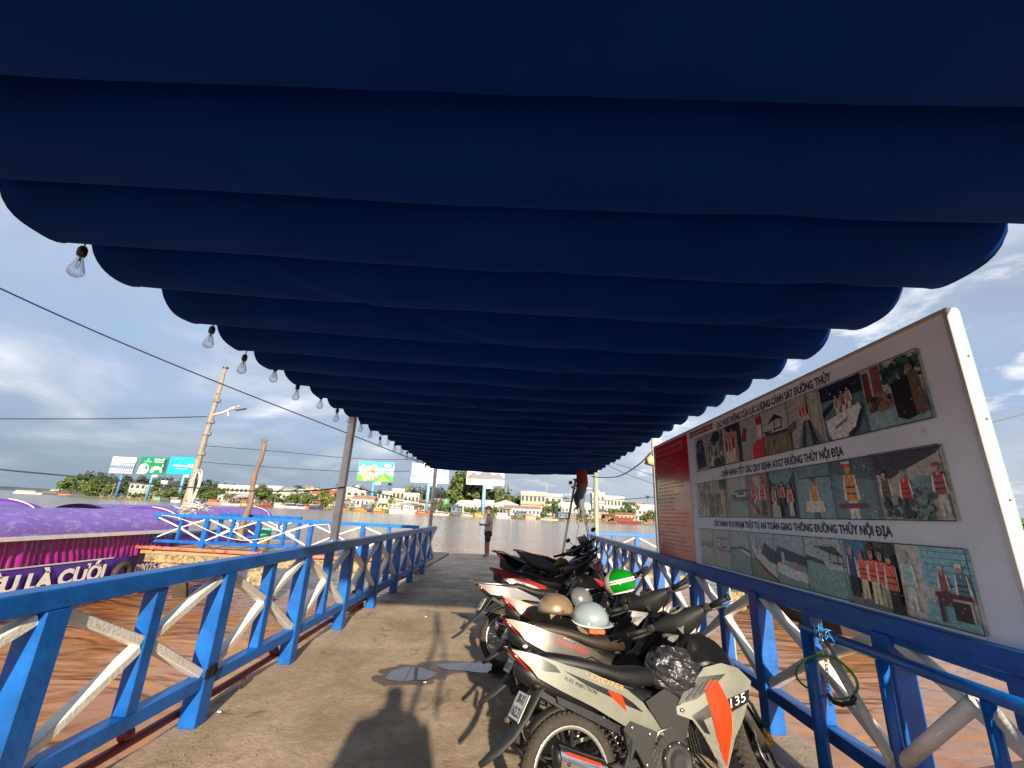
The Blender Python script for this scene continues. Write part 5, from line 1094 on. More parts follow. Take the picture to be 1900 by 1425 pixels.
# A-frame ladder and the worker on it
lx, ly = 1.62, 11.25
LAD = empty('step_ladder', (lx, ly, 0), 'tall dark A-frame ladder standing under the far end of the canopy', 'ladder')
lm = mat('ladder_dark', (52, 50, 54), .5, .4); apex = 2.42
for sx_, nm in ((-1, 'ladder_leg'), (1, 'ladder_leg')):
    for sy in (-.16, .16):
        q = MB(); q.beam((sx_*.48, sy, .02), (-.05 if sx_ < 0 else .02, sy*.6, apex), .035, .022); q.build(nm, lm, LAD)
for i in range(8):
    t = (i+1)/9; x_ = .48+(.02-.48)*t
    q = MB(); q.beam((x_, -.16*(1-.4*t), apex*t), (x_, .16*(1-.4*t), apex*t), .04, .022); q.build('rung', lm, LAD)
q = MB(); q.box((-.02, 0, apex), (.16, .26, .03)); q.build('top_step', lm, LAD)
q = MB(); q.tube([(.0, .0, 1.55), (-.02, 0, 1.40), (.03, 0, 1.28), (-.03, -.02, 1.05), (-.04, 0, .8)], .006, 6); q.build('tie_cord', lm, LAD)
WK = empty('person', (lx+.12, ly, 1.38), 'worker in grey trousers and a red shirt standing on the tall ladder', 'person', rot=(0, 0, R(175)))
bv = [(0, 0, .88), (0, 0, 1.10), (.02, 0, 1.30), (.04, 0, 1.42), (.06, 0, 1.50), (.08, 0, 1.57), (.085, 0, 1.64), (0, .10, .84), (.03, .11, .45), (-.02, .11, .07), (.09, .11, .03), (.02, -.10, .84), (.16, -.11, .60), (.10, -.11, .34), (.20, -.11, .31),
      (.03, .19, 1.38), (.12, .20, 1.55), (.22, .14, 1.72), (.03, -.19, 1.38), (.14, -.2, 1.56), (.25, -.13, 1.70)]
skin_obj('body', bv, be, br, SKIN, WK)
TRS = mat('grey_trousers', (92, 98, 108), .85, var=.2, vscale=14); RSH = mat('rust_red_shirt', (128, 50, 40), .85, var=.2, vscale=12)
skin_obj('trousers', [(0, 0, .95), (0, .09, .82), (.03, .11, .45), (-.01, .11, .10), (.02, -.09, .82), (.15, -.11, .60), (.10, -.11, .38)], [(0, 1), (1, 2), (2, 3), (0, 4), (4, 5), (5, 6)], [(.13, .15), .11, .082, .072, .11, .085, .072], TRS, WK)
skin_obj('shirt', [(0, 0, .76), (0, 0, 1.1), (.02, 0, 1.3), (.04, 0, 1.42), (.03, .18, 1.40), (.09, .205, 1.5), (.03, -.18, 1.40), (.10, -.205, 1.5)], [(0, 1), (1, 2), (2, 3), (3, 4), (4, 5), (3, 6), (6, 7)], [(.18, .20), (.16, .18), (.14, .18), (.08, .11), .07, .06, .07, .06], RSH, WK)
hand(WK, (.23, .135, 1.74), (.4, 0, 1), (1, 0, 0), SKIN, .8, name='left_hand'); hand(WK, (.26, -.125, 1.72), (.4, 0, 1), (1, 0, 0), SKIN, .8, name='right_hand')
q = MB(); q.ball((.07, 0, 1.68), (.10, .088, .07), 14, 8, vr=(0, math.pi*.6)); q.build('hair', mat('hair_black', (18, 16, 16), .6), WK)
# photographer behind the photographer whose shadow falls along the deck
PB = empty('person', (-.02, -.42, 0), 'photographer standing behind the camera, casting the long shadow on the deck', 'person', rot=(0, 0, R(90)))
bv = [(0, 0, .90), (0, 0, 1.10), (-.01, 0, 1.30), (.0, 0, 1.42), (.02, 0, 1.50), (.02, 0, 1.57), (.02, 0, 1.64), (0, .10, .86), (.0, .12, .47), (-.02, .14, .08), (.10, .15, .03), (0, -.10, .86), (.03, -.13, .47), (.0, -.15, .08), (.12, -.16, .03), (0, .19, 1.38), (-.02, .25, 1.12), (.10, .22, .98), (.0, -.19, 1.38), (.0, -.26, 1.14), (.18, -.2, 1.3)]
skin_obj('body', bv, be, br, SKIN, PB)
skin_obj('jacket', [(0, 0, .82), (0, 0, 1.08), (-.01, 0, 1.30), (0, 0, 1.42), (0, .19, 1.39), (-.02, .26, 1.12), (0, -.19, 1.39), (-.0, -.27, 1.14)], [(0, 1), (1, 2), (2, 3), (3, 4), (4, 5), (3, 6), (6, 7)], [(.17, .23), (.16, .21), (.15, .22), (.09, .13), .085, .075, .085, .075], SH, PB)
skin_obj('trousers', [(0, 0, .92), (0, .09, .82), (.0, .12, .45), (-.02, .14, .1), (0, -.09, .82), (.03, -.13, .45), (0, -.15, .1)], [(0, 1), (1, 2), (2, 3), (0, 4), (4, 5), (5, 6)], [(.14, .155), .12, .09, .075, .12, .09, .075], SHO, PB)

q = MB(); q.tube([(.50, -.84, 2.8), (.42, -.7, 2.2), (.12, -.5, 1.45)], .022, 8); q.tube([(.50, -.84, 2.8), (.52, -.75, 2.1), (.34, -.5, 1.5)], .016, 8)
tag(q.build('strap', mat('strap_dark', (40, 40, 44), .8)), 'pair of dark straps hanging behind the camera from the near canopy edge', 'strap')
# ================================================================ purple boats moored beside the jetty
VIO = mat('violet_roof', (116, 92, 166), .7, var=.16, vscale=3.6, col2=(142, 122, 184), thresh=.54, bump=.25, bscale=9, mapscale=(1, .5, 1))
VIO2 = mat('deep_violet', (84, 36, 140), .45, var=.12, vscale=3)
HUL = mat('hull_violet', (86, 56, 160), .45, var=.14, vscale=2.5, col2=(150, 130, 190), thresh=.67)
CUR = mat('magenta_curtain', (134, 24, 118), .26, var=.25, vscale=3, coat=.3, spec=.8)
BWH = mat('boat_white', (205, 200, 195), .5, var=.12, col2=(120, 110, 100), thresh=.64)
def tourboat(label, x, hw_, y0, y1, crown, eave, full=True):
    e = empty('tour_boat', (x, (y0+y1)/2, WATER_Z), label, 'boat', 'purple covered boats by the jetty'); inv = Matrix.Translation(-e.location)
    def pr(nm, q, m, par=None, fixn=True):
        o = q.build(nm, m, par or e, fixn=fixn)
        if par is None: o.matrix_parent_inverse = inv
        return o
    q = MB(); rg = []; n = 28
    for i in range(n+1):
        t = i/n; y = y0+(y1-y0)*t; f = 1 if t < .82 else 1-((t-.82)/.18)**2*.8; rise = 0 if t < .8 else ((t-.8)/.2)**2*.35
        rg.append([(x-hw_*f, y, -.17+rise), (x-hw_*f*.96, y, -.9), (x-hw_*f*.7, y, -1.6), (x+hw_*f*.7, y, -1.6), (x+hw_*f*.96, y, -.9), (x+hw_*f, y, -.17+rise)])
    q.rings(rg, smooth=False); pr('hull', q, HUL)
    q = MB(); q.beam((x+hw_+.0, y0, -.16), (x+hw_+.0, y0+(y1-y0)*.82, -.16), .03, .03); q.beam((x+hw_-.01, y0, -1.12), (x+hw_-.01, y0+(y1-y0)*.8, -1.12), .06, .05); pr('rubbing_strip', q, BWH if full else VIO2)
    q = MB(); rg = []; ye = y1-.5; A = 22
    for i in range(24):
        t = i/23; y = y0+(ye-y0)*t; k = 1
        rg.append([(x+(hw_+.12)*math.cos(a), y, eave+(crown-eave)*(math.sin(a)**.8 if math.sin(a) > 0 else 0)*k+.008*math.sin(i*2.1)) for a in [math.pi*j/A for j in range(A+1)]])
    q.rings(rg, cap=False, closed=False)
    rg2 = [[(p[0]*1.0-(p[0]-x)*.02, p[1], p[2]-.03) for p in r_] for r_ in rg]; q.rings(rg2, cap=False, closed=False); pr('roof', q, VIO)
    q = MB(); q.beam((x+hw_+.13, y0, eave-.02), (x+hw_+.13, ye, eave-.02), .04, .09); pr('eave_board', q, BWH)
    q = MB(); rg = []
    for (yy, dd) in ((ye, .0), (ye+.32, -.05)):
        rg.append([(x+(hw_+.16)*math.cos(a), yy, eave-.02+(crown-eave+.09+dd)*max(0, math.sin(a))**.8) for a in [math.pi*j/A for j in range(A+1)]])
    q.rings(rg, cap=False, closed=False); q.rings([rg[0], [(p[0]-(p[0]-x)*.1, p[1], p[2]-.09) for p in rg[0]]], cap=False, closed=False); pr('end_arch', q, VIO2)
    q = MB(); q.tube([(x+(hw_+.175)*math.cos(a), ye-.02, eave-.02+(crown-eave+.1)*max(0, math.sin(a))**.8) for a in [math.pi*j/A for j in range(2, 11)]], .02, 6); pr('arch_pipe', q, BWH)
    if full:
        q = MB(); rg = []; n = 520; g = random.Random(4); ph = 0
        for i in range(n+1):
            t = i/n; y = y0+(y1-.75-y0)*t; ph += g.uniform(.55, 1.35); w_ = .034*math.sin(ph)+.05*noise.noise(Vector((y*2.6, 0, 3)))
            col_ = []
            for j in range(9):
                s_ = j/8; col_.append((x+hw_-.05+w_*(.6+.6*s_)+.02*noise.noise(Vector((y*3, s_*3, 0))), y+.03*math.sin(s_*3+y*2.0)+.12*s_, eave-.02-(eave+.15)*s_+.01*math.sin(y*14)))
            rg.append(col_)
        q.rings(rg, cap=False, closed=False); pr('curtain', q, CUR)
        q = MB(); q.box((x-.2, (y0+y1)/2-.4, .1), (.05, y1-y0-1.2, .7)); pr('inner_wall', q, mat('dark_inside', (40, 16, 44), .8))
        q = MB(); fr = lambda a, b, c: Vector((x+hw_+.022, 9.34+a, -.66+b)); text_on(q, 'YÊU LÀ CƯỚI', .35/.72, fr, width=3.06, bold=.026); t1 = pr('hull_lettering', q, mat('white_letters', (232, 230, 225), .5), fixn=False)
        q = MB(); fr = lambda a, b, c: Vector((x+hw_+.016, 9.31+a, -.68+b)); text_on(q, 'YÊU LÀ CƯỚI', .35/.72, fr, width=3.12, bold=.04); pr('lettering_outline', q, mat('dark_outline', (40, 44, 70), .6), fixn=False)
        q = MB(); fr = lambda a, b, c: Vector((x+hw_+.022, 13.36+a, -.66+b)); text_on(q, '0902537', .24/.72, fr, width=1.12, bold=.012); pr('hull_lettering', q, MATS['white_letters'], fixn=False)
    return e
tourboat('purple tour boat with magenta curtains and white lettering along its hull', -12.15, 1.15, 1.0, 15.1, 1.10, .50)
tourboat('purple roofed boat moored behind the jetty corner, farther up the river', -15.9, 1.2, 7, 14.1, 1.16, .55, False)
tourboat('purple roofed boat whose dark arch rises behind the lettered boat', -15.9, 1.2, 16.2, 27, 1.14, .5, False)
q = MB(); q.tube([(-10.9, 12.86+.22*math.cos(a), -.60+.24*math.sin(a)) for a in [2*math.pi*k/26 for k in range(26)]], .085, 12, closed=True)
tag(q.build('tyre_fender', RUB), 'old black tyre hung on the hull of the lettered purple boat', 'tyre')
# leaning utility pole, lamp arm and clutter, wooden post
cmt = mat('weathered_pole', (140, 132, 118), .8, var=.18, vscale=3, col2=(130, 92, 58), thresh=.56)
p0, p1 = ony(342, 945, 16), ony(419, 682, 16); p0b = p0+(p0-p1)*.42
e = empty('utility_pole', p0b, 'tall weathered concrete pole rising out of the water by the purple boats', 'pole'); inv = Matrix.Translation(-p0b)
def ep(nm, q, m): o = q.build(nm, m, e); o.matrix_parent_inverse = inv; return o
q = MB(); q.tube([p0b, p0.lerp(p1, .0), p0.lerp(p1, .5), p1], [.14, .125, .09, .06], 14); ep('shaft', q, cmt)
q = MB(); q.lathe([(.0, .04), (.10, .03), (.12, -.03), (0, -.03)], c=p1, n=12); ep('cap', q, STEEL)
for t in (.74, .585, .5, .36): 
    q = MB(); c = p0.lerp(p1, t); q.lathe([(.07+.05*(1-t), .03), (.095+.05*(1-t), .02), (.095+.05*(1-t), -.02), (.07+.05*(1-t), -.03)], c=c, n=12); q.box(c+Vector((.12, 0, .05)), (.12, .1, .14), bev=.02); ep('bracket', q, mat('bracket_grey', (110, 108, 104), .6))
q = MB(); q.tube([p0.lerp(p1, .64), ony(415, 765, 16), ony(432, 757, 16), ony(444, 754, 16)], .045, 8); ep('lamp_arm', q, BWH)
q = MB(); c = ony(446, 759, 16); q.box(c, (.42, .2, .06), bev=.02, rot=Matrix.Rotation(R(-12), 4, 'Y')); q.box(c+Vector((-.14, 0, .07)), (.12, .14, .1), bev=.02); ep('lamp_head', q, mat('lamp_grey', (150, 150, 150), .4, .4))
q = MB(); q.tube([ony(423, 764, 16), ony(424, 773, 16)], .03, 6); ep('sensor', q, BWH)
g = random.Random(2)
q = MB()
for i in range(7):
    c = ony(358, 908, 15.8)+Vector((g.uniform(-.03, .08), 0, g.uniform(-.08, .12))); k1 = g.uniform(.09, .17); q.tube([c+Vector((k1*math.cos(a), .05*math.sin(a*2), .62*math.sin(a))) for a in [2*math.pi*k/18 for k in range(18)]], .016, 5, closed=True)
q2 = MB()
for i in range(26):
    c = ony(358, 940, 15.6); pts = [c+Vector((g.gauss(.1, .3), g.uniform(-.2, .2), g.gauss(-.05, .12))) for _ in range(4)]; q2.tube(pts, .009, 5)
tag(q.build('cable_coil', mat('coil_grey', (170, 170, 165), .6)), 'big loops of spare cable hung on the leaning utility pole', 'cable')
tag(q2.build('rope_tangle', mat('rope_pale', (205, 205, 200), .7)), 'tangle of pale ropes at the foot of the utility pole', 'rope')
q = MB(); a, b_ = ony(456, 958, 16.5), ony(490, 822, 16.5); pts = []; n = 12
for i in range(-6, n+1): t = i/n; pts.append(a.lerp(b_, t)+Vector((.05*math.sin(t*9), 0, 0)))
q.tube(pts, [.125-.003*i+.012*math.sin(i*2.2) for i in range(len(pts))], 10); q.tube([b_, b_+Vector((-.09, 0, .16))], .05, 7); q.tube([b_, b_+Vector((.08, 0, .14))], .05, 7)
tag(q.build('wooden_post', mat('bare_wood', (126, 102, 88), .8, var=.3, vscale=3, mapscale=(6, 6, 1), col2=(96, 62, 44), thresh=.58, bump=.5)), 'rough forked wooden post standing beyond the left jetty railing', 'post')
q = MB(); p = ony(492, 995, 15.2); q.lathe([(0, .36), (.17, .36), (.19, .30), (.17, .28), (.17, .0), (.15, -.0)], c=(p.x, p.y, p.z-.1), n=18); o = q.build('plastic_drum', mat('teal_drum', (96, 186, 158), .4)); tag(o, 'teal topped plastic drum behind the left jetty railing', 'drum')
q = MB(); q.lathe([(.16, 0), (.16, -.7), (0, -.7)], c=(p.x, p.y, p.z-.1), n=14); q.build('drum_base', mat('drum_brown', (120, 96, 60), .7), o)
# fishing raft with dark hull glimpsed beyond the right railing
e = empty('wooden_barge', (9.9, 16.6, WATER_Z+.05), 'brown wooden barge moored beyond the right railing under the board', 'boat')
q = MB(); rg = []
for t in (-1, -.6, 0, .6, 1): f = 1-.3*abs(t)**3; rg.append([(-1.2*f, t*3.4, .9+.2*t*t), (-1.0*f, t*3.4, -.2), (1.0*f, t*3.4, -.2), (1.2*f, t*3.4, .9+.2*t*t)])
q.rings(rg, smooth=False); q.build('hull', mat('dark_hull', (48, 34, 26), .8, var=.3, vscale=3), e)
q = MB(); q.box((0, 0, .98), (2.1, 5.4, .06)); q.box((-1.15, 0, 1.0), (.12, 6.0, .10), bev=.02); q.build('deck', mat('barge_deck', (140, 112, 80), .8, var=.25, vscale=3), e)
q = MB(); 
for i in range(5): q.tube([(-1.0, -2+i, 1.0), (-1.0, -2+i, 1.55)], .03, 6)
q.tube([(-1.0, -2, 1.5), (-1.0, 2, 1.5)], .025, 6); q.build('rail', mat('cyan_paint', (60, 160, 210), .5), e)

# ================================================================ far bank
bank_pts = [(-100, 470), (105, 470), (168, 372), (230, 330), (282, 300), (400, 262), (631, 268), (778, 255), (918, 255), (1012, 268), (1145, 262), (1217, 300), (1500, 280), (1980, 255)]
def bank_y(px):
    for (a, ya), (b_, yb) in zip(bank_pts[:-1], bank_pts[1:]):
        if a <= px <= b_: return ya+(yb-ya)*(px-a)/(b_-a)
    return 260
def bx(px, dy=0.0): y = bank_y(px)+dy; p = ony(px, 930, y); return p.x, y
q = MB(); top = []; 
for px in range(105, 1981, 25):
    x, y = bx(px); j = 2.2*math.sin(px*.37)+1.4*math.sin(px*.11); top.append((x, y+j))
n = len(top); vs = [Vector((x, y-3, WATER_Z-.3)) for x, y in top]+[Vector((x, y, WATER_Z+.9)) for x, y in top]+[Vector((x, y+40, .9)) for x, y in top]+[Vector((x*1.6, y+900, 1.0)) for x, y in top]
fs = [(r_*n+i, r_*n+i+1, (r_+1)*n+i+1, (r_+1)*n+i) for r_ in range(3) for i in range(n-1)]
q.add(vs, fs, None, False); tag(q.build('far_bank', mat('bank_earth', (110, 100, 70), .9, var=.3, vscale=.2, col2=(74, 90, 44), thresh=.5)), None, None, kind='structure')
# low far shoreline at the river bend
q = MB(); g = random.Random(9); vs = []; fs = []; NP = 90
for i in range(NP):
    t = i/(NP-1); x = -3600+t*2600; h = 14+9*noise.noise(Vector((t*14, 0, 0)))+5*noise.noise(Vector((t*60, 2, 0)))
    vs += [Vector((x, 2300, WATER_Z)), Vector((x, 2300+20, WATER_Z+max(4, h))), Vector((x, 2600, WATER_Z+max(4, h)+3))]
for i in range(NP-1): o = i*3; fs += [(o, o+3, o+4, o+1), (o+1, o+4, o+5, o+2)]
q.add(vs, fs, None, False); tag(q.build('distant_woods', mat('far_woods', (58, 72, 76), .9, var=.25, vscale=.02)), 'low bluish line of distant woods at the river bend', 'woods', kind='stuff')

LEAF = mat('leaves', attr=True, rough=.65, var=.25, vscale=.8); BARK = mat('bark', (96, 80, 62), .9, var=.2, vscale=1.5)
def crown_mesh(nm, seed, kind, nleaf, cols):
    g = random.Random(seed); q = MB(); cl = []
    if kind == 'round':
        for _ in range(20):
            d_ = Vector((g.gauss(0, 1), g.gauss(0, 1), g.gauss(0, .8))).normalized()*g.uniform(.3, .80); cl.append((Vector((d_.x*.5, d_.y*.5, .50+d_.z*.46)), g.uniform(.13, .22)))
    elif kind == 'wide':
        for _ in range(22):
            a = g.uniform(0, 6.28); r_ = g.uniform(.1, .62); lv = g.choice((.38, .56, .74, .88)); cl.append((Vector((math.cos(a)*r_*(1.1-lv*.5), math.sin(a)*r_*(1.1-lv*.5), lv)), g.uniform(.08, .14)))
    elif kind == 'tall':
        for _ in range(18): cl.append((Vector((g.gauss(0, .18), g.gauss(0, .18), g.uniform(.25, .92))), g.uniform(.09, .17)))
    elif kind == 'bush':
        for _ in range(14): cl.append((Vector((g.uniform(-.5, .5), g.uniform(-.3, .3), g.uniform(.1, .6))), g.uniform(.14, .24)))
    for _ in range(nleaf):
        c, r_ = g.choice(cl); d_ = Vector((g.gauss(0, 1), g.gauss(0, 1), g.gauss(0, .8))).normalized(); p = c+d_*r_*g.uniform(.55, 1.08)
        p.z = max(.04, p.z); nn = (d_+Vector((g.uniform(-.7, .7), g.uniform(-.7, .7), g.uniform(-.3, .8)))).normalized(); a = nn.orthogonal().normalized(); b_ = nn.cross(a); s_ = g.uniform(.03, .06)
        col = g.choice(cols); k = g.uniform(.7, 1.3); q.add([p+a*s_, p+b_*s_*.7, p-a*s_, p-b_*s_*.7], [(0, 1, 2, 3)], None, False, (col[0]*k, col[1]*k, col[2]*k))
    return q.mesh(nm, False)
def trunk_mesh(seed, kind):
    g = random.Random(seed); q = MB(); top = Vector((g.uniform(-.03, .03), 0, .55)); q.tube([(0, 0, -.02), (.01, .01, .25), top], [.035, .028, .016], 7)
    for _ in range(5):
        a = g.uniform(0, 6.28); q.tube([(0, 0, g.uniform(.2, .4)), (math.cos(a)*.2, math.sin(a)*.2, g.uniform(.5, .7)), (math.cos(a)*.32, math.sin(a)*.32, g.uniform(.65, .85))], [.016, .011, .005], 5)
    return q.mesh('trunk')
GRN = [(.075, .12, .022), (.10, .145, .03), (.055, .095, .02), (.12, .16, .035)]
YEL = [(.17, .18, .03), (.22, .20, .035), (.12, .15, .03), (.24, .17, .04)]
DKG = [(.04, .075, .022), (.055, .09, .026), (.03, .06, .02)]
CR = {}
for nm, kind, cols, nl in (('round_green', 'round', GRN, 1300), ('round_yellow', 'round', YEL, 1300), ('round_dark', 'round', DKG, 1300), ('wide_green', 'wide', GRN, 1100), ('wide_yellow', 'wide', YEL, 1100), ('tall_green', 'tall', GRN, 900), ('tall_dark', 'tall', DKG, 900), ('bush_green', 'bush', GRN, 800), ('bush_dark', 'bush', DKG, 800)):
    CR[nm] = [(crown_mesh('crown', hash_ if False else 11*i_+len(nm), kind, nl, cols), trunk_mesh(i_, kind)) for i_ in range(2)]
for v in CR.values():
    for c_, t_ in v: c_.materials.append(LEAF); t_.materials.append(BARK)
CR['giant'] = [(crown_mesh('crown', 77, 'round', 5200, GRN+DKG[:1]+[(.14, .17, .03)]), trunk_mesh(9, 'round'))]; CR['giant'][0][0].materials.append(LEAF); CR['giant'][0][1].materials.append(BARK)
RT_ = random.Random(21)
PXM = lambda y: y*1.045/PX_F   # metres per pixel at that distance
def zbase(dy): return WATER_Z+.9 if dy < 30 else .8
def tree(kind, px, w_px, h_px, dy, label, cat='tree', group=None, base_px=0, name='tree'):
    x, y = bx(px, dy); m_ = PXM(y); w_, h_ = w_px*m_, h_px*m_
    cm_, tm = CR[kind][RT_.randrange(len(CR[kind]))]
    e = empty(name, (x, y, zbase(dy)+base_px*m_), label, cat, group, rot=(0, 0, RT_.uniform(0, 6.28))); e.scale = (w_/.92, w_/.92, h_/.95)
    for nm, me in (('crown', cm_), ('trunk', tm)): o = bpy.data.objects.new(nm, me); COL.objects.link(o); o.parent = e
    return e
def palm_meshes(seed):
    g = random.Random(seed); q = MB(); q.tube([(0, 0, 0), (.02, 0, .4), (.05, 0, .80)], [.022, .016, .013], 6); t_ = q.mesh('trunk'); t_.materials.append(BARK)
    q = MB()
    for k in range(16):
        a = k*2.4; ln = g.uniform(.20, .27); el = g.uniform(-.2, 1.0); pr_ = None
        for i in range(7):
            t = i/6; r_ = ln*t; z_ = .80+math.sin(el)*r_*.9-.55*r_*t*ln*3.2; p = Vector((.05+math.cos(a)*r_*math.cos(el*.5), math.sin(a)*r_*math.cos(el*.5), z_))
            if pr_ is not None:
                sd = Vector((-math.sin(a), math.cos(a), 0)); wd = .03*(1-t*.8); c_ = g.choice(GRN)
                q.add([pr_+sd*wd-Vector((0, 0, wd)), pr_, p, p+sd*wd*.8-Vector((0, 0, wd))], [(0, 1, 2, 3)], None, False, c_); q.add([pr_-sd*wd-Vector((0, 0, wd)), pr_, p, p-sd*wd*.8-Vector((0, 0, wd))], [(0, 1, 2, 3)], None, False, c_)
            pr_ = p
    c_ = q.mesh('crown', False); c_.materials.append(LEAF); return c_, t_
CR['palm'] = [palm_meshes(1), palm_meshes(2)]
# --- trees (photo px, width px, height px above bank, depth behind the shoreline)
BT = 'trees along the far bank'
for args in [
 ('round_green', 122, 34, 32, 8, 'bushy green tree at the left tip of the far bank'), ('round_dark', 152, 36, 42, 22, 'dark tall tree second from the left tip of the far bank'),
 ('round_green', 160, 30, 32, 9, 'green tree in front of the dark tall one on the left tip'), ('round_dark', 184, 40, 40, 20, 'dark spreading tree just left of the billboard with the empty grid'),
 ('round_green', 200, 26, 24, 8, 'low green tree at the foot of the empty grid billboard'), ('palm', 176, 30, 22, 4, 'small palm at the waterline left of the grid billboard'),
 ('round_dark', 238, 44, 36, 60, 'dark tree seen between the grid billboard and the green billboard'), ('round_dark', 300, 50, 36, 60, 'dark tree seen between the green billboard and the cyan billboard'),
 ('bush_green', 308, 36, 22, 12, 'rounded green shrub mass under the green and cyan billboards'), ('round_green', 322, 30, 24, 14, 'round green tree directly under the cyan billboard'),
 ('round_green', 345, 26, 22, 12, 'small green tree left of the concrete pole'), ('round_dark', 372, 34, 36, 40, 'dark tree right of the cyan billboard'), ('round_dark', 398, 30, 32, 45, 'dark tree at the right end of the wooded stretch'),
 ('round_green', 386, 34, 22, 10, 'green tree on the waterline right of the concrete pole'), ('round_green', 424, 20, 18, 9, 'small green tree above the grey moored boats'),
 ('wide_green', 490, 46, 28, 10, 'spreading layered tree right behind the wooden post'), ('wide_green', 512, 20, 20, 6, 'small spreading tree left of the gabled white house'),
 ('round_green', 549, 26, 24, 8, 'left one of the pair of round trees beside the gabled house'), ('round_green', 570, 26, 25, 8, 'right one of the pair of round trees beside the gabled house'),
 ('tall_green', 586, 16, 22, 9, 'slim green tree between the round pair and the yellow tree'), ('round_yellow', 606, 26, 24, 8, 'yellow leaved tree left of the steel canopy post'),
 ('palm', 619, 12, 42, 50, 'smaller of two palms left of the steel canopy post'), ('palm', 633, 20, 46, 44, 'larger of two palms left of the steel canopy post'),
 ('round_dark', 600, 60, 28, 70, 'dark tree line behind the two small palms'), ('palm', 719, 20, 48, 40, 'lone palm right of the bright green billboard'),
 ('round_yellow', 757, 30, 45, 36, 'yellow green tree rising over the cream houses'), ('round_dark', 736, 40, 34, 70, 'dark tree behind the cream houses'), ('round_dark', 812, 50, 40, 70, 'dark tree behind the white billboard post'),
 ('tall_dark', 806, 14, 24, 10, 'slim dark tree beside the white billboard post'), ('giant', 868, 88, 76, 40, 'huge spreading green tree left of the shirted man'), ('bush_green', 846, 30, 22, 22, 'green shrub at the foot of the huge tree'),
 ('bush_green', 880, 22, 18, 8, 'bush in front of the low white houses left of the man'), ('bush_green', 921, 20, 22, 8, 'bush just right of the standing man'),
 ('round_green', 930, 40, 50, 60, 'green tree above the long white roof right of the man'), ('round_dark', 952, 36, 38, 62, 'darker tree sloping down behind the long white roof'),
 ('wide_green', 1025, 30, 28, 9, 'broad young tree framed by the ladder'), ('palm', 976, 18, 42, 50, 'palm over the cream house left of the ladder'), ('palm', 990, 14, 38, 52, 'second palm over the cream house left of the ladder'),
 ('wide_yellow', 1137, 22, 20, 7, 'yellow green tree at the waterline behind the red boat'), ('wide_green', 1165, 34, 32, 9, 'spreading green tree above the red boat'), ('bush_green', 1192, 14, 16, 6, 'single rounded bush left of the board'),
 ('palm', 1158, 18, 44, 50, 'palm left of the last white houses'), ('palm', 1203, 22, 46, 50, 'palm beside the far edge of the board'), ('round_dark', 1176, 30, 30, 55, 'dark tree behind the last white houses'),
 ('round_green', 134, 30, 30, 6, 'mid green tree between the two leftmost trees of the far bank'), ('round_green', 172, 34, 30, 14, 'mid green tree behind the small palm at the waterline'), ('round_dark', 216, 34, 34, 40, 'dark tree right behind the blue post of the grid billboard'),
 ('bush_green', 252, 30, 14, 3, 'low waterside bush between the first two billboard posts'), ('round_dark', 262, 40, 36, 75, 'dark tree behind the green billboard post'), ('bush_dark', 334, 34, 16, 4, 'dark waterside bush left of the concrete pole'), ('round_dark', 345, 44, 38, 80, 'dark tree behind the leaning concrete pole'), ('round_dark', 422, 40, 30, 80, 'dark tree behind the long flat-roofed building'),
 ('round_green', 538, 22, 20, 5, 'short tree at the left foot of the round pair'), ('bush_green', 592, 26, 16, 3, 'waterside bush under the yellow leaved tree'), ('round_dark', 560, 50, 32, 80, 'dark trees behind the round pair'), ('bush_dark', 640, 26, 14, 3, 'dark bush at the shacks left of the steel post'), ('tall_green', 726, 12, 22, 6, 'slim tree between the stilt shacks'),
 ('round_dark', 790, 44, 40, 80, 'dark tree behind the grey house with a rusty roof'), ('bush_green', 834, 26, 26, 12, 'green shrubs beside the green tank'), ('round_green', 910, 34, 44, 50, 'green tree behind the last billboard post'), ('round_dark', 1040, 60, 34, 90, 'dark trees behind the plain white block'), ('bush_green', 1010, 22, 12, 3, 'small waterside bush left of the young tree'), ('bush_green', 1080, 24, 16, 4, 'waterside bush left of the pale green post'), ('round_green', 1208, 20, 24, 8, 'green tree at the left edge of the board'), ('round_dark', 1130, 50, 32, 80, 'dark trees behind the stepping white block'),
 ('round_green', 1892, 24, 40, 20, 'green tree at the right edge beyond the notice board')]:
    kind, px, w_, h_, dy, lab = args; tree(kind, px, w_, h_, dy, lab, 'palm' if kind == 'palm' else 'bush' if 'bush' in kind else 'tree', BT, name='palm_tree' if kind == 'palm' else 'bush' if 'bush' in kind else 'tree')
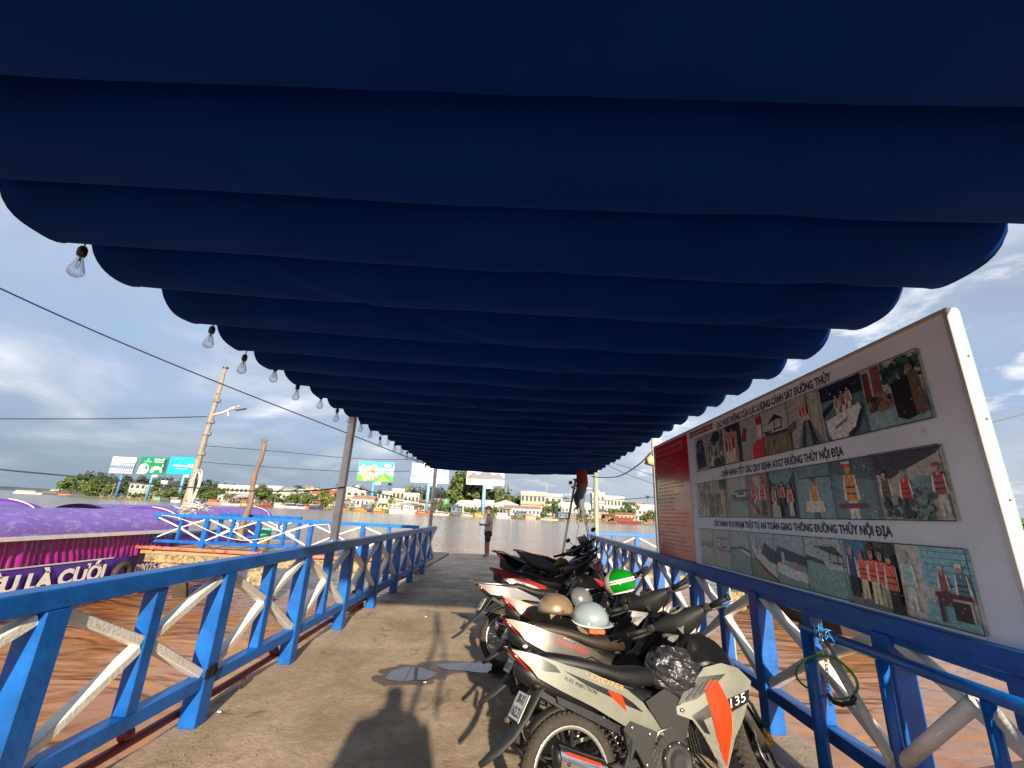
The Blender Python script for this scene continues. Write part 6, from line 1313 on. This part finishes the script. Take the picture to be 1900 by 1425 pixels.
# --- houses
WIN = mat('house_window', (50, 62, 74), .2, var=.2); DOOR = mat('house_door', (84, 66, 54), .6)
HM = {}
def hmat(c):
    k = 'wall_%d_%d_%d' % c
    if k not in HM: HM[k] = mat(k, c, .75, var=.1, vscale=.6, col2=tuple(int(v*.72) for v in c), thresh=.64)
    return HM[k]
TILE = (150, 84, 60); TIN = (176, 178, 178); RUSTR = (128, 92, 72); WHT = (170, 170, 164); CRM = (164, 156, 138); GREY_ = (170, 168, 160)
def house(px0, px1, h_px, dy, label, wall=WHT, roof='flat', rc=TIN, floors=1, nw=3, depth=8, stilts=False, tower=None, base_px=0, balcony=False, cat='house'):
    pc = (px0+px1)/2; x, y = bx(pc, dy); m_ = PXM(y); w_, h_ = (px1-px0)*m_, h_px*m_; zb = zbase(dy)+base_px*m_
    if stilts: zb += 1.0; h_ -= 1.0
    e = empty('house', (x, y, zb), label, cat, 'buildings along the far bank', rot=(0, 0, math.atan2(-x, y)*-.0))
    rh = h_*(.30 if roof in ('gable', 'hip', 'side') else .06); bh = h_-rh
    q = MB(); q.box((0, depth/2, bh/2), (w_, depth, bh)); q.build('wall', hmat(wall), e)
    q = MB(); o_ = .35
    if roof == 'gable':
        v = [(-w_/2-o_, -o_, bh), (w_/2+o_, -o_, bh), (0, -o_, bh+rh), (-w_/2-o_, depth+o_, bh), (w_/2+o_, depth+o_, bh), (0, depth+o_, bh+rh)]
        q.add(v, [(0, 2, 5, 3), (2, 1, 4, 5), (0, 3, 4, 1)], None, False); q2 = MB(); q2.add([(-w_/2, -.02, bh), (w_/2, -.02, bh), (0, -.02, bh+rh*.93)], [(0, 1, 2)], None, False); q2.build('gable_wall', hmat(wall), e)
    elif roof in ('side', 'hip'):
        i_ = w_*.18 if roof == 'hip' else 0
        v = [(-w_/2-o_, -o_, bh), (w_/2+o_, -o_, bh), (w_/2+o_-i_, depth/2, bh+rh), (-w_/2-o_+i_, depth/2, bh+rh), (-w_/2-o_, depth+o_, bh), (w_/2+o_, depth+o_, bh)]
        q.add(v, [(0, 1, 2, 3), (3, 2, 5, 4), (1, 5, 2), (0, 3, 4), (0, 4, 5, 1)], None, False)
    elif roof == 'flat': q.box((0, depth/2, bh+rh/2+.05), (w_+.5, depth+.5, rh+.1)); q.box((0, -.15, bh+rh+.4), (w_+.3, .2, .6))
    elif roof == 'shed': q.box((0, depth/2-.6, bh+.2), (w_+1, depth+1.6, .18), rot=Matrix.Rotation(R(5), 4, 'X'))
    q.build('roof', mat('roof_%d_%d_%d' % rc, rc, .6, var=.15, vscale=.8, col2=tuple(int(v*.7) for v in rc), thresh=.62), e)
    fh = bh/floors
    for f in range(floors):
        for i in range(nw):
            if f == 0 and i == nw//2:
                q = MB(); q.box((-w_/2+w_*(i+.5)/nw, -.03, fh*.42), (min(1.6, w_/nw*.5), .08, fh*.8)); q.build('door', DOOR, e); continue
            q = MB(); q.box((-w_/2+w_*(i+.5)/nw, -.03, f*fh+fh*.55), (w_/nw*.5, .1, fh*.42)); q.build('window', WIN, e)
        if f > 0 or balcony: q = MB(); q.box((0, -.45, f*fh+.1), (w_*.96, .9, .16)); q.box((0, -.85, f*fh+.5), (w_*.96, .06, .1)); q.build('balcony', hmat(wall), e)
    if roof in ('flat',) and floors == 1: q = MB(); q.box((0, -.9, bh*.78), (w_*.9, 1.8, .12), rot=Matrix.Rotation(R(-6), 4, 'X')); q.build('awning', mat('awning_%d' % (int(pc) % 4), ((150, 150, 150), (110, 130, 150), (170, 120, 90), (120, 150, 130))[int(pc) % 4], .6, var=.15), e)
    if stilts:
        for i in range(max(3, int(w_/2.5))):
            q = MB(); xx = -w_/2+w_*i/(max(3, int(w_/2.5))-1); q.beam((xx, .3, -2.6), (xx, .3, 0), .22, .22); q.build('stilt', BARK, e)
        q = MB(); q.box((0, -.6, -.1), (w_, 1.6, .16)); q.build('platform', BARK, e)
    if tower: q = MB(); tx, tw_, th_ = tower; q.box((tx*w_, depth/2, h_+th_*m_/2), (tw_*m_, depth*.5, th_*m_)); q.build('tower', hmat(wall), e); q = MB(); q.lathe([(0, 1.1), (.6, 1.1), (.7, .2), (.7, 0)], c=(tx*w_, depth/2, h_+th_*m_), n=12); q.build('water_tank', STEEL, e)
    return e
for a in [
 dict(px0=86, px1=104, h_px=9, dy=6, label='small white shed at the very left tip of the far bank', roof='gable', nw=2),
 dict(px0=233, px1=262, h_px=27, dy=22, label='white arched-front building between the grid and green billboards', roof='shed', floors=2, nw=3),
 dict(px0=266, px1=290, h_px=22, dy=26, label='cream block just behind the green billboard post', wall=CRM, floors=2, nw=3),
 dict(px0=290, px1=318, h_px=28, dy=50, label='white building with a rooftop peeking under the cyan billboard', floors=2, nw=4),
 dict(px0=400, px1=470, h_px=26, dy=44, label='long white flat-roofed building right of the wooded stretch', floors=2, nw=9, depth=12),
 dict(px0=404, px1=452, h_px=15, dy=10, label='low grey-roofed boathouse above the pink and white boats', wall=GREY_, roof='side', rc=TIN, nw=6, stilts=True),
 dict(px0=455, px1=508, h_px=30, dy=52, label='long white warehouse roof behind the wooden post', roof='side', rc=(190, 190, 184), nw=6, depth=14),
 dict(px0=512, px1=538, h_px=29, dy=16, label='white two storey house with twin gables', roof='gable', rc=(196, 190, 176), floors=2, nw=3),
 dict(px0=537, px1=560, h_px=24, dy=40, label='cream building between the gabled house and the round trees', wall=CRM, floors=2, nw=3),
 dict(px0=576, px1=618, h_px=27, dy=40, label='wide cream building behind the yellow leaved tree', wall=CRM, roof='side', rc=TILE, floors=2, nw=6),
 dict(px0=641, px1=676, h_px=42, dy=22, label='tall pale three storey house with a gable beside the steel post', roof='gable', rc=(200, 196, 184), floors=3, nw=3),
 dict(px0=622, px1=650, h_px=16, dy=6, label='grey shack on stilts left of the steel post', wall=GREY_, roof='side', rc=RUSTR, nw=4, stilts=True),
 dict(px0=654, px1=692, h_px=24, dy=5, label='house with a brown tiled roof right of the steel post', wall=(206, 198, 182), roof='side', rc=(150, 112, 92), nw=5, stilts=True),
 dict(px0=700, px1=727, h_px=32, dy=26, label='white house with a dark roof terrace right of the blue billboard post', floors=2, nw=4),
 dict(px0=727, px1=748, h_px=36, dy=20, label='cream two storey house left of the yellow green tree', wall=CRM, floors=2, nw=3),
 dict(px0=702, px1=750, h_px=16, dy=5, label='row of low stilt shacks below the cream houses', wall=(190, 180, 150), roof='side', rc=TIN, nw=7, stilts=True),
 dict(px0=750, px1=776, h_px=30, dy=14, label='white house with a red trimmed balcony right of the yellow green tree', floors=2, nw=4, balcony=True),
 dict(px0=776, px1=812, h_px=22, dy=16, label='grey house with rusty roof behind the white boats', wall=GREY_, roof='side', rc=RUSTR, floors=1, nw=5),
 dict(px0=796, px1=822, h_px=34, dy=34, label='cream block hidden by the far left canopy post', wall=CRM, floors=2, nw=4),
 dict(px0=848, px1=880, h_px=24, dy=10, label='low white villa under the huge tree', roof='hip', rc=(206, 200, 186), nw=5),
 dict(px0=880, px1=914, h_px=26, dy=14, label='white sheds behind the capped man', roof='side', rc=(216, 212, 204), nw=4),
 dict(px0=916, px1=962, h_px=28, dy=24, label='long white sloping warehouse roof right of the man', roof='gable', rc=(196, 194, 186), nw=4, depth=16),
 dict(px0=938, px1=1000, h_px=19, dy=6, label='brown tin roofed boat shed with pale front, left of the ladder', wall=(200, 204, 206), roof='side', rc=(140, 116, 96), nw=9, stilts=True),
 dict(px0=968, px1=1010, h_px=38, dy=30, label='cream two storey building left of the ladder', wall=CRM, floors=2, nw=6),
 dict(px0=1011, px1=1042, h_px=36, dy=32, label='plain white block behind the ladder feet', floors=2, nw=3),
 dict(px0=1044, px1=1094, h_px=28, dy=20, label='wide pale green roofed building between ladder and green post', roof='side', rc=(190, 200, 188), floors=2, nw=8),
 dict(px0=1100, px1=1121, h_px=45, dy=26, label='tallest white building with a rooftop turret and round window', floors=3, nw=3, tower=(-.1, 10, 6)),
 dict(px0=1121, px1=1157, h_px=37, dy=30, label='white block stepping down from the tallest building', floors=2, nw=6, depth=10),
 dict(px0=1098, px1=1128, h_px=20, dy=6, label='dark roofed riverside pavilion under the tallest building', wall=(150, 140, 126), roof='hip', rc=(90, 88, 86), nw=4, stilts=True),
 dict(px0=1176, px1=1222, h_px=30, dy=22, label='white house with small square windows at the edge of the board', roof='side', rc=(200, 196, 188), floors=2, nw=6),
 dict(px0=1130, px1=1176, h_px=16, dy=5, label='orange and brown stalls on stilts behind the red boat', wall=(186, 140, 96), roof='side', rc=RUSTR, nw=7, stilts=True),
 dict(px0=1044, px1=1098, h_px=12, dy=4, label='low jetty shacks right of the ladder', wall=(150, 140, 120), roof='side', rc=TIN, nw=7, stilts=True),
 dict(px0=1870, px1=1990, h_px=26, dy=30, label='white house seen past the right edge of the board', floors=2, nw=6)]:
    house(**a)
gb_ = random.Random(44)
for i in range(34):
    px = 236+gb_.random()*980; w0 = gb_.uniform(14, 34); hh = gb_.uniform(22, 33); dyy = gb_.uniform(58, 82); tn = i % 3
    house(px0=px, px1=px+w0, h_px=hh, dy=dyy, label=('pale house in the crowded back row of the far bank', 'grey roofed house in the crowded back row of the far bank', 'tan walled house in the crowded back row of the far bank')[tn],
          wall=((176, 176, 170), (150, 152, 150), (168, 152, 128))[tn], roof=('flat', 'side', 'gable')[gb_.randrange(3)] if tn != 1 else 'side', rc=((170, 170, 166), (120, 124, 128), (140, 104, 84))[tn], floors=2, nw=max(2, int(w0/7)))
for i in range(26):
    px = 400+gb_.random()*810; w0 = gb_.uniform(8, 18); tn = i % 3
    house(px0=px, px1=px+w0, h_px=gb_.uniform(9, 14), dy=gb_.uniform(1.5, 4), label=('rusty shack on stilts over the far waterline', 'grey shack on stilts over the far waterline', 'blue tin shack on stilts over the far waterline')[tn],
          wall=((140, 110, 86), (130, 130, 126), (96, 120, 140))[tn], roof=('shed', 'side')[i % 2], rc=((120, 80, 62), (140, 142, 142), (90, 116, 140))[tn], floors=1, nw=2, stilts=True, depth=4)
for i in range(34):
    px = 196+gb_.random()*1020; k_ = i % 3
    tree(('round_green', 'round_dark', 'tall_green')[k_], px, gb_.uniform(14, 26), gb_.uniform(20, 30), gb_.uniform(26, 56), ('mid green tree tucked between the far bank houses', 'dark tree tucked between the far bank houses', 'narrow green tree tucked between the far bank houses')[k_], 'tree', BT)
# green round tank beside the white billboard
x, y = bx(828, 20); m_ = PXM(y); q = MB(); q.lathe([(0, 24*m_), (4.4*m_, 24*m_), (5.5*m_, 22*m_), (5.5*m_, 0)], n=20)
o = q.build('storage_tank', mat('tank_green', (96, 150, 122), .6, var=.12, vscale=.6)); o.location = (x, y, zbase(20)); tag(o, 'green cylindrical storage tank left of the huge tree', 'tank')
# --- billboards
BPR = mat('billboard_print', attr=True, rough=.5, var=.05, vscale=.5)
def billboard(px0, px1, pt, pb, ppx, dy, label, art, post=(70, 130, 190), small=True):
    pc = (px0+px1)/2; x, y = bx(pc, dy); x = ony(pc, (pt+pb)/2, y).x; top, bot = ony(pc, pt, y), ony(pc, pb, y); a, b_ = ony(px0, (pt+pb)/2, y), ony(px1, (pt+pb)/2, y)
    w_ = abs(b_.x-a.x); h_ = top.z-bot.z; zc_ = (top.z+bot.z)/2; z0 = zbase(dy)
    e = empty('billboard', (x, y, z0), label, 'billboard', 'roadside billboards on the far bank'); 
    q = MB(); q.box((0, .6, zc_-z0), (w_, .9, h_)); q.build('panel', mat('panel_side', (130, 140, 146), .6), e)
    q = MB(); px_ = ony(ppx, 897, y).x-x; q.tube([(px_, 1.4, 0), (px_, 1.4, (zc_-z0))], .045*w_, 12); q.build('post', mat('post_%d_%d_%d' % post, post, .5, var=.08), e)
    q = MB(); q.beam((-w_*.4, 1.4, zc_-z0), (w_*.4, 1.4, zc_-z0), .5, .5); q.build('cross_beam', MATS['panel_side'], e)
    if small: q = MB(); q.box((px_+w_*.13, .5, bot.z-z0-h_*.09), (w_*.17, .2, h_*.14)); q.build('small_sign', BWH, e)
    q = MB(); K = [0]
    def P(u, v, k=0): return Vector((-w_/2+w_*u, .145-.02*K[0], bot.z-z0+h_*v))
    def shp(c, pts): K[0] += 1; q.poly([P(u, v) for u, v in pts], lin(c))
    def txt(c, s_, u, v, hh, ww): K[0] += 1; text_on(q, s_, hh*h_/.72, lambda a, b, c_: P(u, v)+Vector((a, 0, b)), width=ww*w_, bold=.02, col=lin(c))
    art(shp, txt); q.build('poster', BPR, e, fixn=False); return e
def rect(shp, c, a0, b0, a1, b1): shp(c, [(a0, b0), (a1, b0), (a1, b1), (a0, b1)])
def oval(shp, c, a, b, ra, rb, n=14): shp(c, [(a+ra*math.cos(6.2832*k/n), b+rb*math.sin(6.2832*k/n)) for k in range(n)])
def art_grid(s, t):
    rect(s, (170, 176, 186), 0, 0, 1, 1); rect(s, (236, 236, 236), 0, .68, 1, 1); t((200, 60, 60), '0919 98 98 17', .1, .84, .1, .8); t((200, 60, 60), '0939 61 18 28', .08, .71, .1, .85)
    for i in range(13): rect(s, (120, 132, 150), i/12-.008, 0, i/12+.008, .68)
    for i in range(5): rect(s, (126, 138, 156), 0, i*.16, 1, i*.16+.02)
    rect(s, (70, 116, 176), 0, .38, 1, .43)
def art_green(s, t):
    rect(s, (12, 120, 84), 0, 0, 1, 1); s((110, 190, 160), [(.2, .72), (.28, .95), (.36, .72)]); rect(s, (110, 190, 160), .14, .68, .42, .73); t((240, 240, 240), 'SẠCH SẼ', .5, .80, .12, .38); t((220, 240, 230), 'THÀNH PHỐ XANH', .52, .68, .07, .36)
    oval(s, (235, 238, 235), .2, .3, .19, .3); oval(s, (12, 120, 84), .28, .36, .06, .12); rect(s, (235, 238, 235), .0, .0, .1, .2); s((235, 238, 235), [(.45, .12), (.5, .36), (.62, .48), (.84, .40), (.9, .22), (.84, .1), (.78, .28), (.62, .26), (.55, .1)]); oval(s, (235, 238, 235), .9, .52, .05, .1); rect(s, (30, 60, 50), .88, .2, .97, .9)
def art_cyan(s, t):
    rect(s, (6, 158, 200), 0, 0, 1, 1); t((240, 246, 250), 'vinaphone', .17, .45, .12, .5); t((250, 250, 250), '5G', .70, .42, .2, .2); rect(s, (200, 232, 244), .3, .30, .7, .34); rect(s, (200, 232, 244), .2, .87, .3, .90)
def art_candy(s, t):
    rect(s, (60, 178, 200), 0, 0, 1, 1); s((150, 214, 222), [(0, .4), (.3, .75), (.6, .7), (1, .85), (1, .3), (0, .2)]); s((90, 180, 60), [(0, 0), (0, .32), (.2, .42), (.5, .25), (.75, .42), (1, .2), (1, 0)]); s((60, 140, 50), [(.5, .02), (.72, .42), (.98, .05)]); s((130, 200, 70), [(.56, .02), (.72, .36), (.9, .04)])
    g_ = random.Random(3)
    for i in range(26): oval(s, g_.choice([(236, 220, 90), (240, 150, 150), (240, 200, 200), (190, 220, 80), (250, 240, 170), (236, 120, 130)]), g_.uniform(.06, .52), g_.uniform(.1, .75), .05, .11, 8)
    oval(s, (18, 70, 60), .82, .82, .14, .12); oval(s, (220, 240, 235), .82, .82, .115, .09); t((18, 80, 70), 'Casty', .74, .77, .1, .16); rect(s, (210, 240, 240), .68, .56, .95, .59); rect(s, (210, 240, 240), .72, .48, .95, .51)
def art_dish(s, t):
    rect(s, (120, 176, 190), 0, 0, 1, 1); rect(s, (225, 228, 228), 0, .82, 1, 1); oval(s, (205, 212, 212), .42, .62, .4, .32); oval(s, (150, 160, 158), .42, .68, .33, .22); oval(s, (210, 200, 190), .42, .7, .26, .15)
    s((235, 240, 240), [(.7, .3), (.8, .7), (.9, .35), (1, .6), (1, .25)]); rect(s, (235, 235, 232), 0, 0, 1, .24); t((170, 70, 70), 'LIÊN HỆ QUẢNG CÁO 0939.61.18.28', .12, .07, .09, .8)
def art_mount(s, t):
    rect(s, (150, 190, 220), 0, 0, 1, 1); s((112, 108, 118), [(0, .3), (.18, .62), (.3, .45), (.5, .8), (.7, .48), (.85, .6), (1, .35), (1, .26), (0, .26)]); s((235, 240, 245), [(.42, .68), (.5, .8), (.6, .64), (.5, .7)]); s((70, 140, 200), [(.0, .9), (.2, .7), (.35, .95)]); t((24, 80, 170), 'BIA SÔNG', .72, .62, .14, .25); oval(s, (210, 90, 60), .1, .4, .06, .08)
    rect(s, (238, 236, 230), 0, 0, 1, .27); t((170, 60, 50), 'Liên hệ 0919.98 98 17', .1, .09, .1, .8)
billboard(205, 250, 848, 879, 219, 4, 'billboard with a bare lattice under red phone numbers, leftmost of the six', art_grid, (70, 122, 184), False)
billboard(258, 309, 848, 880, 276, 4, 'green billboard with white animal shapes', art_green, (90, 150, 200))
billboard(312, 363, 848, 880, 335, 8, 'cyan phone company billboard nearest the concrete pole', art_cyan, (100, 160, 200))
billboard(664, 731, 857, 893, 692, 10, 'bright green and sky blue billboard with a fruit picture', art_candy, (84, 146, 204))
billboard(763, 833, 860, 896, 795, 10, 'white billboard with a round dish drawing behind the bulbs', art_dish, (120, 170, 196))
billboard(866, 936, 862, 900, 899, 10, 'billboard with a mountain picture partly hidden by the canopy', art_mount, (130, 186, 214))
# --- boats along the far bank
def hullm(L_, W_, H_):
    q = MB(); rg = []
    for i in range(9):
        t = i/8*2-1; f = max(.12, 1-abs(t)**3*.85); r_ = .35*H_*abs(t)**2.5; rg.append([(t*L_/2, -W_/2*f, H_+r_), (t*L_/2*.96, -W_/2*f*.7, -.3), (t*L_/2*.96, W_/2*f*.7, -.3), (t*L_/2, W_/2*f, H_+r_)])
    return q.rings(rg, smooth=False)
def fboat(px, w_px, dy, label, hull, cabin, roofc, h_px=9, kind=0):
    x, y = bx(px, dy); m_ = PXM(y); L_ = w_px*m_; H_ = h_px*m_
    e = empty('river_boat', (x, y, WATER_Z), label, 'boat', 'boats moored along the far bank', rot=(0, 0, RT_.uniform(-.06, .06)))
    hullm(L_, 3, H_*.33).build('hull', hmat(hull), e)
    q = MB(); q.box((-.06*L_, 0, H_*.55), (L_*(.66 if kind == 0 else .42), 2.2, H_*.46)); q.build('cabin', hmat(cabin), e)
    q = MB(); q.box((-.06*L_, 0, H_*.8), (L_*(.74 if kind == 0 else .5), 2.9, .16)); 
    q.build('roof', hmat(roofc), e)
    n = max(2, int(w_px/5))
    for i in range(n): q = MB(); q.box((-.06*L_+L_*(.62 if kind == 0 else .38)*((i+.5)/n-.5), -1.12, H_*.58), (L_*.5/n*.7, .06, H_*.2)); q.build('window', WIN, e)
    q = MB(); q.tube([(L_*.32, 0, H_*.3), (L_*.32, 0, H_*1.25)], .07, 5); q.build('mast', BARK, e)
    return e
W_, N_, R_, B_, O_, G_c = (186, 184, 178), (70, 76, 92), (112, 44, 40), (60, 84, 170), (190, 110, 60), (92, 130, 110)
for px, w_, dy, lab, h_, c_, r_, hp, kd in [
 (46, 50, -60, 'long white barge alone at the left end of the river', W_, W_, (200, 204, 206), 7, 0), (92, 40, -14, 'dark flat boat at the left tip of the bank', N_, (120, 110, 100), (90, 90, 90), 8, 0),
 (118, 26, -8, 'orange and dark boat under the bushy tree', O_, N_, (150, 90, 60), 8, 0), (146, 34, -6, 'long low brown boat under the dark tree', (100, 84, 66), N_, (80, 80, 78), 8, 0),
 (188, 16, -5, 'small brown sampan below the low palm', (110, 90, 70), (150, 130, 100), (120, 110, 96), 6, 1), (292, 18, -6, 'teal covered boat below the green billboard', G_c, (150, 176, 160), (120, 160, 150), 9, 0),
 (308, 20, -6, 'dark covered boat left of the concrete pole', N_, (90, 100, 96), (60, 66, 70), 9, 0), (326, 18, -7, 'white canopied boat beside the concrete pole', W_, (140, 146, 150), W_, 10, 0),
 (350, 18, -6, 'grey boat right behind the concrete pole', (140, 140, 140), N_, (150, 154, 156), 9, 0), (372, 22, -6, 'dark blue boat right of the concrete pole', (44, 54, 80), N_, (110, 110, 116), 9, 0),
 (398, 22, -7, 'pink sided boat left of the boathouse', (200, 130, 110), (190, 110, 96), (170, 120, 110), 10, 0), (420, 18, -6, 'white boat below the boathouse', W_, (170, 170, 172), W_, 9, 0), (438, 18, -6, 'second white boat below the boathouse, with a black roof', W_, (80, 80, 86), (50, 50, 56), 9, 0), (456, 14, -5, 'yellow cabin boat just left of the wooden post', (200, 160, 80), (206, 170, 90), (150, 120, 70), 9, 1),
 (500, 22, -6, 'dark red boat below the spreading layered tree', R_, (150, 60, 60), (120, 100, 96), 9, 0), (520, 20, -7, 'white passenger boat left of the round trees', W_, (190, 194, 196), W_, 10, 0), (542, 22, -7, 'white boat with dark windows below the round trees', W_, N_, (206, 206, 200), 10, 0), (560, 18, -6, 'white boat with a violet stern below the round trees', W_, (70, 60, 150), (200, 200, 206), 9, 0), (571, 9, -5, 'small orange brown hut boat', O_, (176, 110, 66), (150, 100, 64), 10, 1), (588, 24, -5, 'navy covered boat under the yellow leaved tree', (40, 50, 90), N_, (210, 208, 200), 9, 0),
 (636, 22, -5, 'orange brown boat left of the steel post', O_, (150, 90, 60), (120, 90, 70), 9, 0), (672, 22, -6, 'golden brown boat right of the steel post', (170, 116, 60), (190, 140, 80), (120, 96, 70), 8, 0), (692, 14, -6, 'dark blue boat at the foot of the blue billboard post', (50, 56, 90), N_, (70, 70, 90), 8, 1), (705, 20, -7, 'orange hulled boat below the low stilt shacks', (196, 100, 50), (200, 170, 110), (180, 150, 120), 9, 0),
 (738, 26, -7, 'pale green and white boat with round cabin', (190, 206, 196), (196, 204, 200), W_, 13, 0), (762, 24, -7, 'large white two deck boat left of the white billboard post', W_, (214, 218, 222), W_, 17, 0), (786, 26, -6, 'reddish flat cargo boat below the white billboard', (176, 90, 64), (190, 150, 120), (150, 120, 100), 8, 1), (820, 28, -6, 'white open work boat behind the far left post', W_, (170, 176, 180), (200, 206, 210), 8, 1), (850, 20, -6, 'dark work boat below the low white villa', N_, (120, 120, 120), (150, 150, 146), 9, 1), (868, 22, -7, 'grey striped boat left of the man', (150, 150, 150), W_, (170, 170, 170), 9, 1), (890, 16, -5, 'yellow brown moored boat behind the man', (180, 150, 90), (190, 160, 110), (140, 120, 90), 9, 0),
 (935, 26, -7, 'white river boat right of the man', W_, (210, 214, 216), W_, 11, 0), (985, 18, -6, 'pink walled houseboat left of the ladder', (206, 160, 140), (204, 150, 130), (160, 120, 100), 12, 0), (1020, 30, -5, 'pale flat boat seen through the ladder', W_, (176, 170, 150), (190, 186, 170), 6, 1), (1062, 30, -5, 'grey boats moored under the jetty shacks', (120, 116, 110), (150, 140, 130), (140, 140, 140), 7, 1),
 (1112, 22, -5, 'brown boat under the dark roofed pavilion', (120, 90, 66), (150, 120, 100), (110, 100, 90), 8, 1), (1158, 50, -7, 'long red boat with white seats near the board', R_, (128, 48, 44), (110, 56, 52), 12, 0), (1205, 22, -6, 'grey boat at the far edge of the board', (100, 100, 112), (176, 110, 90), (190, 110, 80), 10, 1)]:
    fboat(px, w_, dy, lab, h_, c_, r_, hp, kd)
# water plants and debris along the bank, counted by nobody
q = MB(); g = random.Random(31)
for _ in range(5200):
    px = g.uniform(190, 1225); dy = g.uniform(-5, 5); x, y = bx(px, dy); z_ = WATER_Z+g.uniform(-.1, 1.9)*(1 if dy > -2 else .4); s_ = g.uniform(.2, .8)
    c_ = g.choice([(.10, .15, .03), (.14, .17, .05), (.22, .16, .10), (.34, .30, .24), (.12, .08, .05), (.42, .2, .12)])
    a = g.uniform(0, 3.14); d_ = Vector((math.cos(a), math.sin(a), 0)); q.add([Vector((x, y, z_))-d_*s_, Vector((x, y, z_))+d_*s_, Vector((x, y, z_+s_*g.uniform(.4, 1.3)))+d_*s_*.6, Vector((x, y, z_+s_*g.uniform(.4, 1.3)))-d_*s_*.7], [(0, 1, 2, 3)], None, False, c_)
tag(q.build('waterside_growth', LEAF, fixn=False), 'tangle of water plants and planks along the foot of the far bank', 'growth', kind='stuff')
# thin masts and flag poles
for px, h_, dy, lab in ((203, 24, 3, 'thin pale mast left of the grid billboard post'), (703, 40, 30, 'thin orange and white radio mast beside the bright billboard'), (1014, 52, 45, 'power pole with a cross arm behind the ladder'), (1058, 46, 45, 'power pole between the ladder and the green post')):
    x, y = bx(px, dy); m_ = PXM(y); q = MB(); q.tube([(0, 0, 0), (0, 0, h_*m_)], [.25, .12], 6); q.box((0, 0, h_*m_*.92), (1.8, .12, .14)); o = q.build('mast', mat('mast_paint', (186, 160, 140), .6)); o.location = (x, y, zbase(dy)); tag(o, lab, 'mast', 'masts on the far bank')
